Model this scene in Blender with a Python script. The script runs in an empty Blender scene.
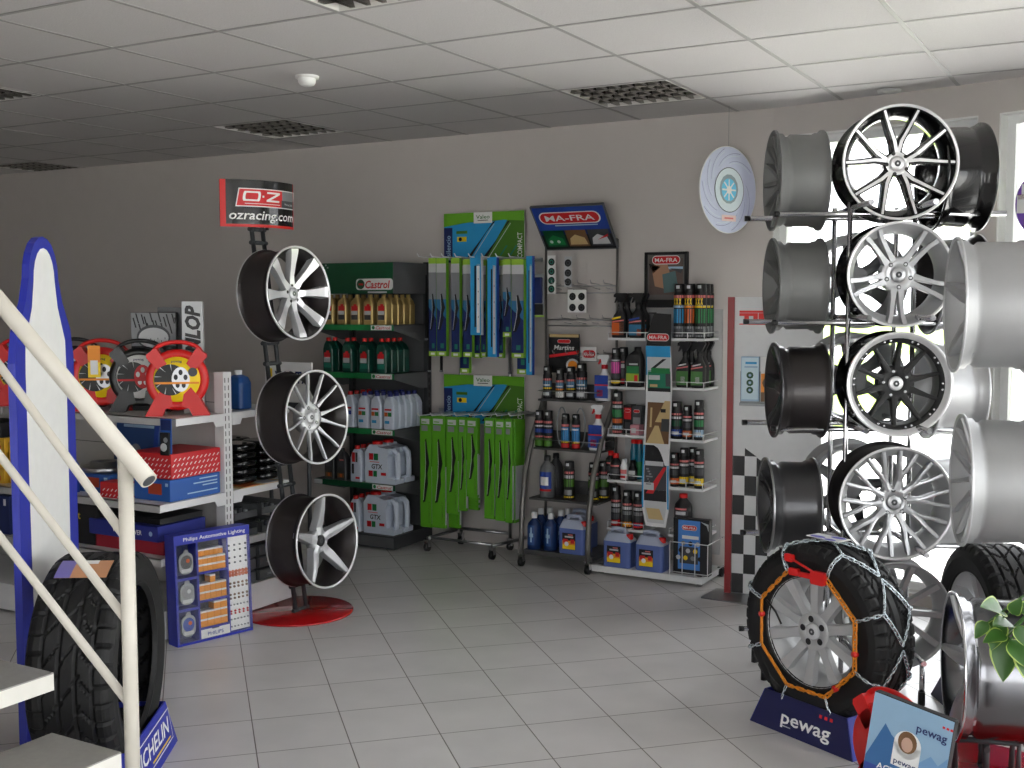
EXPO, SKY = 0.95, 3.0
import bpy, bmesh, math, random
from mathutils import Matrix, Vector
random.seed(5)
pi = math.pi
SC = bpy.context.scene
COL = SC.collection
# ------------------------------------------------------------------ camera geometry
CZ, FPX, YAW, PIT = 1.595, 1133.0, math.radians(29.52), math.radians(4.07)
def ray(px, py):
    u = (px - 512) / FPX; v = (py - 384) / FPX
    cp, sp = math.cos(PIT), math.sin(PIT)
    x, y, z = u, cp - v * sp, -sp - v * cp
    return Vector((math.cos(YAW) * x - math.sin(YAW) * y, math.sin(YAW) * x + math.cos(YAW) * y, z))
O = Vector((0, 0, CZ))
def on_z(px, py, z=0.0):
    d = ray(px, py); return O + d * ((z - CZ) / d.z)
def on_y(px, py, y):
    d = ray(px, py); return O + d * (y / d.y)
def on_x(px, py, x):
    d = ray(px, py); return O + d * (x / d.x)
def at_d(px, py, dep): return O + ray(px, py) * dep
def zy(py, y, px): return on_y(px, py, y).z
# ------------------------------------------------------------------ materials
MATS = {}
def lin(c):
    return tuple(((v / 255) / 12.92 if v / 255 <= .04045 else ((v / 255 + .055) / 1.055) ** 2.4) for v in c)
def mat(name, rgb, rough=.5, metal=0.0, noise=.05, scale=25, bump=0.0, coat=0.0, spec=.5):
    if name in MATS: return MATS[name]
    m = bpy.data.materials.new(name); m.use_nodes = True
    nt = m.node_tree; b = nt.nodes['Principled BSDF']
    c = lin(rgb)
    tc = nt.nodes.new('ShaderNodeTexCoord'); no = nt.nodes.new('ShaderNodeTexNoise')
    no.inputs['Scale'].default_value = scale; no.inputs['Detail'].default_value = 3
    nt.links.new(tc.outputs['Object'], no.inputs['Vector'])
    mx = nt.nodes.new('ShaderNodeMix'); mx.data_type = 'RGBA'
    mx.inputs['A'].default_value = tuple(v * (1 - noise) for v in c) + (1,)
    mx.inputs['B'].default_value = tuple(min(1, v * (1 + noise)) for v in c) + (1,)
    nt.links.new(no.outputs['Fac'], mx.inputs['Factor'])
    nt.links.new(mx.outputs['Result'], b.inputs['Base Color'])
    b.inputs['Roughness'].default_value = rough; b.inputs['Metallic'].default_value = metal
    b.inputs['Coat Weight'].default_value = coat
    b.inputs['Specular IOR Level'].default_value = spec
    if bump:
        bp = nt.nodes.new('ShaderNodeBump'); bp.inputs['Strength'].default_value = bump
        bp.inputs['Distance'].default_value = .004
        nt.links.new(no.outputs['Fac'], bp.inputs['Height']); nt.links.new(bp.outputs['Normal'], b.inputs['Normal'])
    MATS[name] = m
    return m
WHITE = mat('white_paint', (222, 222, 220), .45)
WPLAS = mat('white_plastic', (225, 226, 228), .35)
PAPER = mat('white_print', (228, 228, 226), .5)
BLACK = mat('black_plastic', (16, 16, 17), .35)
BLKMAT = mat('black_matt', (14, 14, 15), .6)
BLKPR = mat('black_print', (18, 18, 20), .5)
RUBBER = mat('tyre_rubber', (15, 15, 16), .6, noise=.15, scale=60, spec=.4)
GREYMET = mat('grey_shelf_metal', (92, 94, 96), .5, .1)
DKMET = mat('dark_grey_metal', (60, 62, 64), .5, .1)
CHROME = mat('chrome', (205, 205, 208), .16, 1.0)
STEEL = mat('brushed_steel', (165, 166, 168), .32, 1.0)
ZINC = mat('zinc_chain', (190, 200, 205), .25, 1.0)
SILVER = mat('silver_paint', (200, 201, 203), .36, .5)
SILVER2 = mat('silver_satin', (176, 177, 179), .42, .45)
MACH = mat('machined_alloy', (222, 222, 223), .3, .55)
GUN = mat('gunmetal_paint', (74, 74, 76), .28, .6)
GREYPNT = mat('grey_wheel_paint', (112, 113, 112), .5, .3)
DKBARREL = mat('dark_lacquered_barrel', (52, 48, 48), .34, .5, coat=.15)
BLKGLOSS = mat('black_gloss', (14, 14, 15), .2, .1, coat=.4)
RED = mat('red_plastic', (204, 20, 18), .4)
REDPR = mat('red_print', (200, 22, 30), .5)
REDGL = mat('red_lacquer', (178, 14, 20), .18, coat=.5)
DKRED = mat('dark_red_metal', (138, 8, 14), .35)
BLUEPR = mat('blue_print', (28, 62, 150), .5)
ROYAL = mat('royal_blue_card', (38, 48, 158), .45)
NAVY = mat('navy_card', (22, 25, 74), .45)
NAVYPR = mat('dark_blue_print', (18, 36, 92), .5)
CYANPR = mat('light_blue_print', (40, 150, 205), .5)
SKYPR = mat('sky_print', (160, 190, 215), .5)
TEALPR = mat('teal_print', (30, 120, 100), .5)
GREENPR = mat('leaf_green_print', (100, 166, 34), .5)
LIMEPR = mat('lime_print', (146, 190, 56), .5)
DKGREEN = mat('dark_green_print', (8, 74, 44), .45)
MIDGREEN = mat('mid_green_strip', (20, 120, 62), .45)
OLIVEPR = mat('olive_green_print', (70, 120, 30), .5)
YELPR = mat('yellow_print', (240, 205, 20), .5)
ORGPR = mat('orange_print', (232, 140, 30), .5)
AMBER = mat('amber_print', (200, 90, 25), .4)
PINKPR = mat('pink_print', (215, 80, 165), .5)
BEIGEPR = mat('beige_print', (196, 170, 120), .5)
BROWNPR = mat('brown_print', (110, 78, 48), .5)
GREYPR = mat('grey_print', (130, 132, 135), .5)
LTGREY = mat('light_grey_print', (190, 192, 194), .5)
DKGREYPR = mat('dark_grey_print', (62, 64, 68), .5)
GOLD = mat('gold_plastic', (176, 150, 92), .32, .35)
GREENB = mat('dark_green_plastic', (10, 66, 54), .35)
BLUEWHITE = mat('bluish_white_plastic', (205, 214, 228), .4)
GREYB = mat('grey_plastic', (105, 106, 108), .4)
DGREYB = mat('dark_grey_plastic', (52, 53, 55), .4)
BLUEB = mat('blue_plastic', (34, 78, 140), .35)
NAVYB = mat('navy_plastic', (22, 48, 98), .35)
FLUID = mat('blue_screenwash', (88, 108, 168), .3)
CLEARP = mat('clear_blister', (150, 155, 158), .2)
CREAM = mat('cream_rail_paint', (200, 195, 184), .42)
STONE = mat('grey_stone_tread', (150, 148, 143), .5, noise=.12, scale=60, bump=.1)
STONEW = mat('pale_stone_edge', (226, 224, 216), .5)
# ------------------------------------------------------------------ mesh builder
_TX = {}
def text_geo(s, bold, ital):
    k = (s, bold, ital)
    if k in _TX: return _TX[k]
    cu = bpy.data.curves.new('txt', 'FONT'); cu.body = s; cu.size = 1.0; cu.offset = bold * .38; cu.shear = ital
    cu.resolution_u = 2; cu.fill_mode = 'FRONT'
    o = bpy.data.objects.new('txt', cu); COL.objects.link(o)
    dg = bpy.context.evaluated_depsgraph_get(); dg.update()
    me = bpy.data.meshes.new_from_object(o.evaluated_get(dg))
    vs = [(v.co.x, v.co.y) for v in me.vertices]; fs = [tuple(p.vertices) for p in me.polygons]
    bpy.data.objects.remove(o); bpy.data.curves.remove(cu); bpy.data.meshes.remove(me)
    x0 = min(v[0] for v in vs); x1 = max(v[0] for v in vs)
    vs = [(a - (x0 + x1) / 2, b) for a, b in vs]
    _TX[k] = (vs, fs, x1 - x0)
    return _TX[k]
def rrect(hw, hd, r, n=3, cx=0, cy=0):
    r = min(r, hw * .999, hd * .999); p = []
    for k, (sx, sy) in enumerate(((1, 1), (-1, 1), (-1, -1), (1, -1))):
        for i in range(n + 1):
            a = (k + i / n) * pi / 2
            p.append((cx + sx * (hw - r) + r * math.cos(a), cy + sy * (hd - r) + r * math.sin(a)))
    return p
class MB:
    def __init__(s, M=None): s.v = []; s.f = []; s.fm = []; s.sm = []; s.mats = []; s.M = M
    def mi(s, m):
        if m not in s.mats: s.mats.append(m)
        return s.mats.index(m)
    def add(s, vs, fs, m, M=None, smooth=False, ms=None):
        b = len(s.v)
        for v in vs:
            v = Vector(v)
            if M is not None: v = M @ v
            if s.M is not None: v = s.M @ v
            s.v.append(v)
        for i, f in enumerate(fs):
            s.f.append([b + k for k in f]); s.fm.append(s.mi(ms[i] if ms else m)); s.sm.append(smooth)
    def box(s, x0, y0, z0, x1, y1, z1, m, M=None):
        vs = [(x, y, z) for z in (z0, z1) for y in (y0, y1) for x in (x0, x1)]
        s.add(vs, [(0, 2, 3, 1), (4, 5, 7, 6), (0, 1, 5, 4), (2, 6, 7, 3), (0, 4, 6, 2), (1, 3, 7, 5)], m, M)
    def bbox(s, x0, y0, z0, x1, y1, z1, m, b=.004, M=None):      # box with chamfered edges
        cx, cy, hw, hd = (x0 + x1) / 2, (y0 + y1) / 2, abs(x1 - x0) / 2, abs(y1 - y0) / 2
        b = min(b, hw * .45, hd * .45, (z1 - z0) * .45)
        rings = [[(x, y, z) for x, y in rrect(hw - i, hd - i, b * 1.2, 2, cx, cy)] for z, i in ((z0, b), (z0 + b, 0), (z1 - b, 0), (z1, b))]
        s.loft(rings, m, M=M)
    def quad(s, x0, z0, x1, z1, y, m, M=None): s.add([(x0, y, z0), (x1, y, z0), (x1, y, z1), (x0, y, z1)], [(0, 1, 2, 3)], m, M)
    def poly(s, pts, y, m, M=None): s.add([(p[0], y, p[1]) for p in pts], [tuple(range(len(pts)))], m, M)
    def disc(s, cx, cz, r, y, m, M=None, n=20, rz=None):
        rz = rz or r
        s.poly([(cx + r * math.cos(2 * pi * i / n), cz + rz * math.sin(2 * pi * i / n)) for i in range(n)], y, m, M)
    def prism(s, pts, a, b, m, M=None, side=None):               # polygon in XZ pushed from y=a to y=b
        n = len(pts)
        vs = [(p[0], a, p[1]) for p in pts] + [(p[0], b, p[1]) for p in pts]
        fs = [tuple(range(n)), tuple(range(2 * n - 1, n - 1, -1))] + [(i, i + n, (i + 1) % n + n, (i + 1) % n) for i in range(n)]
        s.add(vs, fs, m, M, ms=[m, m] + [side or m] * n)
    def loft(s, rings, m, M=None, caps=(1, 1), smooth=False, ms=None, closed=True):
        n = len(rings[0]); vs = [p for r in rings for p in r]; fs = []; mm = []
        for k in range(len(rings) - 1):
            for i in range(n if closed else n - 1):
                j = (i + 1) % n
                fs.append((k * n + i, k * n + j, (k + 1) * n + j, (k + 1) * n + i)); mm.append(ms[k] if ms else m)
        s.add(vs, fs, m, M, smooth, mm)
        if caps[0]: s.add(rings[0], [tuple(range(n - 1, -1, -1))], ms[0] if ms else m, M)
        if caps[1]: s.add(rings[-1], [tuple(range(n))], ms[-1] if ms else m, M)
    def lathe(s, prof, m, n=24, M=None, caps=(0, 0), ms=None, smooth=True, cx=0, cy=0):
        rings = [[(cx + r * math.cos(2 * pi * i / n), cy + r * math.sin(2 * pi * i / n), z) for i in range(n)] for r, z in prof]
        s.loft(rings, m, M, caps, smooth, ms)
    def cyl(s, p, q, r, m, n=10, M=None, r2=None): s.tube([p, q], r, m, n, M, r2=r2)
    def tube(s, pts, r, m, n=8, M=None, closed=False, r2=None):
        pts = [Vector(p) for p in pts]; rings = []; k = len(pts)
        t0 = (pts[1] - pts[0]).normalized()
        u = t0.orthogonal().normalized()
        for i in range(k):
            if closed: t = pts[(i + 1) % k] - pts[i - 1]
            else: t = pts[min(i + 1, k - 1)] - pts[max(i - 1, 0)]
            t = t.normalized(); u = (u - t * u.dot(t)).normalized(); w = t.cross(u)
            rr = r if r2 is None else r + (r2 - r) * i / (k - 1)
            rings.append([pts[i] + u * rr * math.cos(2 * pi * a / n) + w * rr * math.sin(2 * pi * a / n) for a in range(n)])
        if closed: rings.append(rings[0])
        s.loft(rings, m, M, (0, 0) if closed else (1, 1), True)
    def txt(s, t, cx, cz, h, y, m, w=None, bold=.02, ital=0.0, rot=0.0, M=None):
        vs, fs, wd = text_geo(t, bold, ital)
        k = h / .73; kx = (w / wd) if w else k
        c, sn = math.cos(rot), math.sin(rot)
        out = []
        for a, b in vs:
            x, z = a * kx, b * k - h / 2
            out.append((cx + x * c - z * sn, y, cz + x * sn + z * c))
        s.add(out, fs, m, M)
    def build(s, name, parent=None, loc=None, rz=0.0):
        me = bpy.data.meshes.new(name)
        me.from_pydata([tuple(v) for v in s.v], [], s.f)
        for m in s.mats: me.materials.append(m)
        me.polygons.foreach_set('material_index', s.fm); me.polygons.foreach_set('use_smooth', s.sm)
        me.update()
        bm = bmesh.new(); bm.from_mesh(me)
        bmesh.ops.remove_doubles(bm, verts=bm.verts, dist=1e-6)
        bm.to_mesh(me); bm.free()
        o = bpy.data.objects.new(name, me); COL.objects.link(o)
        if parent is not None: o.parent = parent
        if loc is not None: o.location = loc
        if rz: o.rotation_euler = (0, 0, rz)
        return o
def recalc(o):
    bm = bmesh.new(); bm.from_mesh(o.data); bmesh.ops.recalc_face_normals(bm, faces=bm.faces); bm.to_mesh(o.data); bm.free(); return o
def tag(o, label, cat, group=None):
    o['label'] = label; o['category'] = cat
    if group: o['group'] = group
    return o
def thing(name, label, cat, loc=(0, 0, 0), rz=0.0, group=None, basis=None):
    o = bpy.data.objects.new(name, None); COL.objects.link(o); o.empty_display_size = .05
    if basis is not None: o.matrix_world = Matrix.Translation(loc) @ basis.to_4x4()
    else: o.location = loc; o.rotation_euler = (0, 0, rz)
    return tag(o, label, cat, group)
def struct(mb, name, parent=None):
    o = mb.build(name, parent)
    if parent is None: o['kind'] = 'structure'
    return o
def copy_tree(root, loc, rz=None, label=None, group=None, basis=None):
    def cp(o, par):
        c = o.copy(); COL.objects.link(c)
        if par is not None: c.parent = par
        for ch in kids.get(o, ()): cp(ch, c)
        return c
    kids = KIDS(root)
    c = cp(root, None)
    if basis is not None: c.matrix_world = Matrix.Translation(loc) @ basis.to_4x4()
    else:
        c.location = loc
        if rz is not None: c.rotation_euler = (0, 0, rz)
    if label: c['label'] = label
    if group: c['group'] = group
    return c
def KIDS(root):
    d = {}
    def go(o):
        ch = [x for x in o.children]
        d[o] = ch
        for x in ch: go(x)
    go(root); return d
def face_basis(az_deg, tilt=0.0, spin=0.0):                      # local +Z looks along azimuth (clockwise from +Y), local +Y is up
    a = math.radians(az_deg); t = math.radians(tilt)
    n = Vector((math.sin(a) * math.cos(t), math.cos(a) * math.cos(t), math.sin(t)))
    x = Vector((0, 0, 1)).cross(n).normalized(); y = n.cross(x)
    m = Matrix((x, y, n)).transposed()
    return m @ Matrix.Rotation(math.radians(spin), 3, 'Z')
def az_rz(az): return math.radians(180 - az)                      # z rotation that turns a local -Y front to an azimuth
ORD = ['first', 'second', 'third', 'fourth', 'fifth', 'sixth', 'seventh', 'eighth', 'ninth', 'tenth', 'eleventh', 'twelfth']
class Proto:                                                      # first placement uses the thing itself, later ones copies
    def __init__(s, fn): s.fn = fn; s.root = None
    def put(s, loc, rz, label, group=None):
        if s.root is None:
            s.root = s.fn(); s.root.location = loc; s.root.rotation_euler = (0, 0, rz); s.root['label'] = label
            if group: s.root['group'] = group
            return s.root
        c = copy_tree(s.root, loc, rz, label)
        if group: c['group'] = group
        elif 'group' in c: del c['group']
        return c
# ------------------------------------------------------------------ camera, world
cam = bpy.data.cameras.new('camera'); cam.sensor_width = 36; cam.lens = FPX / 1024 * 36; cam.clip_start = .05; cam.clip_end = 500
co = bpy.data.objects.new('camera', cam); COL.objects.link(co)
co.location = O; co.rotation_euler = (pi / 2 - PIT, math.radians(.0), YAW)
SC.camera = co
SC.view_settings.view_transform = 'Standard'; SC.view_settings.look = 'None'; SC.view_settings.gamma = 1; SC.view_settings.use_curve_mapping = False
SC.view_settings.exposure = EXPO
SC.cycles.use_denoising = True
SC.cycles.max_bounces = 8; SC.cycles.diffuse_bounces = 5; SC.cycles.glossy_bounces = 4; SC.cycles.transparent_max_bounces = 12
SC.cycles.sample_clamp_indirect = 8; SC.cycles.caustics_reflective = False; SC.cycles.caustics_refractive = False
w = bpy.data.worlds.new('overcast_sky'); SC.world = w; w.use_nodes = True
bg = w.node_tree.nodes['Background']; bg.inputs['Color'].default_value = (.96, .98, 1, 1); bg.inputs['Strength'].default_value = SKY
# ------------------------------------------------------------------ shell
ZC, WY, LX = 2.686, 6.35, -8.95
def wallmat(name, rgb):
    return mat(name, rgb, .8, noise=.03, scale=8, bump=.05)
WALL = wallmat('wall_plaster', (193, 187, 183)); REVEAL = mat('white_reveal_paint', (228, 228, 226), .6)
def floor_material():
    m = bpy.data.materials.new('floor_tiles'); m.use_nodes = True; nt = m.node_tree; b = nt.nodes['Principled BSDF']
    tc = nt.nodes.new('ShaderNodeTexCoord'); mp = nt.nodes.new('ShaderNodeMapping')
    mp.inputs['Scale'].default_value = (3, 3, 3); mp.inputs['Rotation'].default_value = (0, 0, math.radians(-45.32)); mp.inputs['Location'].default_value = (-.584, -.07, 0)
    nt.links.new(tc.outputs['Object'], mp.inputs['Vector'])
    br = nt.nodes.new('ShaderNodeTexBrick'); br.offset = 0; br.squash = 1
    br.inputs['Scale'].default_value = 1; br.inputs['Brick Width'].default_value = 1; br.inputs['Row Height'].default_value = 1
    br.inputs['Mortar Size'].default_value = .0075; br.inputs['Mortar Smooth'].default_value = .3; br.inputs['Bias'].default_value = 0
    br.inputs['Color1'].default_value = lin((205, 203, 202)) + (1,); br.inputs['Color2'].default_value = lin((210, 208, 207)) + (1,)
    br.inputs['Mortar'].default_value = lin((100, 95, 90)) + (1,)
    nt.links.new(mp.outputs['Vector'], br.inputs['Vector'])
    no = nt.nodes.new('ShaderNodeTexNoise'); no.inputs['Scale'].default_value = 4; no.inputs['Detail'].default_value = 6
    nt.links.new(tc.outputs['Object'], no.inputs['Vector'])
    rp = nt.nodes.new('ShaderNodeMapRange'); rp.inputs['From Min'].default_value = .3; rp.inputs['From Max'].default_value = .7; rp.inputs['To Min'].default_value = .93; rp.inputs['To Max'].default_value = 1.05
    nt.links.new(no.outputs['Fac'], rp.inputs['Value'])
    mx = nt.nodes.new('ShaderNodeMix'); mx.data_type = 'RGBA'; mx.blend_type = 'MULTIPLY'; mx.inputs['Factor'].default_value = 1
    nt.links.new(br.outputs['Color'], mx.inputs['A']); nt.links.new(rp.outputs['Result'], mx.inputs['B'])
    nt.links.new(mx.outputs['Result'], b.inputs['Base Color'])
    bp = nt.nodes.new('ShaderNodeBump'); bp.inputs['Strength'].default_value = .4; bp.inputs['Distance'].default_value = .003; bp.invert = True
    nt.links.new(br.outputs['Fac'], bp.inputs['Height']); nt.links.new(bp.outputs['Normal'], b.inputs['Normal'])
    b.inputs['Roughness'].default_value = .3
    return m
FA = [(-1.90, 6.35), (-.80, 6.135), (-.70, 6.11), (.5, 5.62), (.6, 5.56), (1.6, 4.65), (1.67, 4.55), (2.3, 3.35), (2.33, 3.25), (2.6, 1.65), (2.61, 1.5), (2.62, .1), (2.62, -.05), (2.62, -1.7), (2.62, -2.5)]
FY = -2.5
plan = [(LX, WY), (LX, FY), (2.62, FY)] + FA[::-1][1:] + [(-1.93, WY)]
f = MB(); f.add([(x, y, 0) for x, y in plan], [tuple(range(len(plan)))], floor_material())
fl = struct(f, 'floor')
b = MB(); b.box(LX - .12, WY, 0, -1.90, WY + .24, ZC + .2, WALL); struct(b, 'wall_back')
b = MB(); b.box(LX - .12, FY, 0, LX, WY, ZC + .2, WALL); struct(b, 'wall_left')
WIN = mat('white_window_frame', (225, 226, 226), .4)
glass = bpy.data.materials.new('window_glass'); glass.use_nodes = True
nt = glass.node_tree; nt.nodes.remove(nt.nodes['Principled BSDF'])
tr = nt.nodes.new('ShaderNodeBsdfTransparent'); gl = nt.nodes.new('ShaderNodeBsdfGlossy'); gl.inputs['Roughness'].default_value = .02
lw = nt.nodes.new('ShaderNodeFresnel'); lw.inputs['IOR'].default_value = 1.35
ms = nt.nodes.new('ShaderNodeMixShader'); nt.links.new(lw.outputs['Fac'], ms.inputs['Fac']); nt.links.new(tr.outputs[0], ms.inputs[1]); nt.links.new(gl.outputs[0], ms.inputs[2])
nt.links.new(ms.outputs[0], nt.nodes['Material Output'].inputs['Surface'])
WZ0, WZ1 = .06, 2.53
def seg_M(p, q):
    d = Vector((q[0] - p[0], q[1] - p[1], 0)); L = d.length; d.normalize()
    n = Vector((-d.y, d.x, 0))                                   # outward (away from the room)
    return Matrix(((d.x, n.x, 0, p[0]), (d.y, n.y, 0, p[1]), (0, 0, 1, 0), (0, 0, 0, 1))), L
NWIN = [0]
def window(p, q, cross=()):
    NWIN[0] += 1
    M, L = seg_M(p, q)
    b = MB(M); t = .05; y0, y1 = .07, .14
    b.box(0, y0, WZ0, t, y1, WZ1, WIN); b.box(L - t, y0, WZ0, L, y1, WZ1, WIN)
    b.box(t, y0, WZ0, L - t, y1, WZ0 + t, WIN); b.box(t, y0, WZ1 - t, L - t, y1, WZ1, WIN)
    for c in cross: b.box(c * L - .03, y0, WZ0 + t, c * L + .03, y1, WZ1 - t, WIN)
    b.box(0, .003, WZ0, .008, y0, WZ1, REVEAL); b.box(L - .008, .003, WZ0, L, y0, WZ1, REVEAL); b.box(0.008, .003, WZ1 - .008, L - .008, y0, WZ1, REVEAL); b.box(.008, .003, WZ0, L - .008, y0, WZ0 + .008, REVEAL)
    o = struct(b, 'window_%d' % NWIN[0])
    b = MB(M); b.box(t, .10, WZ0 + t, L - t, .106, WZ1 - t, glass); b.build('pane', o)
    ld = bpy.data.lights.new('window_portal', 'AREA'); ld.shape = 'RECTANGLE'; ld.size = L; ld.size_y = WZ1 - WZ0; ld.cycles.is_portal = True
    lo = bpy.data.objects.new('window_portal', ld); COL.objects.link(lo)
    c = M @ Vector((L / 2, .255, (WZ0 + WZ1) / 2)); n = (M.to_3x3() @ Vector((0, -1, 0)))
    lo.location = c; lo.rotation_euler = n.to_track_quat('-Z', 'Z').to_euler()
b = MB()
for i in range(len(FA) - 1):
    M, L = seg_M(FA[i], FA[i + 1])
    if i % 2 == 0:
        b.box(0, 0, WZ1, L, .24, ZC + .2, WALL, M); b.box(0, 0, 0, L, .24, WZ0, WALL, M)
        window(FA[i], FA[i + 1], () if i == 0 else (.5,))
    else:
        b.box(0, 0, 0, L, .24, ZC + .2, WALL, M)
struct(b, 'wall_right')
b = MB()
fx = [(2.62, 2.3, 0), (2.3, .3, 1), (.3, .1, 0), (.1, -1.9, 1), (-1.9, LX - .12, 0)]
for x0, x1, wn in fx:
    M, L = seg_M((x0, FY), (x1, FY))
    if wn:
        b.box(0, 0, WZ1, L, .24, ZC + .2, WALL, M); b.box(0, 0, 0, L, .24, WZ0, WALL, M); window((x0, FY), (x1, FY), (.5,))
    else: b.box(0, 0, 0, L, .2, ZC + .2, WALL, M)
struct(b, 'wall_front')
# ------------------------------------------------------------------ suspended ceiling
PX0, PDX, PY0, PDY = -2.112, .6056, 2.8694, .6
CT = mat('ceiling_tile', (203, 200, 199), .85, noise=.05, scale=160, bump=.25)
CT.node_tree.nodes['Noise Texture'].inputs['Detail'].default_value = 1
TBAR = mat('ceiling_bar', (158, 156, 154), .6)
lamps = []
for q in ((282, 130), (42, 161), (360, 4), (5, 73), (640, 93)):
    p = on_z(*q, ZC); lamps.append((math.floor((p.x - PX0) / PDX), math.floor((p.y - PY0) / PDY)))
lamps[1] = (lamps[1][0] - 1, lamps[1][1]); lamps[3] = (lamps[3][0] - 1, lamps[3][1])
x0i, x1i = math.floor((LX - PX0) / PDX), math.ceil((2.7 - PX0) / PDX)
y0i, y1i = math.floor((FY - PY0) / PDY), math.ceil((WY - PY0) / PDY)
def inside(x, y):
    c = False
    for k in range(len(plan)):
        (xa, ya), (xb, yb) = plan[k], plan[k - 1]
        if (ya > y) != (yb > y) and x < (xb - xa) * (y - ya) / (yb - ya) + xa: c = not c
    return c
b = MB()
for i in range(x0i, x1i):
    for j in range(y0i, y1i):
        if (i, j) in lamps: continue
        x, y = PX0 + i * PDX, PY0 + j * PDY
        if not inside(x + PDX * .5, y + PDY * .5) and not inside(x + .03, y + .03): continue
        b.add([(x, y, ZC + .004), (x + PDX, y, ZC + .004), (x + PDX, y + PDY, ZC + .004), (x, y + PDY, ZC + .004)], [(3, 2, 1, 0)], CT)
ro_ = [(x, y) for x, y in plan]; b.prism([(x, y) for x, y in ro_], .14 + ZC, .2 + ZC, CT, Matrix(((1, 0, 0, 0), (0, 0, 1, 0), (0, 1, 0, 0), (0, 0, 0, 1))))
ce = struct(b, 'ceiling')
b = MB()
for i in range(x0i, x1i + 1):
    x = PX0 + i * PDX; b.box(x - .010, FY, ZC + .002, x + .010, WY, ZC + .0038, TBAR)
for j in range(y0i, y1i + 1):
    y = PY0 + j * PDY
    if y < WY: b.box(LX, y - .010, ZC + .0018, 2.62, y + .010, ZC + .003, TBAR)
struct(b, 'trim_1')
LOUV = mat('louvre_aluminium', (150, 148, 142), .25, .9)
HOUS = mat('lamp_housing', (215, 213, 208), .4)
LTUBE = mat('fluorescent_tube_off', (225, 225, 220), .3)
def lamp():
    t = thing('ceiling_light', '', 'ceiling light', group='recessed louvre lights in the ceiling')
    b = MB(); a, c = PDX / 2 - .014, PDY / 2 - .014
    b.box(-a, -c, .06, a, c, .065, HOUS); b.box(-a, -c, .0, -a + .006, c, .06, HOUS); b.box(a - .006, -c, 0, a, c, .06, HOUS)
    b.box(-a, -c, 0, a, -c + .006, .06, HOUS); b.box(-a, c - .006, 0, a, c, .06, HOUS)
    b.build('housing', t)
    b = MB()
    for k in range(1, 5):                                        # long parabolic blades, V-shaped, and cross blades
        y = -c + 2 * c * k / 5
        b.add([(-a, y - .018, .003), (a, y - .018, .003), (a, y, .03), (-a, y, .03), (-a, y + .018, .003), (a, y + .018, .003)], [(0, 1, 2, 3), (3, 2, 5, 4), (0, 4, 5, 1)], LOUV)
    for k in range(1, 8):
        x = -a + 2 * a * k / 8; b.add([(x - .01, -c, .003), (x - .01, c, .003), (x, c, .03), (x, -c, .03), (x + .01, -c, .003), (x + .01, c, .003)], [(0, 1, 2, 3), (3, 2, 5, 4), (0, 4, 5, 1)], LOUV)
    b.build('louvre', t)
    for k in range(4):
        y = -c + 2 * c * (k + .5) / 4
        b = MB(); b.cyl((-a + .02, y, .046), (a - .02, y, .046), .008, LTUBE); b.build('tube', t)
    return t
LP = Proto(lamp)
names = ['switched-off louvre light in the ceiling tiles between the smoke detector and the back wall', 'switched-off louvre light in the ceiling near the corner of the two walls',
         'switched-off louvre light cut by the top edge of the picture, before the smoke detector', 'switched-off louvre light at the side edge of the ceiling, above the corner light',
         'switched-off louvre light in the ceiling above the wheel display towards the window']
for k, (i, j) in enumerate(lamps[:5]):
    LP.put((PX0 + (i + .5) * PDX, PY0 + (j + .5) * PDY, ZC + .001), 0, names[k])
p = on_z(307, 77, ZC)
t = thing('smoke_detector', 'white dome smoke detector on a ceiling tile', 'smoke detector', (p.x, p.y, ZC + .004))
b = MB(); b.lathe([(.001, -.012), (.056, -.012), (.058, 0)], WHITE, 24); b.build('base', t)
b = MB(); b.lathe([(.0, -.05), (.018, -.049), (.034, -.042), (.042, -.03), (.043, -.012)], WHITE, 24)
b.build('dome', t)
p = on_z(893, 93, ZC)
t = thing('ceiling_spot', 'small round white spot fitting in the ceiling by the window', 'spot light', (p.x, p.y - .1, ZC - .001))
b = MB(); b.lathe([(.035, -.002), (.055, -.012), (.06, 0)], WHITE, 24); b.build('ring', t)
b = MB(); b.lathe([(0.001, -.016), (.02, -.015), (.034, -.003)], LTUBE, 20); b.build('lens', t)
# ------------------------------------------------------------------ outdoors
sl = bpy.data.lights.new('sun', 'SUN'); sl.energy = 9; sl.angle = math.radians(2); sl.color = (1, .98, .96)
so = bpy.data.objects.new('sun', sl); COL.objects.link(so); so.location = (-30, 2, 40); so.rotation_euler = Vector((.62, -.04, -.78)).to_track_quat('-Z', 'Y').to_euler()
PAV = mat('pale_paving', (232, 231, 226), .9, noise=.06, scale=.8)
GRS = mat('lawn_green', (150, 186, 70), .95, noise=.18, scale=.6)
b = MB(); b.box(-90, -60, -.12, 90, 90, -.02, PAV); struct(b, 'ground')
b = MB()
cs, sn = math.cos(math.radians(8)), math.sin(math.radians(8))
nx, ny = 24, 10
vs = []; fs = []
for j in range(ny + 1):
    for i in range(nx + 1):
        u = -60 + 120 * i / nx; v = 15 + 66 * j / ny
        zz = -.01 if j == 0 else .18 * math.sin(i * 1.3 + j) * .6 + .0007 * (v - 15) ** 2 * .12
        vs.append((u, v, zz))
for j in range(ny):
    for i in range(nx): k = j * (nx + 1) + i; fs.append((k, k + 1, k + nx + 2, k + nx + 1))
b.add(vs, fs, GRS, smooth=True); struct(b, 'lawn')
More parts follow.
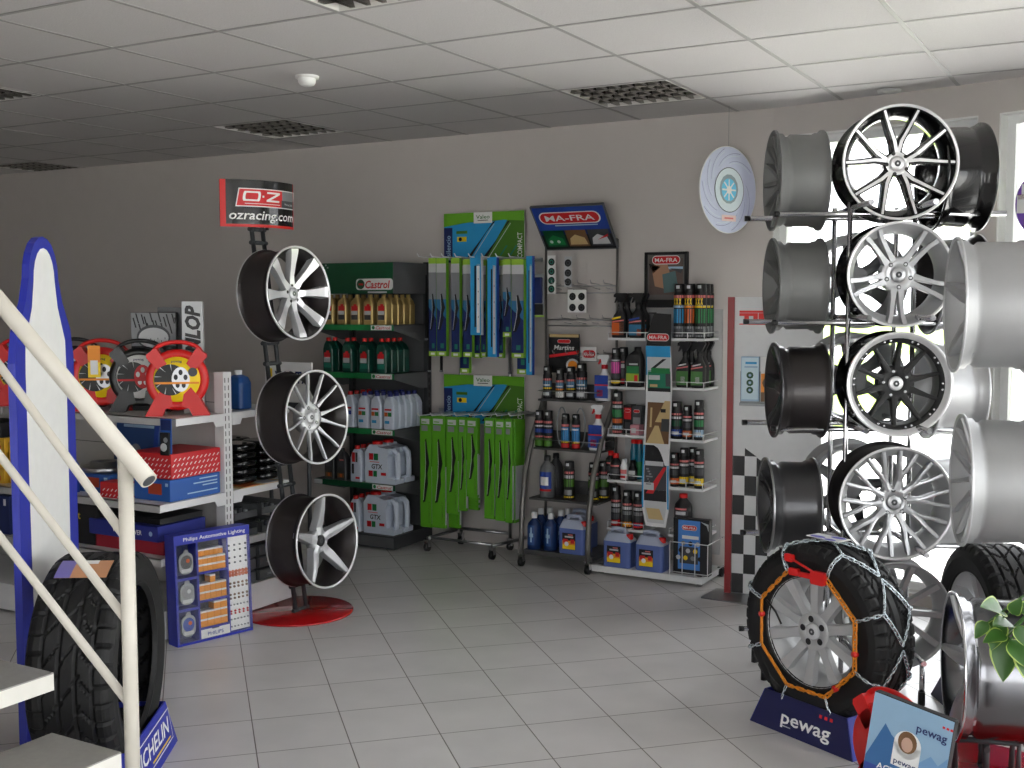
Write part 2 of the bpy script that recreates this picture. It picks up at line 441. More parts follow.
# ------------------------------------------------------------------ alloy wheels (local +Z is the face, Z = 0 the middle of the barrel)
def spoke(b, st, top, side, depth=.03, ridge=0.0):
    P = [Vector((r * math.cos(t), r * math.sin(t), 0)) for r, t, hw, z in st]; rings = []
    for i, (r, t, hw, z) in enumerate(st):
        d = (P[min(i + 1, len(P) - 1)] - P[max(i - 1, 0)]).normalized(); n = Vector((-d.y, d.x, 0))
        up = Vector((0, 0, 1))
        q_ = P[i] * .95
        rings.append([q_ + n * hw * 1.25 + up * (z - depth), P[i] + n * (hw + .002) + up * (z - .006), P[i] + n * hw + up * z, P[i] + up * (z + ridge),
                      P[i] - n * hw + up * z, P[i] - n * (hw + .002) + up * (z - .006), q_ - n * hw * 1.25 + up * (z - depth)])
    n = 7
    for k in range(len(rings) - 1):
        vs = rings[k] + rings[k + 1]
        b.add(vs, [(i, i + 1, i + 1 + n, i + n) for i in range(6)], side, ms=[side, side, top, top, side, side])
    b.add(rings[0], [tuple(range(7))], side); b.add(rings[-1], [tuple(range(6, -1, -1))], side)
def spokes_for(style, b, Rr, zl, top, side):
    A = 2 * pi
    if style == 'eight':
        for k in range(8):
            t = A * k / 8 + pi / 8 * 0
            spoke(b, [(.035, t, .02, zl - .045), (.09, t, .0145, zl - .04), (.15, t, .018, zl - .022), (Rr - .02, t, .0245, zl - .007), (Rr + .002, t, .027, zl - .004)], top, side, .035)
        return .058, zl - .045
    if style == 'twelve':
        for k in range(12):
            t = A * k / 12 + (.07 if k % 2 else -.07)
            t2 = A * k / 12
            spoke(b, [(.07, t, .0095, zl - .04), (.12, t * .5 + t2 * .5, .0050, zl - .028), (.18, t2, .0040, zl - .012), (Rr + .002, t2, .0048, zl - .004)], top, side, .02)
        return .082, zl - .05
    if style == 'five_star':
        for k in range(5):
            t = A * k / 5 + .3
            spoke(b, [(.03, t, .02, zl - .05), (.07, t, .022, zl - .05), (.105, t, .021, zl - .035), (.16, t, .016, zl - .018), (Rr + .002, t, .0105, zl - .004)], top, side, .045, .004)
        return .06, zl - .052
    if style == 'ten_v':
        for k in range(10):
            t = A * (k + .5) / 10; s = 1 if k % 2 else -1
            t0 = t + s * .25
            spoke(b, [(.045, t0, .007, zl - .05), (.09, t + s * .16, .0065, zl - .044), (.15, t + s * .045, .0055, zl - .028), (Rr + .002, t, .0048, zl - .006)], top, side, .045)
            spoke(b, [(.05, t0, .016, zl - .056), (.09, t + s * .16, .013, zl - .05), (.15, t + s * .045, .0105, zl - .034), (Rr + .002, t, .010, zl - .012)], side, side, .045)
        return .052, zl - .05
    if style == 'five_double':
        for k in range(5):
            for s in (-1, 1):
                t = A * k / 5 + .31
                spoke(b, [(.045, t + s * .30, .014, zl - .035), (.10, t + s * .16, .0085, zl - .03), (.16, t + s * .135, .0075, zl - .018), (Rr + .002, t + s * .155, .0085, zl - .005)], top, side, .035)
        return .072, zl - .034
    if style == 'ten_rivet':
        for k in range(10):
            t = A * k / 10 + .12
            spoke(b, [(.055, t, .0125, zl - .05), (.085, t, .0105, zl - .045), (.13, t, .0068, zl - .035), (Rr - .010, t, .005, zl - .022)], top, side, .035, .002)
        return .075, zl - .052
    if style == 'mesh_y':
        for k in range(10):
            t = A * k / 10 + .1
            spoke(b, [(.05, t, .013, zl - .04), (.085, t, .0095, zl - .036), (.11, t, .009, zl - .03)], top, side, .035, .002)
            for s in (-1, 1):
                spoke(b, [(.09, t, .0075, zl - .034), (.12, t + s * .05, .0072, zl - .026), (.155, t + s * .12, .0064, zl - .016), (Rr + .002, t + s * .155, .0066, zl - .003)], top, side, .03, .0015)
        return .066, zl - .042
    if style == 'ten_wide':
        for k in range(10):
            t = A * k / 10 + .16; w_ = .0165 if k % 2 else .0165
            spoke(b, [(.05, t, .02, zl - .022), (.10, t, .0155, zl - .016), (.16, t, .017, zl - .010), (Rr + .002, t, .021, zl - .006)], top, side, .025)
        return .072, zl - .0165
    if style == 'ten_slim':
        for k in range(10):
            t = A * k / 10
            spoke(b, [(.05, t, .012, zl - .04), (.11, t, .009, zl - .03), (Rr + .002, t, .011, zl - .006)], top, side, .03)
        return .065, zl - .04
    if style == 'fourteen':
        for k in range(14):
            t = A * k / 14
            spoke(b, [(.05, t, .009, zl - .03), (.11, t, .007, zl - .024), (Rr + .002, t, .0075, zl - .004)], top, side, .03)
        return .066, zl - .034
    if style == 'six':
        for k in range(6):
            t = A * k / 6 + .2
            spoke(b, [(.04, t, .026, zl - .04), (.11, t, .02, zl - .03), (Rr + .002, t, .03, zl - .006)], top, side, .035, .003)
        return .07, zl - .042
def wheel_parts(t, R_, w_, style, barrel, top, side, lip, cap=None, lip_w=0.0, dish=0.0, inner=None):
    h = w_ / 2
    b = MB()
    ro = [(R_, h), (R_, h - .009), (R_ - .013, h - .014), (R_ - .014, h - .034), (R_ - .026, h - .043), (R_ - .029, h - .058), (R_ - .018, h - .07), (R_ - .02, -h + .045), (R_ - .013, -h + .034), (R_ - .013, -h + .014), (R_ - .001, -h + .009), (R_, -h)]
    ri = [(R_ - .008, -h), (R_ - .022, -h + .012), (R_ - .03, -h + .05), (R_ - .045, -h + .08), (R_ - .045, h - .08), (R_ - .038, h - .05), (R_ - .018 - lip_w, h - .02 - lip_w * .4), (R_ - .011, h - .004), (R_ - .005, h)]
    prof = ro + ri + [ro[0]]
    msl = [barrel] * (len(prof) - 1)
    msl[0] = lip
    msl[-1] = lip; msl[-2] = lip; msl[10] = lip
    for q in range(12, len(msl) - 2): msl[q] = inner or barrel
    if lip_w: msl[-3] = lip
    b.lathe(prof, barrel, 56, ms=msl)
    b.build('barrel', t)
    b = MB(); Rr = R_ - .017 - lip_w * .8; zl = h - dish - lip_w * .3
    hr, hz = spokes_for(style, b, Rr, zl, top, side)
    b.lathe([(hr * .98, hz - .05), (hr, hz - .006), (hr - .006, hz), (.033, hz + .001), (.031, hz - .004), (.0, hz - .004)], top, 30, caps=(1, 0), ms=[side, side, top, top, top])
    for k in range(5):
        a = 2 * pi * k / 5 + .4; x, y = .05 * math.cos(a), .05 * math.sin(a)
        if style == 'ten_wide':
            b.lathe([(.0, hz + .0012), (.0125, hz + .0012)], BLKMAT, 12, cx=x * .92, cy=y * .92)
        elif hr > .062:
            b.lathe([(.0, hz + .0012), (.0095, hz + .0012)], BLKMAT, 10, cx=x, cy=y)
            b.lathe([(.006, hz + .0016), (.0, hz + .004)], STEEL, 8, cx=x, cy=y)
        else:
            b.lathe([(.0, hz + .0012), (.0085, hz + .0012)], BLKMAT, 10, cx=x * .86, cy=y * .86)
    if style == 'ten_rivet':
        for k in range(10):
            for d in (-.07, .07):
                a = 2 * pi * (k + .5) / 10 + .12 + d
                b.lathe([(.006, zl - .024), (.005, zl - .018), (0, zl - .017)], CHROME, 8, cx=(Rr - .007) * math.cos(a), cy=(Rr - .007) * math.sin(a))
        b.lathe([(Rr - .018, zl - .034), (Rr - .016, zl - .022), (Rr + .004, zl - .016)], side, 48)
    b.build('spokes', t)
    b = MB(); b.lathe([(.03, hz - .004), (.029, hz + .004), (.022, hz + .0065), (.0, hz + .0075)], cap or top, 20, ms=[cap or top] * 3)
    b.lathe([(.013, hz + .0072), (.004, hz + .0079)], DKMET, 10); b.build('centre_cap', t)
def wheel(label, face_c, az, R_, w_, style, mats, tilt=0.0, spin=0.0, group=None, at_face=True, **kw):
    B = face_basis(az, tilt, spin); n = B @ Vector((0, 0, 1))
    c = Vector(face_c) - n * (w_ / 2 if at_face else 0)
    t = thing('alloy_wheel', label, 'alloy wheel', c, group=group, basis=B)
    wheel_parts(t, R_, w_, style, *mats, **kw)
    return t, c, n
# ------------------------------------------------------------------ tyres (same axes)
def tyre_part(t, Ro, Rb, w_, nl=44, style=0, name='tyre'):
    h = w_ / 2; b = MB()
    N = nl * 6
    side = [(Rb - .004, .40), (Rb + .006, .455), (Rb + .014, .452), ((Ro + Rb) / 2 + .004, .5), (Ro - .028, .485)]
    cross = [(.45, -.012), (.405, -.004)] + [(.405 - .81 * k / 26, 0) for k in range(1, 26)] + [(-.405, -.004), (-.45, -.012)]
    rings = []
    for i in range(N):
        a = 2 * pi * i / N; row = []
        for r, z in side: row.append((r, z * w_))
        for z, dr in cross:
            g = 0; az_ = abs(z)
            for gz in (.10, .27):
                if abs(az_ - gz) < .017: g = .008
            if az_ > .285:
                if (i + (2 if z > 0 else 0)) % 6 == 0: g = .008
            elif az_ > .115:
                ph = (i + int(az_ * 40) * (1 if style == 0 else -1)) % (6 if style == 0 else 9)
                if ph == 0: g = .007
            elif style == 1 and (i + int(z * 60)) % 12 == 0: g = .006
            row.append((Ro + dr - g, z * w_))
        for r, z in reversed(side): row.append((r, -z * w_))
        rings.append([(r * math.cos(a), r * math.sin(a), z) for r, z in row])
    rings.append(rings[0])
    b.loft(rings, RUBBER, caps=(0, 0), smooth=False, closed=False)
    o = b.build(name, t)
    return o
# ------------------------------------------------------------------ wheel tower by the window
NF = 153.0
cp_ = at_d(872, 300, 4.80); C1 = Vector((cp_.x, cp_.y, 0))
def dirv(az): a = math.radians(az); return Vector((math.sin(a), math.cos(a), 0))
fv, lv, rv = dirv(NF), dirv(NF + 90), dirv(NF - 90)
lz = [1.595 + (303 - y) / 1133 * 4.82 for y in (181, 286, 390, 505)]
rodz = [z - .152 for z in lz] + [.15]
t = thing('wheel_rack', 'tall chromed tube rack with crossed rods carrying wheels on four sides by the window', 'wheel rack', C1)
b = MB()
ftop = rodz[0] + .045
for sx in (-1, 1):
    for sy in (-1, 1):
        p = fv * .132 * sx + rv * .132 * sy
        b = MB(); b.cyl(p + Vector((0, 0, .03)), p + Vector((0, 0, ftop)), .0105, CHROME, 10)
        b.build('upright', t)
for k, z in enumerate(rodz):
    for s in (-1, 1):
        b = MB(); p = fv * .122 * s
        le = .42 if s > 0 else .5
        b.cyl(p + lv * le + Vector((0, 0, z)), p + rv * (.5 if k < 4 else .2) + Vector((0, 0, z)), .0115, CHROME, 10)
        b.cyl(p + lv * le + Vector((0, 0, z)), p + lv * (le + .02) + Vector((0, 0, z)), .0125, BLACK, 10)
        b.build('rod', t)
        b = MB(); p = rv * .122 * s
        b.cyl(p + fv * .42 + Vector((0, 0, z + .023)), p - fv * .42 + Vector((0, 0, z + .023)), .0115, CHROME, 10); b.build('rod', t)
for k, p in enumerate((fv * .4 + rv * .122, fv * .4 + lv * .122, lv * .45 + fv * .12, lv * .45 - fv * .12, -fv * .4 + lv * .122)):
    b = MB(); zz = rodz[4] + (.023 if k in (0, 1, 4) else 0)
    b.cyl(p + Vector((0, 0, .04)), p + Vector((0, 0, zz)), .0105, CHROME); b.cyl(p, p + Vector((0, 0, .055)), .014, BLACK); b.build('foot', t)
def front_px(px, py, dep): return at_d(px, py, dep)
GW = 'wheels on the tower rack'
SATSIL = mat('hyper_silver_paint', (182, 183, 185), .32, .65)
SILV3 = mat('flat_silver_paint', (178, 179, 180), .45, .35)
wheel('black wheel with ten thin polished spokes, topmost on the tube rack', at_d(901, 162, 4.53), NF, .231, .2, 'ten_v', (BLKGLOSS, MACH, BLKGLOSS, MACH), spin=18, group=GW, cap=MACH)
wheel('silver wheel with five double spokes, second from the top facing out on the tube rack', at_d(901, 274.5, 4.53), NF, .213, .2, 'five_double', (BLKGLOSS, SATSIL, SILVER2, MACH), spin=34, inner=SILVER2, group=GW)
wheel('matt black ten-spoke wheel with riveted polished lip on the tube rack', at_d(900, 384.5, 4.53), NF, .211, .2, 'ten_rivet', (BLKGLOSS, BLKMAT, BLKMAT, MACH), spin=8, inner=GREYPNT, group=GW, cap=MACH, lip_w=.012)
wheel('bright silver wheel with forked mesh spokes, above the chain-wrapped tyre on the tube rack', at_d(897, 504, 4.53), NF, .230, .2, 'mesh_y', (DKBARREL, SATSIL, SILVER2, MACH), spin=0, inner=SILVER2, group=GW)
wheel('silver slim-spoked wheel on the lowest rods of the tube rack, half behind the chained tyre', at_d(897, 616, 4.56), NF, .22, .19, 'ten_slim', (SILV3, SILV3, SILV3, SILV3), group=GW)
LM = [('grey many-spoked wheel seen side-on, topmost towards the hanging disc', 'fourteen', (GREYPNT, GREYPNT, GREYPNT, GREYPNT), .212), ('dull grey six-spoke wheel seen side-on, second below the hanging disc side of the rack', 'six', (GREYPNT, GREYPNT, GREYPNT, GREYPNT), .203),
      ('dark grey six-spoke wheel seen side-on beside the brochure holder', 'six', (DKBARREL, GUN, GUN, GUN), .203), ('dark steel-coloured wheel seen side-on in front of the chequered panel', 'five_double', (GUN, GUN, GUN, STEEL), .203)]
lpx = [(796, 181), (795, 286), (797, 390), (789, 505)]
for k in range(4):
    lab, st, ms_, r_ = LM[k]
    wheel(lab, at_d(lpx[k][0], lpx[k][1], 4.82), NF + 90, r_, .205, st, ms_, group=GW, at_face=False, spin=20 * k)
RMAT = [(BLKGLOSS, BLKGLOSS, BLKGLOSS, BLKGLOSS), (DKBARREL, GUN, GUN, STEEL), (SILVER, SILVER, SILVER2, SILVER), (SILVER, SILVER2, SILVER2, SILVER)]
RLAB = ['black deep barrel of the wheel on the window side of the topmost rods', 'dark wheel on the window side of the second rods, mostly behind the big grey wheel',
        'bright silver barrel on the window side of the third rods, between two big grey wheels', 'silver wheel on the window side of the fourth rods, behind the mesh wheel']
for k in range(4):
    p = C1 + rv * .33; p.z = rodz[k] + .158
    wheel(RLAB[k], p, NF - 90, .226 if k == 0 else .212, .2, 'ten_slim', RMAT[k], group=GW, at_face=False)
BLAB = ['grey wheel seen from behind through the topmost black wheel', 'grey wheel seen from behind beyond the second front wheel', 'grey five-spoke wheel seen from behind between the rack tubes', 'grey wheel seen from behind, with a yellow sticker, beyond the mesh wheel', 'silver wheel seen from behind on the lowest rods by the window']
for k in range(5):
    p = C1 - fv * .30; p.z = rodz[k] + .18
    if k == 0: continue
    t_, c_, n_ = wheel(BLAB[k], p, NF + 180, .212 if k < 4 else .198, .2, 'six' if k < 3 else 'five_star', (SILVER2, SILVER2, SILVER2, SILVER2), group=GW, at_face=False, spin=15)
    if k == 3:
        b = MB(); b.add([(-.03, .12, .035), (.03, .12, .035), (.03, .14, .035), (-.03, .14, .035)], [(0, 1, 2, 3)], ORGPR); b.build('sticker', t_)
# ------------------------------------------------------------------ big wheels on the column stand at the picture edge
def column_stand(name, label, base_c, az, lean, heights, off, rad, disc_r, top_z, sign=False):
    # pair of black bars that climbs from a red disc; local +Z up, faces azimuth az, leans back by "lean"
    t = thing(name, label, 'display stand', base_c)
    f = dirv(az); r = dirv(az + 90); tl = math.tan(math.radians(lean))
    b = MB(); b.lathe([(0, 0), (disc_r, 0), (disc_r, .006), (disc_r - .004, .010), (0, .010)], REDGL, 48); b.build('base_disc', t)
    P = lambda z, s: -f * (tl * z + off) + r * (.04 * s) + Vector((0, 0, z))
    segs = []; zs = [.012]
    for h in heights: zs += [h - rad - .005, h + rad + .01]
    zs += [top_z]
    for s in (-1, 1):
        b = MB()
        for k in range(0, len(zs) - 1, 2):
            b.tube([P(zs[k], s), P(zs[k + 1], s)], .0115, DKMET, 8)
        b.build('pole', t)
    for k in range(0, len(zs) - 1, 2):
        for z in ((zs[k] + .012, zs[k + 1] - .014) if k else (.016, zs[1] - .014)):
            b = MB(); b.tube([P(z, -1.5), P(z, 1.5)], .011, DKMET, 8)
            b.build('crossbar', t)
    return t, P, tl
zz = [at_d(975, y, 3.78).z for y in (305, 481, 668)]
az2 = 253.0
rad2 = [.228, .222, .248]
c = at_d(992, 480, 3.78); base2 = Vector((c.x, c.y, 0))
column_stand('wheel_stand', 'red disc base of the wheel column at the picture edge behind the snow chain box', base2, az2, 0, [], .0, .2, .27, .12)
SATIN = mat('satin_alloy_barrel', (170, 171, 172), .5, .5)
POLD = mat('polished_dark_barrel', (125, 125, 128), .2, 1.0)
GW2 = 'big bare wheels stacked at the picture edge'
for k, (lab, st) in enumerate((('big grey alloy wheel seen side-on at the picture edge, topmost of three', 'five_star'), ('big pale alloy wheel seen side-on at the picture edge, middle of three', 'twelve'), ('chromed wheel seen side-on at the picture edge, beside the hanging leaves', 'five_star'))):
    px = (991, 997, 989)[k]
    p = at_d(px, (305, 481, 668)[k], 3.78)
    ms_ = (SATIN, SILVER2, SILVER2, SILVER) if k < 2 else (POLD, SILVER, SILVER, CHROME)
    wheel(lab, p, az2, rad2[k], .235, st, ms_, group=GW2, at_face=False, spin=k * 10)
b = MB()
t = thing('wheel_bracket', 'dark bracket that carries the chromed wheel above the red disc', 'bracket', base2 + Vector((0, 0, .012)))
a_, r_ = dirv(az2), dirv(az2 + 90)
b = MB()
for s in (-1, 1): b.tube([r_ * .05 * s + a_ * .10, r_ * .05 * s + a_ * .10 + Vector((0, 0, zz[2] - rad2[2] - .012)), r_ * .05 * s - a_ * .10 + Vector((0, 0, zz[2] - rad2[2] - .012)), r_ * .05 * s - a_ * .10], .012, DKMET)
b.build('bars', t)
# black column behind the wheels, holding them through their hubs
t = thing('wheel_post', 'black square post holding the big bare wheels at the picture edge', 'post', base2 - a_ * .19 + Vector((0, 0, .012)))
b = MB(); b.bbox(-.02, -.02, 0, .02, .02, 1.9, DKMET); b.build('upright', t)
for k in range(3):
    b = MB(); b.cyl(Vector((0, 0, zz[k])), a_ * .215 + Vector((0, 0, zz[k])), .014, DKMET); b.build('peg', t)
# ------------------------------------------------------------------ wheel with tyre on a dark stand at the window
az3 = 240.0
def wedge_stand(name, label, cat, c, az, L, tire_w, mfront, mside, text, z1=.135, topk=.8, frame=False, dots=False, cap_h=.05):
    t = thing(name, label, cat, c, az_rz(az))
    y0, y1 = -(tire_w / 2 + .035), -(tire_w / 2 + .008)
    h = L / 2; hb = h * topk
    for s in (1, -1):
        b = MB(); pts = [(-h, y0 * s, 0), (h, y0 * s, 0), (hb, y1 * s, z1), (-hb, y1 * s, z1)]
        q = [(x, y + .005 * s, z) for x, y, z in pts]
        b.add(pts + q, [(0, 1, 2, 3), (7, 6, 5, 4), (0, 4, 5, 1), (1, 5, 6, 2), (2, 6, 7, 3), (3, 7, 4, 0)], mfront)
        b.build('front_panel' if s == 1 else 'back_panel', t)
        b = MB(); x0, x1 = h * s, hb * s
        pts = [(x0, y0, 0), (x0, -y0, 0), (x1, -y1, z1), (x1, y1, z1)]; q = [(x - .004 * s, y, z) for x, y, z in pts]
        b.add(pts + q, [(0, 1, 2, 3), (7, 6, 5, 4), (0, 4, 5, 1), (1, 5, 6, 2), (2, 6, 7, 3), (3, 7, 4, 0)], mside)
        b.build('end_panel', t)
    if text:
        tilt = math.atan2(y1 - y0, z1)
        M = Matrix.Translation((0, y0, 0)) @ Matrix.Rotation(-tilt, 4, 'X')
        b = MB(M); y = -.0012
        if frame:
            fw, fh, fz = L * .42, z1 * .33, z1 * .52
            for (a0, b0, a1, b1) in ((-fw, fz + fh - .004, fw, fz + fh), (-fw, fz - fh, fw, fz - fh + .004), (-fw, fz - fh, -fw + .004, fz + fh), (fw - .004, fz - fh, fw, fz + fh)): b.quad(a0, b0, a1, b1, y, PAPER)
            b.txt(text, 0, fz + .008, cap_h, y, PAPER, bold=.04, ital=.2, w=L * .76); b.quad(-.02, fz - fh + .012, fw - .03, fz - fh + .018, y, YELPR)
        else:
            b.txt(text, .02, z1 * .47, cap_h, y, PAPER, bold=.035, w=L * .47)
            b.quad(-.09, z1 * .20, -.045, z1 * .23, y, LTGREY)
            for k in range(3): b.quad(.075 + k * .024, z1 * .78, .088 + k * .024, z1 * .87, y, REDPR)
        b.build('lettering', t)
    return t
B3 = face_basis(az3)
fc = at_d(966, 614, 4.38); n3 = B3 @ Vector((0, 0, 1)); c3 = fc - n3 * .11
R3 = .318; c3.z = R3 + .03
t = thing('fitted_wheel', 'tyre on a silver alloy wheel standing by the window, beside the tower rack', 'wheel', c3, basis=face_basis(az3, 0, 20))
tyre_part(t, R3, .208, .22, 40, 1)
wheel_parts(t, .215, .19, 'six', SILVER, SILVER, SILVER2, SILVER)
wedge_stand('tyre_stand', 'low dark blue wedge stand under the tyre by the window', 'tyre stand', (c3.x, c3.y, 0), az3, .46, .23, mat('very_dark_blue', (22, 26, 60), .4), NAVY, '', .10)
# ------------------------------------------------------------------ tyre wrapped in a snow chain
az4 = 205.0
B4 = face_basis(az4); n4 = B4 @ Vector((0, 0, 1))
fc = at_d(809, 628, 4.14); c4 = fc - n4 * .10; R4 = .320; c4.z = R4 + .075
t = thing('chained_wheel', 'tyre on a silver ten-spoke wheel fitted with an orange and zinc snow chain', 'wheel', c4, basis=face_basis(az4, 0, 6))
W4 = .215
tyre_part(t, R4, .203, W4, 44, 0)
wheel_parts(t, .214, .19, 'ten_wide', SILV3, SILV3, SILV3, SILV3, cap=LTGREY)
# brake disc and a small dark wheel seen through the spokes
wedge_stand('snow_chain_stand', 'navy wedge stand under the chain-wrapped tyre', 'tyre stand', (c4.x, c4.y, 0), az4 + 1, .485, .215, NAVY, ROYAL, 'pewag', .135, .80)
CHAIN_OR = mat('orange_chain', (214, 130, 24), .35, .3)
def link(b, p, t_, up, L, wr, m):
    t_ = t_.normalized(); up = (up - t_ * up.dot(t_)).normalized(); s = t_.cross(up)
    a = L / 2 - wr * 1.6; rw = wr * 1.7; pts = []
    for k in range(10):
        an = 2 * pi * k / 10; cx = a if math.cos(an) > 0.01 else (-a if math.cos(an) < -.01 else 0)
        pts.append(p + t_ * (cx + rw * math.cos(an)) + up * rw * math.sin(an))
    b.tube(pts, wr, m, 5, closed=True)
def chain(b, pts, nrm, L, wr, m):
    pts = [Vector(q) for q in pts]; seg = [(pts[i + 1] - pts[i]).length for i in range(len(pts) - 1)]; tot = sum(seg)
    n = max(2, round(tot / (L * .74))); k = 0; acc = 0
    for i in range(n):
        s = (i + .5) / n * tot
        while k < len(seg) - 1 and acc + seg[k] < s: acc += seg[k]; k += 1
        u = (s - acc) / seg[k]; p = pts[k].lerp(pts[k + 1], u); d = pts[k + 1] - pts[k]
        N = nrm(p); up = N if i % 2 else N.cross(d.normalized())
        up = (up + .35 * (N.cross(d.normalized()) if i % 2 else N))
        link(b, p, d, up, L, wr, m)
SP = [(.0, .232, .5 * W4 + .007), (.02, .262, .5 * W4 + .010), (.045, .29, .49 * W4 + .009), (.075, R4 - .008, .455 * W4 + .004), (.095, R4 + .007, .36 * W4), (.13, R4 + .007, .2 * W4), (.175, R4 + .007, 0), (.22, R4 + .007, -.2 * W4), (.26, R4 + .007, -.36 * W4), (.285, R4 - .008, -.46 * W4), (.32, .28, -.5 * W4 - .008)]
def sp(s, th):
    for k in range(len(SP) - 1):
        if s <= SP[k + 1][0] or k == len(SP) - 2:
            u = (s - SP[k][0]) / (SP[k + 1][0] - SP[k][0]); r = SP[k][1] + u * (SP[k + 1][1] - SP[k][1]); z = SP[k][2] + u * (SP[k + 1][2] - SP[k][2]); break
    return Vector((r * math.cos(th), r * math.sin(th), z))
def spath(s0, t0, s1, t1, n=14): return [sp(s0 + (s1 - s0) * i / n, t0 + (t1 - t0) * i / n) for i in range(n + 1)]
def cn(p):
    r = math.hypot(p.x, p.y); v = Vector((p.x / r, p.y / r, 0))
    return v if r > R4 - .012 else (Vector((0, 0, 1)) if p.z > 0 else Vector((0, 0, -1)))
zc = MB(); NK = 8
for k in range(NK):
    th = 2 * pi * k / NK + .30; D = pi / NK
    chain(zc, spath(.004, th, .10, th), cn, .026, .0032, ZINC)
    for s in (-1, 1):
        chain(zc, spath(.10, th, .175, th + s * D * .92), cn, .026, .0032, ZINC)
        chain(zc, spath(.175, th + s * D * .92, .25, th), cn, .026, .0032, ZINC)
    chain(zc, spath(.25, th, .32, th, 8), cn, .026, .0032, ZINC)
zc.build('cross_chain', t)
oc = MB()
cor = [sp(.0, 2 * pi * k / NK + .30) for k in range(NK)]
for k in range(NK):
    p, q = cor[k], cor[(k + 1) % NK]
    if k == 1: continue
    oc_pts = [p.lerp(q, i / 6) for i in range(7)]
    chain(oc, oc_pts, lambda p: Vector((0, 0, 1)), .036, .0036, CHAIN_OR)
p, q = cor[1], cor[2]
oc.tube([p, p.lerp(q, .3)], .005, CHAIN_OR); oc.build('side_chain', t)
b = MB()
p, q = cor[1], cor[2]; u = (q - p).normalized(); v = Vector((0, 0, 1)).cross(u); Z = Vector((0, 0, 1))
Mx = Matrix(((u.x, Z.x, v.x, p.x), (u.y, Z.y, v.y, p.y), (u.z, Z.z, v.z, p.z + .004), (0, 0, 0, 1)))
b.prism(rrect(.032, .024, .01, 3, .03, 0), -.006, .012, RED, Mx)
b.prism(rrect(.03, .009, .006, 3, .09, .0), -.004, .008, RED, Mx)
b.prism(rrect(.022, .013, .006, 3, .142, -.004), -.005, .009, RED, Mx)
b.cyl(Mx @ Vector((.03, .004, -.012)), Mx @ Vector((.16, .004, -.052)), .0045, RED)
b.prism(rrect(.02, .014, .006, 3, .165, -.052), -.004, .008, RED, Mx); b.build('tensioner', t)
for k in (3, 7, 6):
    c_ = cor[k].lerp(cor[(k + 1) % NK], .35)
    b = MB(); b.lathe([(.011, -.008), (.012, .006), (0, .008)], RED, 10, Matrix.Translation(c_)); b.build('clip', t)
b = MB(); c_ = cor[3] * .93; b.tube([c_, c_ * .85 + Vector((0, -.03, 0)), c_ * .8 + Vector((.01, -.07, 0))], .004, BLACK); b.build('pull_strap', t)
# paper tag lying on the tyre
top = Vector((c4.x, c4.y, c4.z + R4 + .016))
t = thing('oval_tag', 'white tag with blue ovals lying on top of the chained tyre', 'tag', top, az_rz(az4))
b = MB()
b.box(-.08, -.03, 0, .07, .04, .0025, PAPER)
for x, y, r1 in ((-.035, -.018, .042), (.03, .02, .042), (.03, -.03, .032)):
    b.lathe([(0, .003), (r1, .003)], PAPER, 20, Matrix.Translation((x, y, .0004)) @ Matrix.Diagonal((1, .55, 1, 1))); b.lathe([(0, .0038), (r1 * .78, .0038)], mat('violet_blue_print', (95, 95, 190), .5), 20, Matrix.Translation((x, y, .0004)) @ Matrix.Diagonal((1, .5, 1, 1)))
b.build('tag_card', t)
